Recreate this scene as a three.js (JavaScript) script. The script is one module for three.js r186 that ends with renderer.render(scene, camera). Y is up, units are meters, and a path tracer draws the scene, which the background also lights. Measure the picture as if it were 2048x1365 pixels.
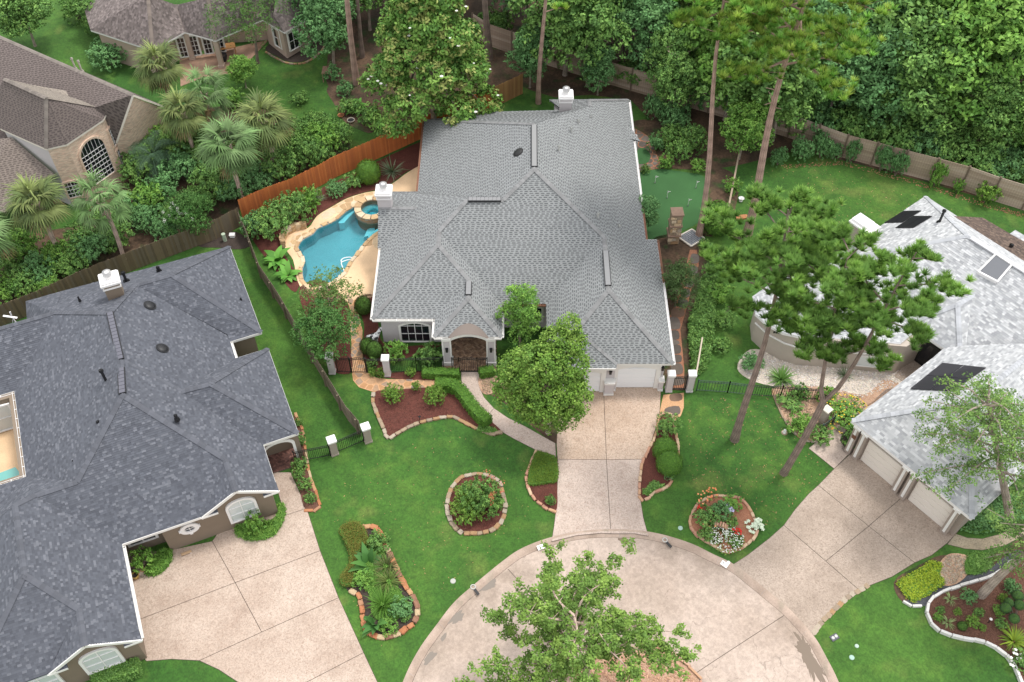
import * as THREE from 'three';
import { mergeGeometries } from 'three/addons/utils/BufferGeometryUtils.js';
import { RoundedBoxGeometry } from 'three/addons/geometries/RoundedBoxGeometry.js';

// ---------- camera, sky, sun, exposure ----------
const renderer = new THREE.WebGLRenderer({ antialias: true });
renderer.toneMapping = THREE.LinearToneMapping;
renderer.toneMappingExposure = 1.72;
renderer.shadowMap.enabled = true;
const scene = new THREE.Scene();
const FOCAL = 2000, TILT = 50 * Math.PI / 180, CAM_H = 55, CAM_D = CAM_H / Math.tan(TILT);
const camera = new THREE.PerspectiveCamera(2 * Math.atan(682.5 / FOCAL) * 180 / Math.PI, 2048 / 1365, 1, 2000);
camera.position.set(0, CAM_H, CAM_D);
camera.lookAt(0, 0, 0);
{ // an even bright overcast: a little brighter overhead than near the horizon
  const w = 64, h = 32, d = new Float32Array(w * h * 4);
  for (let j = 0; j < h; j++) for (let i = 0; i < w; i++) {
    const el = ((j + .5) / h - .5) * Math.PI, s = Math.max(0, Math.sin(el)), L = el < 0 ? .3 : .62 + .36 * s, k = (j * w + i) * 4;
    d[k] = L * .985; d[k + 1] = L; d[k + 2] = L * 1.03; d[k + 3] = 1;
  }
  const t = new THREE.DataTexture(d, w, h, THREE.RGBAFormat, THREE.FloatType);
  t.mapping = THREE.EquirectangularReflectionMapping; t.magFilter = THREE.LinearFilter; t.wrapS = THREE.RepeatWrapping; t.needsUpdate = true;
  scene.background = t; scene.environment = t;
}
const sun = new THREE.DirectionalLight(new THREE.Color(1, .965, .9), 1.5);
sun.position.set(28, 80, -26); sun.target.position.set(0, 0, -6);
sun.castShadow = true; sun.shadow.radius = 24; sun.shadow.mapSize.set(2048, 2048);
Object.assign(sun.shadow.camera, { left: -70, right: 70, top: 70, bottom: -70, near: 1, far: 220 });
scene.add(sun, sun.target);

// ---------- helpers ----------
let seed = 12345;
const rnd = () => { seed |= 0; seed = seed + 0x6D2B79F5 | 0; let t = Math.imul(seed ^ seed >>> 15, 1 | seed); t = t + Math.imul(t ^ t >>> 7, 61 | t) ^ t; return ((t ^ t >>> 14) >>> 0) / 4294967296; };
const reseed = (n) => { seed = n * 7919 + 17; };
const rr = (a, b) => a + (b - a) * rnd();
const gauss = () => (rnd() + rnd() + rnd() + rnd() - 2) * .9;
const pick = (a) => a[Math.floor(rnd() * a.length)];
const V3 = (x, y, z) => new THREE.Vector3(x, y, z);
const clamp = (x, a = 0, b = 1) => Math.min(b, Math.max(a, x));
const lerp = (a, b, t) => a + (b - a) * t;
const SN = Math.sin(TILT), CN = Math.cos(TILT);
// surveyed point: where the sight line of an aerial-photo coordinate meets the level h
function at(px, py, h = 0) {
  const dx = (px - 1024) / FOCAL, dy = (py - 682.5) / FOCAL, t = (CAM_H - h) / (SN + dy * CN);
  return V3(t * dx, h, CAM_D + t * (-CN + dy * SN));
}
const plan = (pts, h = 0) => pts.map(([x, y]) => { const p = at(x, y, h); return [p.x, p.z]; });
// height at which the vertical over ground point p is seen at photo row py
function heightAt(p, py) { const q = (py - 682.5) / FOCAL; // (y-H, z-D)
  const dz = p.z - CAM_D; // d = -(y-H)C + dz S ; z = -(y-H)S - dz C ; d = q z
  const v = dz * (SN + q * CN) / (CN - q * SN); return CAM_H + v; }
const used = new Map();
function numbered(n) { const k = used.get(n) ?? 0; used.set(n, k + 1); return k ? n + '_' + String(k).padStart(3, '0') : n; }
function tag(o, label, category, group, kind) { if (label) o.userData.label = label; if (category) o.userData.category = category; if (group) o.userData.group = group; if (kind) o.userData.kind = kind; return o; }
function shade(m) { m.castShadow = m.receiveShadow = true; return m; }
function mesh(name, geo, mat, parent, kind) { const m = shade(new THREE.Mesh(geo, mat)); m.name = parent ? name : numbered(name); (parent || scene).add(m); if (kind) m.userData.kind = kind; return m; }
function thing(name, label, category, pos = [0, 0, 0], turn = 0, group) { const g = new THREE.Group(); g.name = numbered(name); g.position.set(...pos); g.rotation.y = turn; scene.add(g); return tag(g, label, category, group); }
function copyOf(src, name, label, pos, turn = 0, scale = 1, group, category) {
  const c = src.clone(); c.name = numbered(name); c.userData = { ...src.userData }; c.position.set(...pos); c.rotation.y = turn; if (Array.isArray(scale)) c.scale.set(...scale); else c.scale.setScalar(scale);
  scene.add(c); c.visible = true; return tag(c, label, category, group);
}
function rgb(r, g, b) { return new THREE.Color().setRGB(r, g, b); }
const hex = (h) => new THREE.Color(h);
function mat(color, o = {}) { return new THREE.MeshStandardMaterial({ color: Array.isArray(color) ? rgb(...color) : hex(color), roughness: .85, metalness: 0, ...o }); }
// --- noise
function hash2(x, y, s) { let h = Math.imul(x, 374761393) + Math.imul(y, 668265263) + Math.imul(s, 1442695041) | 0; h = Math.imul(h ^ h >>> 13, 1274126177); h ^= h >>> 16; return (h >>> 0) / 4294967296; }
function vn(x, y, per, s) { const xi = Math.floor(x), yi = Math.floor(y), fx = x - xi, fy = y - yi, u = fx * fx * (3 - 2 * fx), v = fy * fy * (3 - 2 * fy), m = (a) => ((a % per) + per) % per;
  const a = hash2(m(xi), m(yi), s), b = hash2(m(xi + 1), m(yi), s), c = hash2(m(xi), m(yi + 1), s), d = hash2(m(xi + 1), m(yi + 1), s);
  return a + (b - a) * u + (c - a) * v + (a - b - c + d) * u * v; }
function fbm(x, y, per, s, oct = 4) { let f = 0, a = .5, n = 0; for (let i = 0; i < oct; i++) { f += a * vn(x, y, per, s + i * 31); n += a; x *= 2; y *= 2; per *= 2; a *= .5; } return f / n; }
const enc = (c) => { c = clamp(c); return Math.round(255 * (c <= .0031308 ? 12.92 * c : 1.055 * Math.pow(c, 1 / 2.4) - .055)); };
function tex(size, fn, srgb = true, sizeY = size) { // fn(u,v) -> linear rgb (or a grey number)
  const d = new Uint8Array(size * sizeY * 4);
  for (let j = 0; j < sizeY; j++) for (let i = 0; i < size; i++) { const c = fn((i + .5) / size, (j + .5) / sizeY, i, j), k = (j * size + i) * 4, a = typeof c === 'number' ? [c, c, c] : c;
    for (let q = 0; q < 3; q++) d[k + q] = srgb ? enc(a[q]) : Math.round(clamp(a[q]) * 255); d[k + 3] = 255; }
  const t = new THREE.DataTexture(d, size, sizeY); t.magFilter = THREE.LinearFilter; t.minFilter = THREE.LinearMipmapLinearFilter; t.generateMipmaps = true; t.wrapS = t.wrapT = THREE.RepeatWrapping;
  if (srgb) t.colorSpace = THREE.SRGBColorSpace; t.needsUpdate = true; return t;
}
const rep = (t, x, y = x) => { const c = t.clone(); c.repeat.set(x, y); c.needsUpdate = true; return c; };
const mixc = (a, b, t) => [lerp(a[0], b[0], t), lerp(a[1], b[1], t), lerp(a[2], b[2], t)];
const mulc = (a, k) => [a[0] * k, a[1] * k, a[2] * k];

// --- mesh builder: quads, boxes, tubes, leaves, with vertex colours and metre uv
class MB {
  constructor(colored = false) { this.p = []; this.n = []; this.c = colored ? [] : null; this.t = []; this.i = []; }
  v(x, y, z, nx, ny, nz, u = 0, w = 0, c) { this.p.push(x, y, z); this.n.push(nx, ny, nz); this.t.push(u, w); if (this.c) this.c.push(c[0], c[1], c[2]); return this.p.length / 3 - 1; }
  poly(pts, c, uvf) { // planar fan, flat normal
    const a = pts[0], b = pts[1], d = pts[pts.length - 1]; let nx = 0, ny = 0, nz = 0;
    for (let i = 0; i < pts.length; i++) { const p = pts[i], q = pts[(i + 1) % pts.length]; nx += (p.y - q.y) * (p.z + q.z); ny += (p.z - q.z) * (p.x + q.x); nz += (p.x - q.x) * (p.y + q.y); }
    const l = Math.hypot(nx, ny, nz) || 1; nx /= l; ny /= l; nz /= l;
    const ids = pts.map((p) => { const uv = uvf ? uvf(p) : Math.abs(ny) > .5 ? [p.x, p.z] : Math.abs(nx) > Math.abs(nz) ? [p.z, p.y] : [p.x, p.y]; return this.v(p.x, p.y, p.z, nx, ny, nz, uv[0], uv[1], c); });
    for (let i = 1; i < ids.length - 1; i++) this.i.push(ids[0], ids[i], ids[i + 1]);
    return this;
  }
  quad(a, b, c, d, col) { return this.poly([a, b, c, d], col); }
  box(cx, cy, cz, sx, sy, sz, col, turn = 0) { // centre, size
    const x = sx / 2, y = sy / 2, z = sz / 2, co = Math.cos(turn), si = Math.sin(turn), P = (a, b, c) => V3(cx + a * co + c * si, cy + b, cz - a * si + c * co);
    const A = P(-x, -y, -z), B = P(x, -y, -z), C = P(x, -y, z), D = P(-x, -y, z), E = P(-x, y, -z), F = P(x, y, -z), G = P(x, y, z), H = P(-x, y, z);
    this.quad(H, G, F, E, col); this.quad(A, B, C, D, col); this.quad(D, C, G, H, col); this.quad(B, A, E, F, col); this.quad(C, B, F, G, col); this.quad(A, D, H, E, col); return this;
  }
  bar(p, q, w, h, col, up) { // box from p to q
    const d = q.clone().sub(p), L = d.length(); d.divideScalar(L || 1); let u = up ? up.clone() : Math.abs(d.y) > .95 ? V3(1, 0, 0) : V3(0, 1, 0); const s = d.clone().cross(u).normalize(); u = s.clone().cross(d).normalize();
    const P = (o, a, b) => o.clone().addScaledVector(s, a * w / 2).addScaledVector(u, b * h / 2);
    const A = P(p, -1, -1), B = P(p, 1, -1), C = P(p, 1, 1), D = P(p, -1, 1), E = P(q, -1, -1), F = P(q, 1, -1), G = P(q, 1, 1), H = P(q, -1, 1);
    this.quad(A, D, C, B, col); this.quad(E, F, G, H, col); this.quad(D, H, G, C, col); this.quad(A, B, F, E, col); this.quad(B, C, G, F, col); this.quad(A, E, H, D, col); return this;
  }
  tube(pts, radii, seg = 7, col, cap = true) { // tapered tube along points
    const n = pts.length; let s = null, base = []; let run = 0;
    for (let k = 0; k < n; k++) {
      const a = pts[Math.max(0, k - 1)], b = pts[Math.min(n - 1, k + 1)], d = b.clone().sub(a).normalize(); if (k) run += pts[k].distanceTo(pts[k - 1]);
      if (!s) { s = Math.abs(d.y) > .9 ? V3(1, 0, 0) : V3(0, 1, 0); } s = s.clone().addScaledVector(d, -s.dot(d)).normalize(); const u = d.clone().cross(s), ring = [];
      for (let j = 0; j <= seg; j++) { const g = j / seg * Math.PI * 2, cx = Math.cos(g), sx = Math.sin(g), nx = s.x * cx + u.x * sx, ny = s.y * cx + u.y * sx, nz = s.z * cx + u.z * sx, r = radii[k];
        ring.push(this.v(pts[k].x + nx * r, pts[k].y + ny * r, pts[k].z + nz * r, nx, ny, nz, j / seg * Math.max(.3, r * 6.28), run, col)); }
      base.push(ring);
    }
    for (let k = 0; k < n - 1; k++) for (let j = 0; j < seg; j++) { const a = base[k][j], b = base[k][j + 1], c = base[k + 1][j + 1], d = base[k + 1][j]; this.i.push(a, b, c, a, c, d); }
    if (cap) { const e = base[n - 1], p = pts[n - 1], d = pts[n - 1].clone().sub(pts[n - 2]).normalize(), m = this.v(p.x, p.y, p.z, d.x, d.y, d.z, 0, 0, col); for (let j = 0; j < seg; j++) this.i.push(m, e[j], e[j + 1]); }
    return this;
  }
  leaf(c, n, d, L, w, col, fold = .18) { // folded rhomb; n normal, d axis
    const sx = n.y * d.z - n.z * d.y, sy = n.z * d.x - n.x * d.z, sz = n.x * d.y - n.y * d.x, h = L / 2, q = w / 2, f = fold * w;
    const a = this.v(c.x - d.x * h, c.y - d.y * h, c.z - d.z * h, n.x, n.y, n.z, 0, 0, col), b = this.v(c.x + sx * q + n.x * f, c.y + sy * q + n.y * f, c.z + sz * q + n.z * f, n.x, n.y, n.z, 1, 0, col),
      t = this.v(c.x + d.x * h, c.y + d.y * h, c.z + d.z * h, n.x, n.y, n.z, 1, 1, col), e = this.v(c.x - sx * q + n.x * f, c.y - sy * q + n.y * f, c.z - sz * q + n.z * f, n.x, n.y, n.z, 0, 1, col);
    this.i.push(a, t, b, a, e, t);
  }
  blade(p, d, L, w, droop, col, seg = 3) { // strap leaf starting at p along d, bending down
    const s = V3(-d.z, 0, d.x); if (s.lengthSq() < 1e-4) s.set(1, 0, 0); s.normalize(); let q = p.clone(), dir = d.clone(), pa = -1, pb = -1;
    for (let k = 0; k <= seg; k++) { const t = k / seg, ww = w * (k === 0 ? .5 : Math.sin(Math.PI * Math.min(.98, .25 + .75 * t)) + .04) / 2, n = s.clone().cross(dir).normalize(); if (n.y < 0) n.negate();
      const a = this.v(q.x + s.x * ww, q.y + s.y * ww, q.z + s.z * ww, n.x, n.y, n.z, 0, t, col), b = this.v(q.x - s.x * ww, q.y - s.y * ww, q.z - s.z * ww, n.x, n.y, n.z, 1, t, col), fl = s.clone().cross(dir).dot(n) < 0;
      if (k) { if (fl) this.i.push(pa, b, a, pa, pb, b); else this.i.push(pa, a, b, pa, b, pb); } pa = a; pb = b; q = q.clone().addScaledVector(dir, L / seg); dir = dir.clone(); dir.y -= droop / seg; dir.normalize(); }
  }
  add(geo, m) { const g = m ? geo.clone().applyMatrix4(m) : geo, p = g.attributes.position, n = g.attributes.normal, t = g.attributes.uv, o = this.p.length / 3; for (let k = 0; k < p.count; k++) this.v(p.getX(k), p.getY(k), p.getZ(k), n.getX(k), n.getY(k), n.getZ(k), t ? t.getX(k) : 0, t ? t.getY(k) : 0, m && m.col || [1, 1, 1]);
    if (g.index) for (let k = 0; k < g.index.count; k++) this.i.push(o + g.index.getX(k)); else for (let k = 0; k < p.count; k++) this.i.push(o + k); return this; }
  geo() { const g = new THREE.BufferGeometry(); g.setAttribute('position', new THREE.Float32BufferAttribute(this.p, 3)); g.setAttribute('normal', new THREE.Float32BufferAttribute(this.n, 3)); g.setAttribute('uv', new THREE.Float32BufferAttribute(this.t, 2)); if (this.c) g.setAttribute('color', new THREE.Float32BufferAttribute(this.c, 3)); g.setIndex(this.i); return g; }
  build(name, material, parent, kind) { return mesh(name, this.geo(), material, parent, kind); }
}
// --- plan polygons ([x,z] lists)
function area2(p) { let a = 0; for (let i = 0; i < p.length; i++) { const q = p[(i + 1) % p.length]; a += p[i][0] * q[1] - q[0] * p[i][1]; } return a / 2; }
function smooth(pts, closed = true, per = 5) { const c = new THREE.CatmullRomCurve3(pts.map(([x, z]) => V3(x, 0, z)), closed, 'centripetal'); return c.getPoints(pts.length * per).slice(0, closed ? -1 : undefined).map((p) => [p.x, p.z]); }
function inset(p, d) { const s = area2(p) > 0 ? 1 : -1, n = p.length; return p.map((b, i) => { const a = p[(i + n - 1) % n], c = p[(i + 1) % n]; let ux = b[0] - a[0], uz = b[1] - a[1], l = Math.hypot(ux, uz) || 1; ux /= l; uz /= l; let vx = c[0] - b[0], vz = c[1] - b[1]; l = Math.hypot(vx, vz) || 1; vx /= l; vz /= l;
  const n1 = [-uz * s, ux * s], n2 = [-vz * s, vx * s]; let mx = n1[0] + n2[0], mz = n1[1] + n2[1]; const k = Math.max(.35, (mx * mx + mz * mz) / 2); return [b[0] + mx / k * d, b[1] + mz / k * d]; }); }
function inPoly(x, z, p) { let r = false; for (let i = 0, j = p.length - 1; i < p.length; j = i++) if ((p[i][1] > z) !== (p[j][1] > z) && x < (p[j][0] - p[i][0]) * (z - p[i][1]) / (p[j][1] - p[i][1]) + p[i][0]) r = !r; return r; }
function slabGeo(poly, top, bottom, holes = [], uvs = 1) { // flat prism: top face and sides
  const b = new MB(), P = poly.map(([x, z]) => new THREE.Vector2(x, z)), Hs = holes.map((h) => h.map(([x, z]) => new THREE.Vector2(x, z)));
  const all = P.concat(...Hs), tri = THREE.ShapeUtils.triangulateShape(P, Hs), ids = all.map((p) => b.v(p.x, top, p.y, 0, 1, 0, p.x * uvs, p.y * uvs));
  for (const [i, j, k] of tri) { const A = all[i], B = all[j], C = all[k], cr = (B.x - A.x) * (C.y - A.y) - (B.y - A.y) * (C.x - A.x); if (cr > 0) b.i.push(ids[i], ids[k], ids[j]); else b.i.push(ids[i], ids[j], ids[k]); }
  if (bottom !== undefined && bottom < top) for (const ring of [poly, ...holes]) { const r = area2(ring) > 0 ? ring : ring.slice().reverse(), hole = ring !== poly, n = r.length;
    for (let k = 0; k < n; k++) { const p = r[k], q = r[(k + 1) % n], A = V3(p[0], bottom, p[1]), B = V3(q[0], bottom, q[1]), C = V3(q[0], top, q[1]), D = V3(p[0], top, p[1]); if (hole) b.quad(A, B, C, D); else b.quad(B, A, D, C); } }
  return b.geo();
}
function slab(name, poly, top, bottom, material, parent, kind, holes) { return mesh(name, slabGeo(poly, top, bottom, holes), material, parent, kind); }
function along(pts, step, closed) { // points and headings at even steps along a polyline
  const P = closed ? [...pts, pts[0]] : pts, out = []; let need = step / 2; for (let i = 0; i < P.length - 1; i++) { const [x, z] = P[i], [X, Z] = P[i + 1], L = Math.hypot(X - x, Z - z); let t = need; while (t < L) { out.push([x + (X - x) * t / L, z + (Z - z) * t / L, Math.atan2(-(Z - z), X - x)]); t += step; } need = t - L; } return out; }
const polyLen = (p) => { let l = 0; for (let i = 0; i < p.length - 1; i++) l += Math.hypot(p[i + 1][0] - p[i][0], p[i + 1][1] - p[i][1]); return l; };
// ---------- surface textures (material grain only) ----------
const grassTex = tex(2048, (u, v) => { // 120 m tile
  const x = u * 120, z = v * 120;
  const big = fbm(u * 16, v * 16, 16, 3, 4), mid = fbm(u * 120, v * 120, 120, 7, 3), fine = fbm(u * 700, v * 700, 700, 11, 2), sp = hash2(Math.floor(u * 2048), Math.floor(v * 2048), 5);
  const band = .5 + .5 * Math.sin((x * .76 - z * .65) * 3.2 + .8 * fbm(u * 40, v * 40, 40, 19, 2) * 4);
  let c = mixc([.030, .098, .011], [.058, .142, .018], clamp((big - .3) * 1.9));
  c = mixc(c, [.082, .165, .022], clamp((mid - .50) * 1.9)); c = mixc(c, [.125, .175, .036], clamp((fbm(u * 60, v * 60, 60, 23, 3) - .66) * 3.4));
  return mulc(c, .97 * (.78 + .44 * fine) * (.74 + .52 * sp) * (.94 + .12 * band));
});
const aggTex = (a, b, dark, s) => tex(1024, (u, v) => { // 10 m tile of exposed aggregate
  const grain = vn(u * 200, v * 200, 200, s), g2 = hash2(Math.floor(u * 512), Math.floor(v * 512), s + 3), blot = fbm(u * 6, v * 6, 6, s + 5, 4), st = fbm(u * 14, v * 14, 14, s + 9, 3);
  let c = mixc(a, b, clamp((blot - .3) * 2)); c = mixc(c, dark, clamp((st - .56) * 1.3) * .8); c = mixc(c, dark, clamp((grain - .58) * 1.6)); return mulc(c, (.86 + .26 * vn(u * 150, v * 150, 150, s + 13)) * (.86 + .28 * g2));
});
const streetTex = tex(1024, (u, v) => { const b = fbm(u * 7, v * 7, 7, 71, 5), f = fbm(u * 120, v * 120, 120, 73, 2), st = fbm(u * 11, v * 3, 11, 77, 4), h = hash2(Math.floor(u * 1024), Math.floor(v * 1024), 79);
  let c = mixc([.37, .295, .245], [.50, .405, .345], clamp((b - .25) * 2)); c = mixc(c, [.30, .275, .22], clamp((st - .58) * 3)); const crk = Math.abs(fbm(u * 9, v * 9, 9, 83, 5) - .5); if (crk < .0016) c = mulc(c, .8); return mulc(c, (.86 + .28 * f) * (.93 + .14 * h)); });
const mulchTex = (a, b, s) => tex(512, (u, v) => { const g = vn(u * 90, v * 60, 30, s), h = hash2(Math.floor(u * 256), Math.floor(v * 256), s), f = fbm(u * 8, v * 8, 8, s + 2, 3); return mulc(mixc(a, b, clamp(g * .8 + f * .5 - .2)), .6 + .8 * h); });
const barkTex = tex(256, (u, v) => { const r = fbm(u * 10, v * 4, 2, 91, 4), c = vn(u * 14, v * 8, 2, 93); return mulc([.19, .142, .118], .22 + 1.15 * r + .5 * clamp((c - .42) * 5)); });
const stuccoTex = tex(256, (u, v) => { const h = hash2(Math.floor(u * 256), Math.floor(v * 256), 95), f = fbm(u * 5, v * 5, 5, 97, 3); return .9 + .08 * f + .05 * h; });
const stoneTex = tex(256, (u, v) => { const f = fbm(u * 5, v * 5, 5, 101, 4), h = hash2(Math.floor(u * 128), Math.floor(v * 128), 103); return .72 + .4 * f + .12 * (h - .5); });
const woodTex = tex(256, (u, v) => { const g = fbm(u * 24, v * 2, 2, 111, 3), s = fbm(u * 5, v * 3, 1, 113, 3); return .66 + .38 * g + .28 * s - .1; });
const brickTex = tex(512, (u, v) => { // small far-away face bricks, 2.4 m tile
  const row = Math.floor(v * 32), off = (row % 2) * .5, uu = u * 10 + off, bx = Math.floor(uu), fx = uu - bx, fy = v * 32 - row, h = hash2(bx % 10, row, 121), k = hash2(bx % 10, row, 127);
  if (fx < .05 || fy < .14) return [.62, .53, .43]; return mulc(mixc([.74, .58, .45], [.64, .44, .33], h), .8 + .35 * k); });
const litterTex = tex(1024, (u, v) => { const b = fbm(u * 20, v * 20, 20, 131, 4), g = fbm(u * 200, v * 200, 200, 133, 2), h = hash2(Math.floor(u * 1024), Math.floor(v * 1024), 137); let c = mixc([.055, .036, .022], [.13, .078, .048], clamp((b - .3) * 2)); c = mixc(c, [.035, .06, .016], clamp((fbm(u * 30, v * 30, 30, 139, 3) - .55) * 4)); return mulc(c, (.6 + .8 * g) * (.8 + .4 * h)); });
const M = {
  grass: new THREE.MeshStandardMaterial({ map: rep(grassTex, 1 / 120), roughness: .95 }),
  litter: new THREE.MeshStandardMaterial({ map: rep(litterTex, 1 / 24), roughness: 1 }),
  driveTan: new THREE.MeshStandardMaterial({ map: rep(aggTex([.45, .335, .255], [.535, .41, .325], [.27, .17, .11], 201), .1), roughness: .95 }),
  drivePale: new THREE.MeshStandardMaterial({ map: rep(aggTex([.47, .375, .32], [.54, .44, .38], [.30, .21, .165], 211), .1), roughness: .95 }),
  drivePink: new THREE.MeshStandardMaterial({ map: rep(aggTex([.42, .325, .262], [.50, .40, .33], [.27, .185, .14], 221), .1), roughness: .95 }),
  driveGrey: new THREE.MeshStandardMaterial({ map: rep(aggTex([.365, .29, .235], [.43, .345, .285], [.21, .155, .12], 231), .1), roughness: .95 }),
  
  kerb: new THREE.MeshStandardMaterial({ map: rep(streetTex, 1 / 5), color: rgb(.93, .88, .84), roughness: .9 }),
  joint: mat([.09, .07, .055], { roughness: 1 }),
  mulch: new THREE.MeshStandardMaterial({ map: rep(mulchTex([.075, .022, .016], [.15, .048, .034], 241), .5), roughness: 1 }),
  mulchBrown: new THREE.MeshStandardMaterial({ map: rep(mulchTex([.085, .038, .026], [.19, .09, .06], 245), .5), roughness: 1 }),
  mulchOrange: new THREE.MeshStandardMaterial({ map: rep(mulchTex([.26, .105, .06], [.44, .21, .125], 247), .5), roughness: 1 }),
  soil: new THREE.MeshStandardMaterial({ map: rep(mulchTex([.028, .020, .016], [.075, .055, .045], 249), .5), roughness: 1 }),
  sandstonePath: new THREE.MeshStandardMaterial({ map: rep(mulchTex([.50, .27, .135], [.62, .38, .22], 251), .4), roughness: 1 }),
  gravelWhite: new THREE.MeshStandardMaterial({ map: rep(mulchTex([.42, .35, .29], [.72, .64, .56], 253), .6), roughness: 1 }),
  gravelTan: new THREE.MeshStandardMaterial({ map: rep(mulchTex([.30, .165, .10], [.62, .43, .31], 255), .5), roughness: 1 }),
  slate: new THREE.MeshStandardMaterial({ map: rep(mulchTex([.05, .052, .06], [.11, .115, .13], 257), .5), roughness: 1 }),
  deck: new THREE.MeshStandardMaterial({ map: rep(stoneTex, .2), color: rgb(.80, .56, .345), roughness: .9 }),
  putting: new THREE.MeshStandardMaterial({ map: rep(tex(512, (u, v) => { const h = hash2(Math.floor(u * 512), Math.floor(v * 512), 261), f = fbm(u * 6, v * 6, 6, 263, 3); return mulc([.040, .118, .036], .72 + .3 * f + .3 * h); }), .1), roughness: .95 }),
  bark: new THREE.MeshStandardMaterial({ map: rep(barkTex, 1.2, .5), roughness: 1 }),
  barkGrey: new THREE.MeshStandardMaterial({ map: rep(barkTex, 1.2, .5), color: rgb(1.6, 1.75, 1.75), roughness: 1 }),
  barkPale: new THREE.MeshStandardMaterial({ map: rep(barkTex, 1, .5), color: rgb(2.3, 2.3, 2.3), roughness: 1 }),
  white: mat([.82, .80, .79], { roughness: .6 }), cream: mat([.72, .66, .58], { roughness: .7 }), trim: mat([.78, .76, .73], { roughness: .65 }),
  stucco: new THREE.MeshStandardMaterial({ map: rep(stuccoTex, .5), color: rgb(.56, .52, .525), roughness: .9 }),
  stuccoBrown: new THREE.MeshStandardMaterial({ map: rep(stuccoTex, .5), color: rgb(.225, .175, .13), roughness: .9 }),
  stuccoTaupe: new THREE.MeshStandardMaterial({ map: rep(stuccoTex, .5), color: rgb(.36, .30, .255), roughness: .9 }),
  stuccoPink: new THREE.MeshStandardMaterial({ map: rep(stuccoTex, .5), color: rgb(.52, .40, .33), roughness: .9 }),
  brick: new THREE.MeshStandardMaterial({ map: rep(brickTex, 1 / 2.4), roughness: .95 }),
  black: mat([.012, .012, .014], { roughness: .45 }), iron: mat([.010, .010, .011], { roughness: .5, metalness: .2 }), ironGreen: mat([.035, .06, .055], { roughness: .6 }),
  glass: new THREE.MeshPhysicalMaterial({ color: rgb(.010, .013, .018), roughness: .06, metalness: 0, clearcoat: .6, clearcoatRoughness: .05 }),
  paleGlass: new THREE.MeshPhysicalMaterial({ color: rgb(.62, .66, .66), roughness: .12, clearcoat: .5 }),
  copper: mat([.30, .145, .09], { roughness: .7 }),
};
M.grass.name = 'lawn grass';
// ---------- shared stone pieces ----------
function rockGeo(sx, sy, sz, s, cuts = 2) { reseed(s); const g = new RoundedBoxGeometry(sx, sy, sz, cuts, Math.min(sx, sy, sz) * .15), p = g.attributes.position; for (let i = 0; i < p.count; i++) { const x = p.getX(i), y = p.getY(i), z = p.getZ(i), q = (a) => (hash2(Math.round((x + 9) * 40), Math.round((z + 9) * 40), a + s * 7) - .5); p.setXYZ(i, x + q(1) * sx * .26, y + (hash2(Math.round((x + 9) * 20), Math.round((z + 9) * 20), s) - .5) * sy * .2, z + q(2) * sz * .3); } g.computeVertexNormals(); return g; }
const stoneGeos = [0, 1, 2, 3].map((k) => rockGeo(1, 1, 1, 40 + k, 2));
const stoneSet = (cols) => cols.map((c) => new THREE.MeshStandardMaterial({ map: rep(stoneTex, 1), color: rgb(...c), roughness: .95 }));
const blockGeo = new RoundedBoxGeometry(1, 1, 1, 1, .06), blockGeos = [blockGeo];
const stonesTan = stoneSet([[.36, .27, .185], [.43, .36, .28], [.31, .24, .175], [.38, .235, .125]]), stonesRed = stoneSet([[.46, .20, .095], [.40, .21, .12], [.50, .29, .15], [.52, .39, .24], [.30, .155, .10], [.43, .17, .08]]), stonesWhite = stoneSet([[.72, .70, .67], [.66, .64, .61], [.76, .74, .72]]),
  stonesPink = stoneSet([[.52, .28, .19], [.58, .36, .25], [.63, .45, .30], [.55, .33, .20]]);
function edging(parent, name, line, closed, len, w, h, mats, y = 0, jig = .12, geos = stoneGeos) { const jit = geos === blockGeos ? .25 : 1;
  for (const [x, z, t] of along(line, len, closed)) { const m = mesh(name, pick(geos), pick(mats), parent); m.scale.set(len * (geos === blockGeos ? .97 : rr(.72, 1.06)), h * (geos === blockGeos ? 1 : rr(.7, 1.2)), w * .8 * rr(1 - jig, 1 + jig)); m.position.set(x + rr(-.02, .02), y + h * .42, z + rr(-.02, .02)); m.rotation.y = t + rr(-.12, .12) * jit + (rnd() < .5 ? Math.PI : 0); }
}
function structure(name, geo, material) { return mesh(name, geo, material, null, 'structure'); }
function group(name, kind = 'structure') { const g = new THREE.Group(); g.name = numbered(name); g.userData.kind = kind; scene.add(g); return g; }

// ---------- street, kerb, ground ----------
const kerbIn = [[852, 1309], [886, 1261], [920, 1217], [958, 1183], [1016, 1135], [1046, 1114], [1094, 1094], [1152, 1080], [1204, 1075], [1269, 1076], [1323, 1085], [1382, 1104], [1416, 1121], [1461, 1143], [1495, 1169], [1529, 1197], [1567, 1229], [1594, 1258], [1618, 1287], [1638, 1323], [1659, 1365]];
const kerbPts = smooth([[-7.6, 36], [-6.9, 30], ...plan([[824, 1365], ...kerbIn], -.1), [18.6, 30], [19.6, 36]], false, 4);
const kerbN = kerbPts.map((p, i) => { const a = kerbPts[Math.max(0, i - 1)], b = kerbPts[Math.min(kerbPts.length - 1, i + 1)], l = Math.hypot(b[0] - a[0], b[1] - a[1]); return [(b[1] - a[1]) / l, -(b[0] - a[0]) / l]; });
const kerbOff = (d) => kerbPts.map((p, i) => [p[0] + kerbN[i][0] * d, p[1] + kerbN[i][1] * d]);
const kerbOut = kerbOff(.46);
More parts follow.
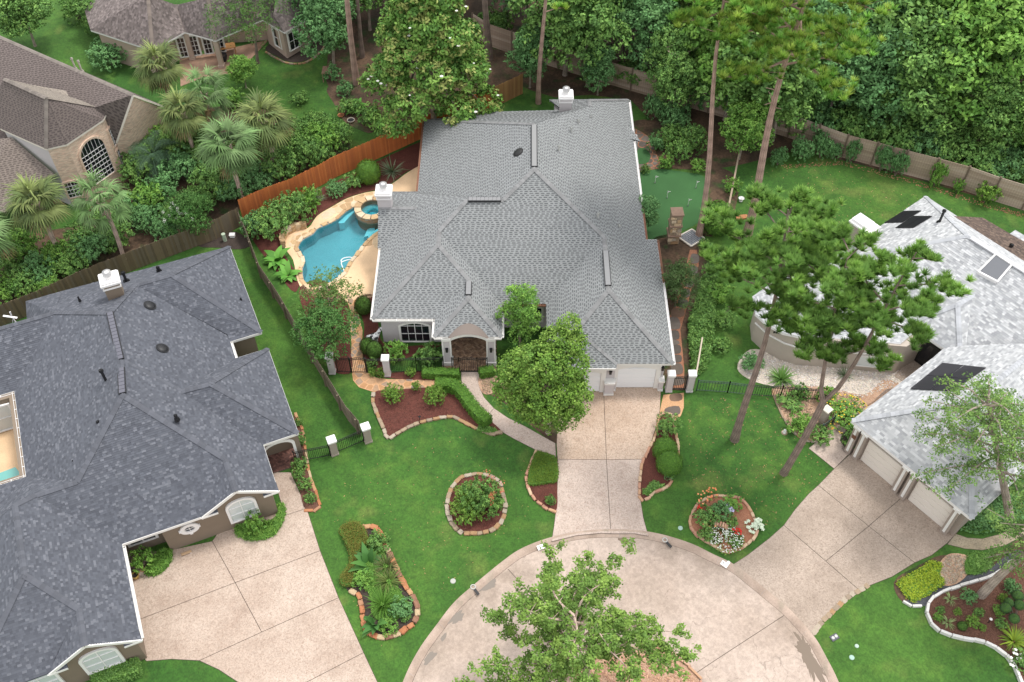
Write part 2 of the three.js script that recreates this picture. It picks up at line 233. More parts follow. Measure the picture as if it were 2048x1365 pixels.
// pool outline
const poolEdge = smooth(plan([[597, 497], [605, 483], [626, 471], [636, 460], [655, 452], [677, 440], [690, 428], [704, 419], [718, 412], [745, 404], [774, 420], [772, 448], [765, 462], [747, 471], [728, 489], [712, 509], [696, 530], [687, 546], [672, 560], [652, 572], [630, 577], [612, 568], [605, 545], [610, 522], [603, 508]], -.1), true, 4);
let streetMesh;
const poolHole = inset(poolEdge, -.3);
{
  const outer = [[-320, -420], [320, -420], [320, 200], [-320, 200]], streetHole = [...kerbOff(.44), [40, 50], [40, 90], [-40, 90], [-40, 50]];
  structure('ground', slabGeo(outer, 0, undefined, [poolHole, streetHole]), M.grass);
  streetMesh = structure('street', slabGeo([...kerbOff(-.02), [40.2, 50], [40.2, 90.2], [-40.2, 90.2], [-40.2, 50]], -.12), M.kerb); structure('gutter_joint', slabGeo([...kerbOff(.04), ...kerbOff(-.04).reverse()], -.128), M.joint);
  // concrete panel joints of the street: real slots
  const kerb = group('kerb'), prof = [[0, -.13], [.06, -.09], [.16, -.02], [.26, .022], [.36, .034], [.47, .03], [.47, -.1]], N = kerbPts.length; let cuts = [0], L = 0;
  for (let i = 1; i < N; i++) { L += Math.hypot(kerbPts[i][0] - kerbPts[i - 1][0], kerbPts[i][1] - kerbPts[i - 1][1]); if (L > 3) { cuts.push(i); L = 0; } } cuts.push(N - 1);
  for (let c = 0; c < cuts.length - 1; c++) { const b = new MB(); for (let i = cuts[c]; i < cuts[c + 1]; i++) { const f0 = i === cuts[c] ? .025 : 0; for (let k = 0; k < prof.length - 1; k++) { const Q = (j, m, f) => { const a = kerbPts[j], n = kerbN[j], b2 = kerbPts[Math.min(N - 1, j + 1)]; return V3(a[0] + n[0] * prof[m][0] + (b2[0] - a[0]) * f, prof[m][1], a[1] + n[1] * prof[m][0] + (b2[1] - a[1]) * f); }; b.quad(Q(i, k, f0), Q(i, k + 1, f0), Q(i + 1, k + 1, 0), Q(i + 1, k, 0)); } } b.build('kerb_section', M.kerb, kerb); }
  // street panel joints
  const jts = group('street_joint'); for (const [a, b] of [[[1016, 1139], [1085, 1215]], [[1085, 1215], [1200, 1350]], [[1568, 1232], [1430, 1322]], [[1430, 1322], [1385, 1352]], [[1172, 1100], [1182, 1135]]]) { const p = at(...a, -.12), q = at(...b, -.12); new MB().bar(V3(p.x, -.122, p.z), V3(q.x, -.122, q.z), .035, .012).build('joint_filler', M.joint, jts); }
}
// silt and stains dried onto the concrete of the street, mostly along the gutter
{
  const kp = kerbPts.filter((p, k) => k % 2 === 0), dist = (x, z) => { let d = 99; for (const p of kp) { const q = (p[0] - x) ** 2 + (p[1] - z) ** 2; if (q < d * d) d = Math.sqrt(q); } return d; };
  const t = tex(1024, (u, v) => { const x = -12 + u * 36, z = 4 + v * 36, d = dist(x, z), b = fbm(u * 12, v * 12, 12, 71, 5), f = fbm(u * 230, v * 230, 230, 73, 2), w = fbm(u * 30, v * 30, 30, 75, 5), h = hash2(Math.floor(u * 1024), Math.floor(v * 1024), 79);
    let c = mixc([.40, .315, .26], [.49, .395, .335], clamp((b - .3) * 2.2)); const g = w - .40 - d * .10; if (d < 3) c = mixc(c, [.205, .155, .115], clamp(g * 3.5) * .38); const w2 = fbm(u * 18, v * 18, 18, 87, 5); c = mixc(c, [.26, .215, .165], clamp((w2 - .58) * 3) * .22); const crk = Math.abs(fbm(u * 10, v * 10, 10, 83, 5) - .5); if (crk < .0018) c = mulc(c, .72);
    return mulc(c, (.82 + .36 * f) * (.88 + .24 * h)); });
  t.repeat.set(1 / 36, 1 / 36); t.offset.set(12 / 36, -4 / 36); streetMesh.material = new THREE.MeshStandardMaterial({ map: t, roughness: .9 });
  const wet = mat([.20, .165, .135], { roughness: .45 });
  const spot = (name, pts, m) => { const l = smooth(plan(pts, -.115), true, 12), cx = l.reduce((a, p) => a + p[0] / l.length, 0), cz = l.reduce((a, p) => a + p[1] / l.length, 0); structure(name, slabGeo(l.map(([x, z]) => { const k = .45 + .95 * fbm(x * 5.3 + 50, z * 5.3 + 50, 9999, 89, 3); return [cx + (x - cx) * k, cz + (z - cz) * k]; }), -.115), m); };
  spot('gutter_puddle', [[957, 1184], [975, 1165], [990, 1158], [992, 1168], [984, 1179], [970, 1182]], wet);
  spot('gutter_puddle', [[893, 1247], [908, 1230], [925, 1219], [928, 1230], [920, 1243], [905, 1248]], wet);
  spot('gutter_puddle', [[848, 1321], [858, 1307], [868, 1299], [872, 1310], [862, 1322], [850, 1331]], wet);
  spot('gutter_puddle', [[880, 1281], [889, 1266], [893, 1266], [890, 1278], [883, 1284]], wet);
  spot('gutter_silt', [[1597, 1264], [1605, 1275], [1618, 1292], [1634, 1322], [1655, 1368], [1630, 1366], [1612, 1330], [1598, 1305], [1592, 1290], [1598, 1280], [1591, 1272]], mat([.17, .125, .09], { roughness: .6 }));
  spot('gutter_silt', [[1236, 1078], [1259, 1079], [1252, 1087], [1243, 1086]], mat([.17, .12, .085], { roughness: .7 }));
}
// ---------- driveways: separate slabs with open joints over a dark bed ----------
function paved(name, slabs, material, top = .03, gap = .016) { const g = group(name); for (const s of slabs) { const m = s.m || material, pts = plan(s.p || s, top); slab('concrete_slab', inset(pts, gap), top, -.05, m, g); slab('joint_sand', inset(pts, -.01), top - .018, undefined, M.joint, g); } return g; }
const onKerb = (a, b) => kerbOut.filter(([x, z]) => x > a && x < b && z < 26);
{
  paved('driveway', [{ p: [[1118, 768], [1207, 768], [1213, 920], [1115, 919], [1113, 887]], m: M.driveTan }, { p: [[1207, 768], [1323, 768], [1322, 783], [1320, 822], [1313, 853], [1303, 884], [1292, 919], [1213, 920]], m: M.driveTan },
    { p: [[1115, 919], [1213, 920], [1222, 1068], [1204, 1067], [1152, 1072], [1103, 1084], [1108, 1053], [1113, 1012], [1115, 967]], m: M.drivePale }, { p: [[1213, 920], [1292, 919], [1286, 937], [1279, 967], [1281, 998], [1287, 1036], [1297, 1073], [1269, 1068], [1222, 1068]], m: M.drivePale }]);
  paved('driveway', [[[545, 945], [581, 945], [613, 1017], [572, 1031], [560, 1000]], [[424, 1083], [440, 1060], [550, 1015], [572, 1031], [613, 1017], [640, 1102], [470, 1166]], [[424, 1083], [470, 1166], [275, 1241], [252, 1150], [236, 1110], [345, 1100]], [[275, 1241], [470, 1166], [523, 1265], [398, 1322], [342, 1319], [292, 1323], [268, 1290], [258, 1247]], [[470, 1166], [640, 1102], [677, 1196], [523, 1265]],
    [[398, 1322], [523, 1265], [677, 1196], [727, 1306], [600, 1372], [560, 1400], [520, 1388], [475, 1365], [437, 1340]], [[727, 1306], [790, 1440], [640, 1500], [560, 1400], [600, 1372]]], M.drivePink);
  paved('driveway', [[[1669, 938], [1710, 900], [1822, 980], [1738, 1053], [1637, 971]], [[1822, 980], [1925, 1052], [1915, 1066], [1895, 1087], [1864, 1111], [1830, 1126], [1738, 1053]], [[1637, 971], [1738, 1053], [1652, 1123], [1568, 1051], [1591, 1019], [1618, 988]], [[1738, 1053], [1830, 1126], [1785, 1154], [1734, 1174], [1719, 1181], [1652, 1123]],
    [[1568, 1051], [1652, 1123], [1719, 1181], [1690, 1200], [1676, 1213], [1645, 1244], [1624, 1271], [1603, 1250], [1572, 1217], [1538, 1185], [1497, 1156], [1464, 1131], [1495, 1111], [1539, 1077]]], M.driveGrey);
  paved('front_walk', [[[922, 744], [958, 744], [959, 775], [968, 795], [988, 817], [971, 836], [947, 816], [930, 792], [923, 771]], [[988, 817], [1016, 836], [1050, 853], [1111, 887], [1112, 916], [1084, 906], [1067, 898], [1026, 877], [992, 857], [971, 836]]], M.drivePale, .026);
  paved('garden_walk', [[[1618, 897], [1640, 878], [1665, 859], [1699, 908], [1669, 938]], [[1665, 859], [1712, 824], [1747, 802], [1770, 780], [1790, 775], [1765, 800], [1714, 842], [1684, 872], [1677, 890]]], M.drivePale, .026);
  paved('garden_walk', [[[1895, 1089], [1912, 1068], [1935, 1076], [1965, 1078], [2000, 1069], [2040, 1051], [2080, 1030], [2085, 1052], [2010, 1092], [1965, 1101], [1930, 1098]]], new THREE.MeshStandardMaterial({ map: rep(aggTex([.26, .21, .14], [.40, .34, .25], [.10, .085, .06], 271), .12), roughness: 1 }), .026);
  // brick course along the driveway next door
  const bc = group('driveway_edging'), line = plan([[1626, 1269], [1647, 1243], [1678, 1212], [1692, 1199], [1734, 1173]], 0); reseed(5); edging(bc, 'edging_brick', smooth(line, false, 4), false, .36, .34, .05, stonesTan, 0, .05);
}
// ---------- garden beds ----------
function bed(name, pts, material, o = {}) { // a low mounded sheet with its own edging stones
  const g = group(name), line = smooth(plan(pts, 0), true, 4); const b = new MB(), n = line.length, c = line.reduce((a, p) => [a[0] + p[0] / n, a[1] + p[1] / n], [0, 0]);
  slab('bed_soil', line, o.h ?? .045, -.03, material, g);
  if (o.edge) { reseed(o.seed || 3); edging(g, 'edging_stone', smooth(plan(o.line || pts, 0), !o.line, 4), !o.line, o.len || .4, o.w || .26, o.eh || .16, o.edge, 0, .12, o.edge === stonesWhite ? blockGeos : stoneGeos); }
  return g;
}
bed('mulch_bed', [[747, 786], [800, 780], [865, 776], [905, 780], [940, 812], [975, 838], [1003, 866], [990, 872], [958, 863], [934, 853], [906, 838], [865, 842], [824, 855], [777, 879], [766, 859], [756, 835], [746, 807]], M.mulch, { edge: stonesTan, line: [[747, 786], [746, 805], [756, 833], [766, 857], [777, 877], [800, 866], [824, 853], [865, 840], [906, 836], [934, 850], [958, 860], [985, 869], [1003, 866]], len: .46, w: .28, seed: 11 });
bed('mulch_bed', [[894, 1012], [898, 1036], [910, 1056], [927, 1068], [958, 1068], [982, 1063], [1002, 1046], [1011, 1015], [1005, 988], [999, 967], [982, 955], [950, 950], [922, 958], [904, 978]], M.mulch, { edge: stonesTan, len: .4, w: .3, seed: 12 });
bed('mulch_bed', [[1072, 904], [1092, 907], [1112, 916], [1114, 967], [1111, 1025], [1096, 1020], [1065, 995], [1053, 960], [1058, 937]], M.mulch, { edge: stonesPink, line: [[1072, 904], [1058, 937], [1053, 960], [1065, 995], [1096, 1020], [1111, 1025]], len: .5, w: .2, seed: 13 });
bed('mulch_bed', [[1322, 830], [1313, 866], [1300, 897], [1288, 920], [1283, 936], [1280, 959], [1279, 980], [1282, 1000], [1296, 998], [1306, 988], [1323, 981], [1338, 972], [1344, 954], [1352, 940], [1357, 905], [1353, 876], [1348, 850], [1343, 832]], M.mulch, { edge: stonesPink, len: .48, w: .2, seed: 14 });
bed('planting_bed', [[732, 1058], [750, 1058], [762, 1071], [772, 1095], [784, 1119], [797, 1147], [809, 1170], [825, 1196], [835, 1220], [831, 1244], [811, 1261], [788, 1273], [766, 1277], [744, 1271], [730, 1255], [726, 1238], [722, 1208], [716, 1192], [695, 1182], [690, 1160], [700, 1130], [705, 1080]], M.soil, { edge: stonesRed, line: [[726, 1055], [750, 1058], [762, 1071], [772, 1095], [784, 1119], [797, 1147], [809, 1170], [825, 1196], [835, 1220], [831, 1244], [811, 1261], [788, 1273], [766, 1277], [744, 1271], [730, 1255], [726, 1238], [722, 1208], [716, 1192], [695, 1182]], len: .46, w: .36, eh: .2, seed: 15 });
bed('flower_bed', [[1436, 994], [1458, 995], [1478, 999], [1490, 1008], [1500, 1022], [1506, 1035], [1513, 1051], [1513, 1068], [1504, 1082], [1489, 1094], [1471, 1102], [1451, 1105], [1432, 1096], [1406, 1081], [1390, 1068], [1380, 1050], [1382, 1036], [1390, 1018], [1399, 1007], [1419, 996]], M.mulchOrange, { edge: stonesPink, len: .42, w: .2, seed: 16 });
bed('planting_bed', [[588, 826], [600, 850], [606, 866], [611, 918], [623, 963], [638, 1012], [632, 1020], [612, 1021], [598, 977], [588, 954], [584, 925], [590, 880]], M.mulchBrown, { edge: stonesRed, line: [[590, 826], [600, 850], [607, 868], [613, 918], [623, 963], [639, 1012], [632, 1021], [612, 1022]], len: .55, w: .2, eh: .12, seed: 17 });
bed('planting_bed', [[2060, 1112], [2039, 1120], [2019, 1128], [2003, 1144], [1974, 1159], [1948, 1167], [1914, 1178], [1885, 1188], [1863, 1202], [1856, 1216], [1857, 1237], [1870, 1257], [1892, 1270], [1925, 1279], [1963, 1286], [1988, 1297], [2010, 1313], [2024, 1330], [2037, 1355], [2050, 1385], [2120, 1385], [2120, 1112]], M.mulchBrown, { edge: stonesWhite, line: [[2048, 1115], [2039, 1119], [2019, 1127], [2003, 1143], [1974, 1158], [1948, 1166], [1914, 1177], [1885, 1187], [1863, 1201], [1855, 1216], [1856, 1237], [1869, 1257], [1892, 1270], [1925, 1279], [1963, 1286], [1988, 1297], [2010, 1313], [2024, 1330], [2036, 1355], [2048, 1385]], len: .62, w: .2, eh: .3, seed: 18 });
bed('slate_strip', [[1808, 1205], [1830, 1212], [1853, 1212], [1862, 1198], [1885, 1184], [1914, 1174], [1948, 1163], [1974, 1155], [2000, 1141], [2019, 1124], [2048, 1110], [2040, 1100], [2000, 1122], [1975, 1143], [1936, 1152], [1900, 1168], [1876, 1178], [1845, 1190], [1830, 1198]], M.slate, { edge: stonesWhite, line: [[1806, 1204], [1822, 1213], [1852, 1214]], len: .55, w: .16, eh: .2, seed: 19, h: .02 });
bed('stone_chip_bed', [[1870, 1150], [1893, 1112], [1915, 1108], [1940, 1116], [1935, 1150], [1905, 1172], [1880, 1170]], M.gravelTan, { h: .035 });
bed('planting_bed', [[1788, 1166], [1845, 1128], [1880, 1112], [1990, 1108], [2040, 1080], [2060, 1085], [2048, 1104], [2000, 1124], [1970, 1146], [1900, 1166], [1860, 1186], [1830, 1206], [1804, 1203]], M.litter, { h: .012 });
bed('stone_chip_bed', [[958, 755], [990, 752], [1010, 765], [1000, 778], [975, 790], [964, 785]], M.gravelTan, { h: .03 });
bed('planting_bed', [[672, 746], [702, 746], [700, 690], [698, 640], [690, 600], [640, 560], [600, 575], [615, 640], [645, 700]], M.mulch, { h: .03 });
bed('planting_bed', [[735, 746], [890, 742], [920, 756], [880, 762], [778, 757], [755, 752], [728, 720], [726, 690], [728, 650], [720, 625], [714, 596], [745, 590], [755, 640], [770, 690], [885, 690]], M.mulch, { h: .03 });
bed('planting_bed', [[490, 445], [560, 418], [640, 378], [720, 340], [800, 302], [845, 285], [840, 335], [817, 342], [792, 360], [763, 378], [733, 384], [694, 396], [665, 412], [634, 431], [612, 455], [575, 468], [560, 485], [575, 520], [600, 560], [590, 585], [550, 540], [505, 480]], M.mulch, { h: .02 });
bed('planting_bed', [[395, 492], [410, 470], [470, 464], [493, 478], [500, 492], [480, 499], [440, 496]], M.soil, { h: .025 });
bed('planting_bed', [[975, 785], [1000, 800], [1060, 850], [1118, 888], [1118, 770], [1000, 755]], M.litter, { h: .012 });
bed('gravel_bed', [[1475, 738], [1500, 700], [1560, 708], [1640, 716], [1720, 722], [1800, 738], [1822, 752], [1790, 778], [1720, 800], [1650, 778], [1560, 775], [1500, 760]], M.gravelWhite, { h: .02 });
bed('planting_bed', [[1545, 778], [1600, 772], [1660, 776], [1730, 790], [1770, 760], [1800, 770], [1750, 806], [1712, 826], [1668, 858], [1630, 884], [1605, 880], [1575, 850], [1556, 815]], M.gravelTan, { h: .026, edge: stonesTan, line: [[1545, 780], [1556, 815], [1575, 850], [1605, 880], [1630, 884], [1668, 858]], len: .5, w: .14, eh: .1, seed: 21 });
bed('planting_bed', [[1684, 872], [1716, 846], [1730, 870], [1712, 908], [1688, 905]], M.soil, { h: .026 });
bed('street_island', [[1120, 1400], [1150, 1345], [1210, 1310], [1280, 1296], [1330, 1300], [1370, 1328], [1396, 1356], [1410, 1400], [1380, 1470], [1260, 1500], [1160, 1470]].map(([x, y]) => [x, y]), M.gravelTan, { h: -.03, edge: stonesPink, len: .9, w: .16, eh: .12, seed: 22 });
bed('side_yard_bed', [[1322, 770], [1322, 640], [1312, 560], [1305, 480], [1330, 470], [1400, 470], [1420, 500], [1410, 560], [1395, 640], [1388, 745], [1375, 780]], M.litter, { h: .012 });
bed('side_yard_bed', [[1275, 335], [1270, 290], [1256, 248], [1300, 240], [1350, 270], [1430, 330], [1470, 350], [1475, 400], [1440, 470], [1405, 470], [1420, 380], [1410, 345], [1350, 338]], M.litter, { h: .012 });
// wood floor behind the back fences
structure('forest_floor', slabGeo(plan([[655, 110], [652, 160], [660, 185], [720, 215], [800, 260], [850, 240], [980, 190], [1036, 168], [1060, 180], [1110, 195], [1180, 190], [1262, 200], [1290, 230], [1420, 340], [1480, 330], [1560, 310], [1600, 300], [1690, 322], [1830, 358], [2080, 428], [2600, 560], [3600, -200], [-600, -260], [100, -60], [640, -80], [700, 20], [690, 80]], .008), .008), M.litter);

bed('planting_bed', [[530, 98], [552, 112], [580, 124], [610, 122], [640, 100], [655, 74], [640, 60], [600, 90], [570, 96], [545, 86]], M.soil, { h: .02, edge: stonesTan, line: [[530, 104], [552, 117], [580, 128], [610, 126], [640, 106], [655, 80]], len: .4, w: .2, eh: .12, seed: 23 });
bed('planting_bed', [[654, 176], [668, 208], [682, 236], [702, 252], [744, 266], [752, 200], [720, 168], [690, 165]], M.litter, { h: .02 });
structure('thicket_floor', slabGeo(smooth(plan([[236, 300], [300, 245], [420, 215], [520, 215], [600, 250], [660, 262], [700, 290], [690, 316], [600, 362], [500, 410], [470, 425], [440, 470], [300, 520], [120, 595], [-60, 660], [-60, 520], [60, 470], [180, 440], [225, 360]], 0), true, 3), .006), M.litter);
// ---------- stone paths ----------
function voronoiStones(g, poly, n, top, mats, gap, s, name = 'flagstone') { // relaxed cells clipped to the path outline
  reseed(s); const xs = poly.map((p) => p[0]), zs = poly.map((p) => p[1]), x0 = Math.min(...xs), x1 = Math.max(...xs), z0 = Math.min(...zs), z1 = Math.max(...zs), sites = [];
  const A = Math.abs(area2(poly)), d0 = Math.sqrt(A / n) * .72; let tries = 0; while (sites.length < n && tries++ < 6000) { const x = rr(x0, x1), z = rr(z0, z1); if (inPoly(x, z, poly) && sites.every((q) => Math.hypot(q[0] - x, q[1] - z) > d0)) sites.push([x, z]); }
  for (const c of sites) { let cell = []; for (let k = 0; k < 14; k++) { const a = k / 14 * 6.283; let r = d0 * 1.25; for (const q of sites) if (q !== c) { const dx = q[0] - c[0], dz = q[1] - c[1], L = Math.hypot(dx, dz), dot = (Math.cos(a) * dx + Math.sin(a) * dz) / L; if (dot > .05) r = Math.min(r, L / 2 / dot - gap / 2); } let t = r; while (t > .05 && !inPoly(c[0] + Math.cos(a) * (t + gap * .6), c[1] + Math.sin(a) * (t + gap * .6), poly)) t -= .03; cell.push([c[0] + Math.cos(a) * t, c[1] + Math.sin(a) * t]); } if (Math.abs(area2(cell)) > .03) slab(name, cell, top + rr(-.006, .008), 0, pick(mats), g); }
}
const flagTan = stoneSet([[.50, .30, .17], [.42, .27, .17], [.46, .25, .12], [.36, .255, .18], [.33, .27, .22]]), flagDark = stoneSet([[.115, .095, .082], [.15, .12, .10], [.17, .14, .12], [.20, .125, .085]]), flagCope = stoneSet([[.66, .50, .32], [.58, .40, .22], [.70, .56, .40], [.50, .33, .18]]);
{
  const p = group('flagstone_path'), poly = plan([[703, 740], [706, 761], [718, 775], [746, 784], [811, 782], [865, 778], [922, 772], [921, 762], [880, 760], [845, 759], [777, 759], [753, 756], [737, 747], [733, 740], [725, 717], [724, 682], [725, 662], [718, 635], [715, 614], [713, 590], [690, 590], [696, 608], [701, 621], [700, 655], [703, 689], [701, 725]], .03);
  slab('path_base', poly, .026, -.02, M.sandstonePath, p); voronoiStones(p, poly, 62, .034, flagTan, .09, 31);
  const q = group('flagstone_path'), pr = [[1327, 790], [1368, 786], [1368, 815], [1362, 832], [1350, 842], [1338, 838], [1324, 836], [1320, 822]]; slab('path_base', plan(pr, .03), .026, -.02, M.sandstonePath, q);
  const stones = [[[1340, 790], [1362, 788], [1364, 800], [1342, 802]], [[1330, 818], [1358, 813], [1360, 828], [1333, 832]]]; for (const s of stones) slab('flagstone', smooth(plan(s, .034), true, 3), .036, 0, pick(flagDark), q);
  // stepping stones in orange mulch up the side of the house
  const r = group('stepping_stone_path'), base = [[1343, 776], [1368, 776], [1369, 740], [1365, 700], [1361, 660], [1370, 630], [1378, 600], [1388, 560], [1398, 530], [1394, 500], [1380, 500], [1366, 560], [1348, 615], [1336, 640], [1338, 690], [1342, 740]];
  slab('path_base', plan(base, .02), .022, -.02, M.mulchOrange, r);
  for (const s of [[[1343, 757], [1366, 756], [1367, 768], [1344, 770]], [[1344, 729], [1362, 728], [1365, 747], [1345, 748]], [[1343, 712], [1362, 711], [1362, 724], [1344, 724]], [[1343, 692], [1360, 691], [1361, 706], [1344, 707]], [[1341, 680], [1357, 682], [1359, 688], [1342, 689]], [[1341, 662], [1356, 662], [1358, 678], [1340, 678]], [[1338, 636], [1356, 636], [1360, 657], [1340, 658]], [[1345, 618], [1366, 618], [1368, 632], [1344, 634]], [[1360, 597], [1375, 600], [1373, 614], [1357, 613]], [[1366, 578], [1380, 580], [1378, 594], [1363, 593]], [[1374, 556], [1387, 558], [1384, 574], [1370, 573]], [[1382, 532], [1395, 534], [1392, 550], [1379, 550]], [[1384, 508], [1397, 510], [1396, 526], [1383, 526]]]) slab('stepping_stone', smooth(plan(s, .04), true, 3), .045, 0, pick(flagDark), r);
  const s2 = group('flagstone_path'), pp = plan([[1254, 250], [1280, 262], [1305, 278], [1312, 305], [1320, 325], [1318, 337], [1272, 345], [1268, 295]], .03), chip = smooth(plan([[1272, 306], [1279, 297], [1290, 297], [1299, 306], [1300, 318], [1293, 327], [1277, 328], [1271, 320]], .03), true, 4);
  slab('path_base', pp, .026, -.02, M.mulchOrange, s2); voronoiStones(s2, pp.slice(), 30, .036, flagDark, .1, 33); slab('chipping_green', chip, .05, 0, M.putting, s2);
}
structure('putting_green', slabGeo(smooth(plan([[1279, 343], [1300, 336], [1330, 339], [1374, 345], [1406, 352], [1416, 369], [1413, 395], [1399, 444], [1365, 462], [1330, 476], [1262, 477], [1268, 410]], 0), true, 3), .012), M.putting);
// ---------- pool ----------
{
  const deckOuter = plan([[616, 456], [634, 432], [665, 413], [694, 397], [733, 385], [763, 380], [792, 362], [817, 344], [845, 331], [862, 400], [790, 440], [782, 500], [770, 575], [758, 586], [742, 595], [722, 596], [708, 600], [694, 604], [676, 600], [645, 596], [612, 588], [594, 560], [586, 520], [572, 500], [566, 482], [582, 466], [600, 458]], .03);
  const g = group('pool_deck'); slab('deck_surface', smooth(deckOuter, true, 3), .03, -.05, M.deck, g, null, [inset(poolEdge, -.28)]);
  reseed(44); edging(g, 'coping_stone', inset(poolEdge, -.16), true, .62, .36, .1, flagCope, -.0, .08);
  const fl = group('flagstone_border'); for (const [poly, n, s] of [[[[636, 432], [665, 413], [694, 397], [733, 385], [760, 381], [768, 400], [740, 396], [700, 414], [672, 430], [650, 440]], 16, 51], [[[726, 494], [745, 475], [770, 462], [775, 490], [765, 505], [742, 492]], 7, 52], [[[575, 492], [585, 470], [612, 458], [634, 457], [622, 470], [603, 481], [594, 497]], 9, 53]]) voronoiStones(fl, plan(poly, .04), n, .042, flagCope, .05, s);
  const basin = new THREE.MeshStandardMaterial({ map: rep(stoneTex, .12), color: rgb(.155, .36, .40), roughness: .6 }), pg = group('pool_basin'), e = inset(poolEdge, .02);
  slab('pool_floor', inset(poolEdge, -.02), -1.05, undefined, basin, pg);
  { const b = new MB(), n = e.length, r = area2(e) > 0 ? e : e.slice().reverse(); for (let k = 0; k < n; k++) { const p = r[k], q = r[(k + 1) % n]; b.quad(V3(p[0], -1.06, p[1]), V3(q[0], -1.06, q[1]), V3(q[0], .02, q[1]), V3(p[0], .02, p[1])); } b.build('pool_wall', basin, pg); }
  slab('pool_step', plan([[690, 428], [704, 419], [716, 418], [700, 432], [688, 446], [677, 447], [676, 440]], -.3), -.3, -1.04, mat([.26, .56, .60]), pg);
  slab('pool_step', plan([[766, 452], [766, 465], [748, 475], [738, 482], [736, 472], [748, 462]], -.35), -.35, -1.04, mat([.26, .56, .60]), pg);
  slab('pool_step', plan([[752, 450], [748, 462], [736, 472], [728, 474], [734, 460]], -.65), -.65, -1.04, mat([.26, .56, .60]), pg);
  const water = new THREE.MeshPhysicalMaterial({ color: rgb(.62, .90, .94), transmission: 1, thickness: 0, roughness: .03, ior: 1.33, bumpMap: rep(tex(256, (u, v) => fbm(u * 8, v * 8, 8, 281, 3), false), .35), bumpScale: .015 });
  structure('pool_water', slabGeo(inset(poolEdge, .0), -.1), water);
  // raised spa
  const c = at(744, 417, .3), sp = thing('spa', 'round raised stone spa with blue water at the pool corner', 'spa', [c.x, 0, c.z]);
  const ring = (r0, r1, y0, y1) => new THREE.LatheGeometry([[r0, y0], [r1, y0], [r1, y1], [r0, y1], [r0, y0]].map(([x, y]) => new THREE.Vector2(x, y)), 40);
  mesh('spa_shell', ring(.92, 1.3, -1.2, .36), stonesRed[4], sp); reseed(46);
  for (let row = 0; row < 4; row++) for (let k = 0; k < 26; k++) { const a = (k + row * .5) / 26 * 6.283, m = mesh('wall_stone', pick(stoneGeos), pick([...stonesTan, ...flagTan]), sp); m.scale.set(.34 * rr(.8, 1.05), .12, .12); m.position.set(Math.cos(a) * 1.33, -.12 + row * .125, Math.sin(a) * 1.33); m.rotation.y = Math.PI / 2 - a; }
  for (let k = 0; k < 12; k++) { const a = k / 12 * 6.283, P = []; for (const [r, t] of [[.88, 0], [.88, .25], [.88, .48], [1.42, .49], [1.44, .25], [1.42, .01]]) P.push([Math.cos(a + t) * r, Math.sin(a + t) * r]); slab('coping_stone', inset(P, .012), .45, .36, pick(flagCope), sp); }
  mesh('spa_bench', ring(.5, .92, -.4, -.1), mat([.20, .50, .52]), sp); mesh('spa_floor', new THREE.CylinderGeometry(.93, .93, .04, 32).translate(0, -.5, 0), mat([.14, .42, .46]), sp);
  mesh('spa_water', new THREE.CircleGeometry(.9, 32).rotateX(-Math.PI / 2).translate(0, .27, 0), water, sp);
  // rock grotto wall beside the shallow shelf
  const gw = at(596, 482), rk = thing('rock_waterfall', 'low curved stone waterfall wall at the shallow end of the pool', 'rock wall'); reseed(47);
  for (const [x, z, t] of along(smooth(plan([[567, 494], [566, 480], [576, 468], [592, 460], [612, 456]], 0), false, 4), .38)) for (let k = 0; k < 2; k++) { const m = mesh('wall_stone', pick(stoneGeos), pick(flagCope), rk); m.scale.set(.46, .34, .36); m.position.set(x, .16 + k * .3, z); m.rotation.y = t + rr(-.2, .2); }
  // hose and floating cleaner head
  const hs = new MB(), hp = [[690, 546], [685, 535], [683, 525], [690, 522], [697, 520], [706, 520], [704, 516], [696, 515], [687, 517], [682, 521], [683, 526]].map(([x, y]) => at(x, y, -.06)); hs.tube(new THREE.CatmullRomCurve3(hp).getPoints(60), Array(61).fill(.045), 7); tag(hs.build('pool_hose', mat([.78, .82, .84], { roughness: .4 })), 'white floating hose looped on the blue pool water', 'hose');
  for (let k = 0; k < 3; k++) { const p = at(...[[666, 512], [673, 505], [679, 509]][k], -.9); }
}
// ---------- roofs: real shingle tabs on every slope ----------
function newell(pts) { const n = V3(0, 0, 0); for (let i = 0; i < pts.length; i++) { const p = pts[i], q = pts[(i + 1) % pts.length]; n.x += (p.y - q.y) * (p.z + q.z); n.y += (p.z - q.z) * (p.x + q.x); n.z += (p.x - q.x) * (p.y + q.y); } return n.normalize(); }
function clipTri(poly, T) { // convex poly against ccw triangle (2D)
  let out = poly; for (let e = 0; e < 3 && out.length; e++) { const [ax, ay] = T[e], [bx, by] = T[(e + 1) % 3], ex = bx - ax, ey = by - ay, inp = out; out = []; for (let i = 0; i < inp.length; i++) { const P = inp[i], Q = inp[(i + 1) % inp.length], dp = ex * (P[1] - ay) - ey * (P[0] - ax), dq = ex * (Q[1] - ay) - ey * (Q[0] - ax); if (dp >= 0) out.push(P); if ((dp > 0 && dq < 0) || (dp < 0 && dq > 0)) { const t = dp / (dp - dq); out.push([P[0] + (Q[0] - P[0]) * t, P[1] + (Q[1] - P[1]) * t]); } } } return out;
}
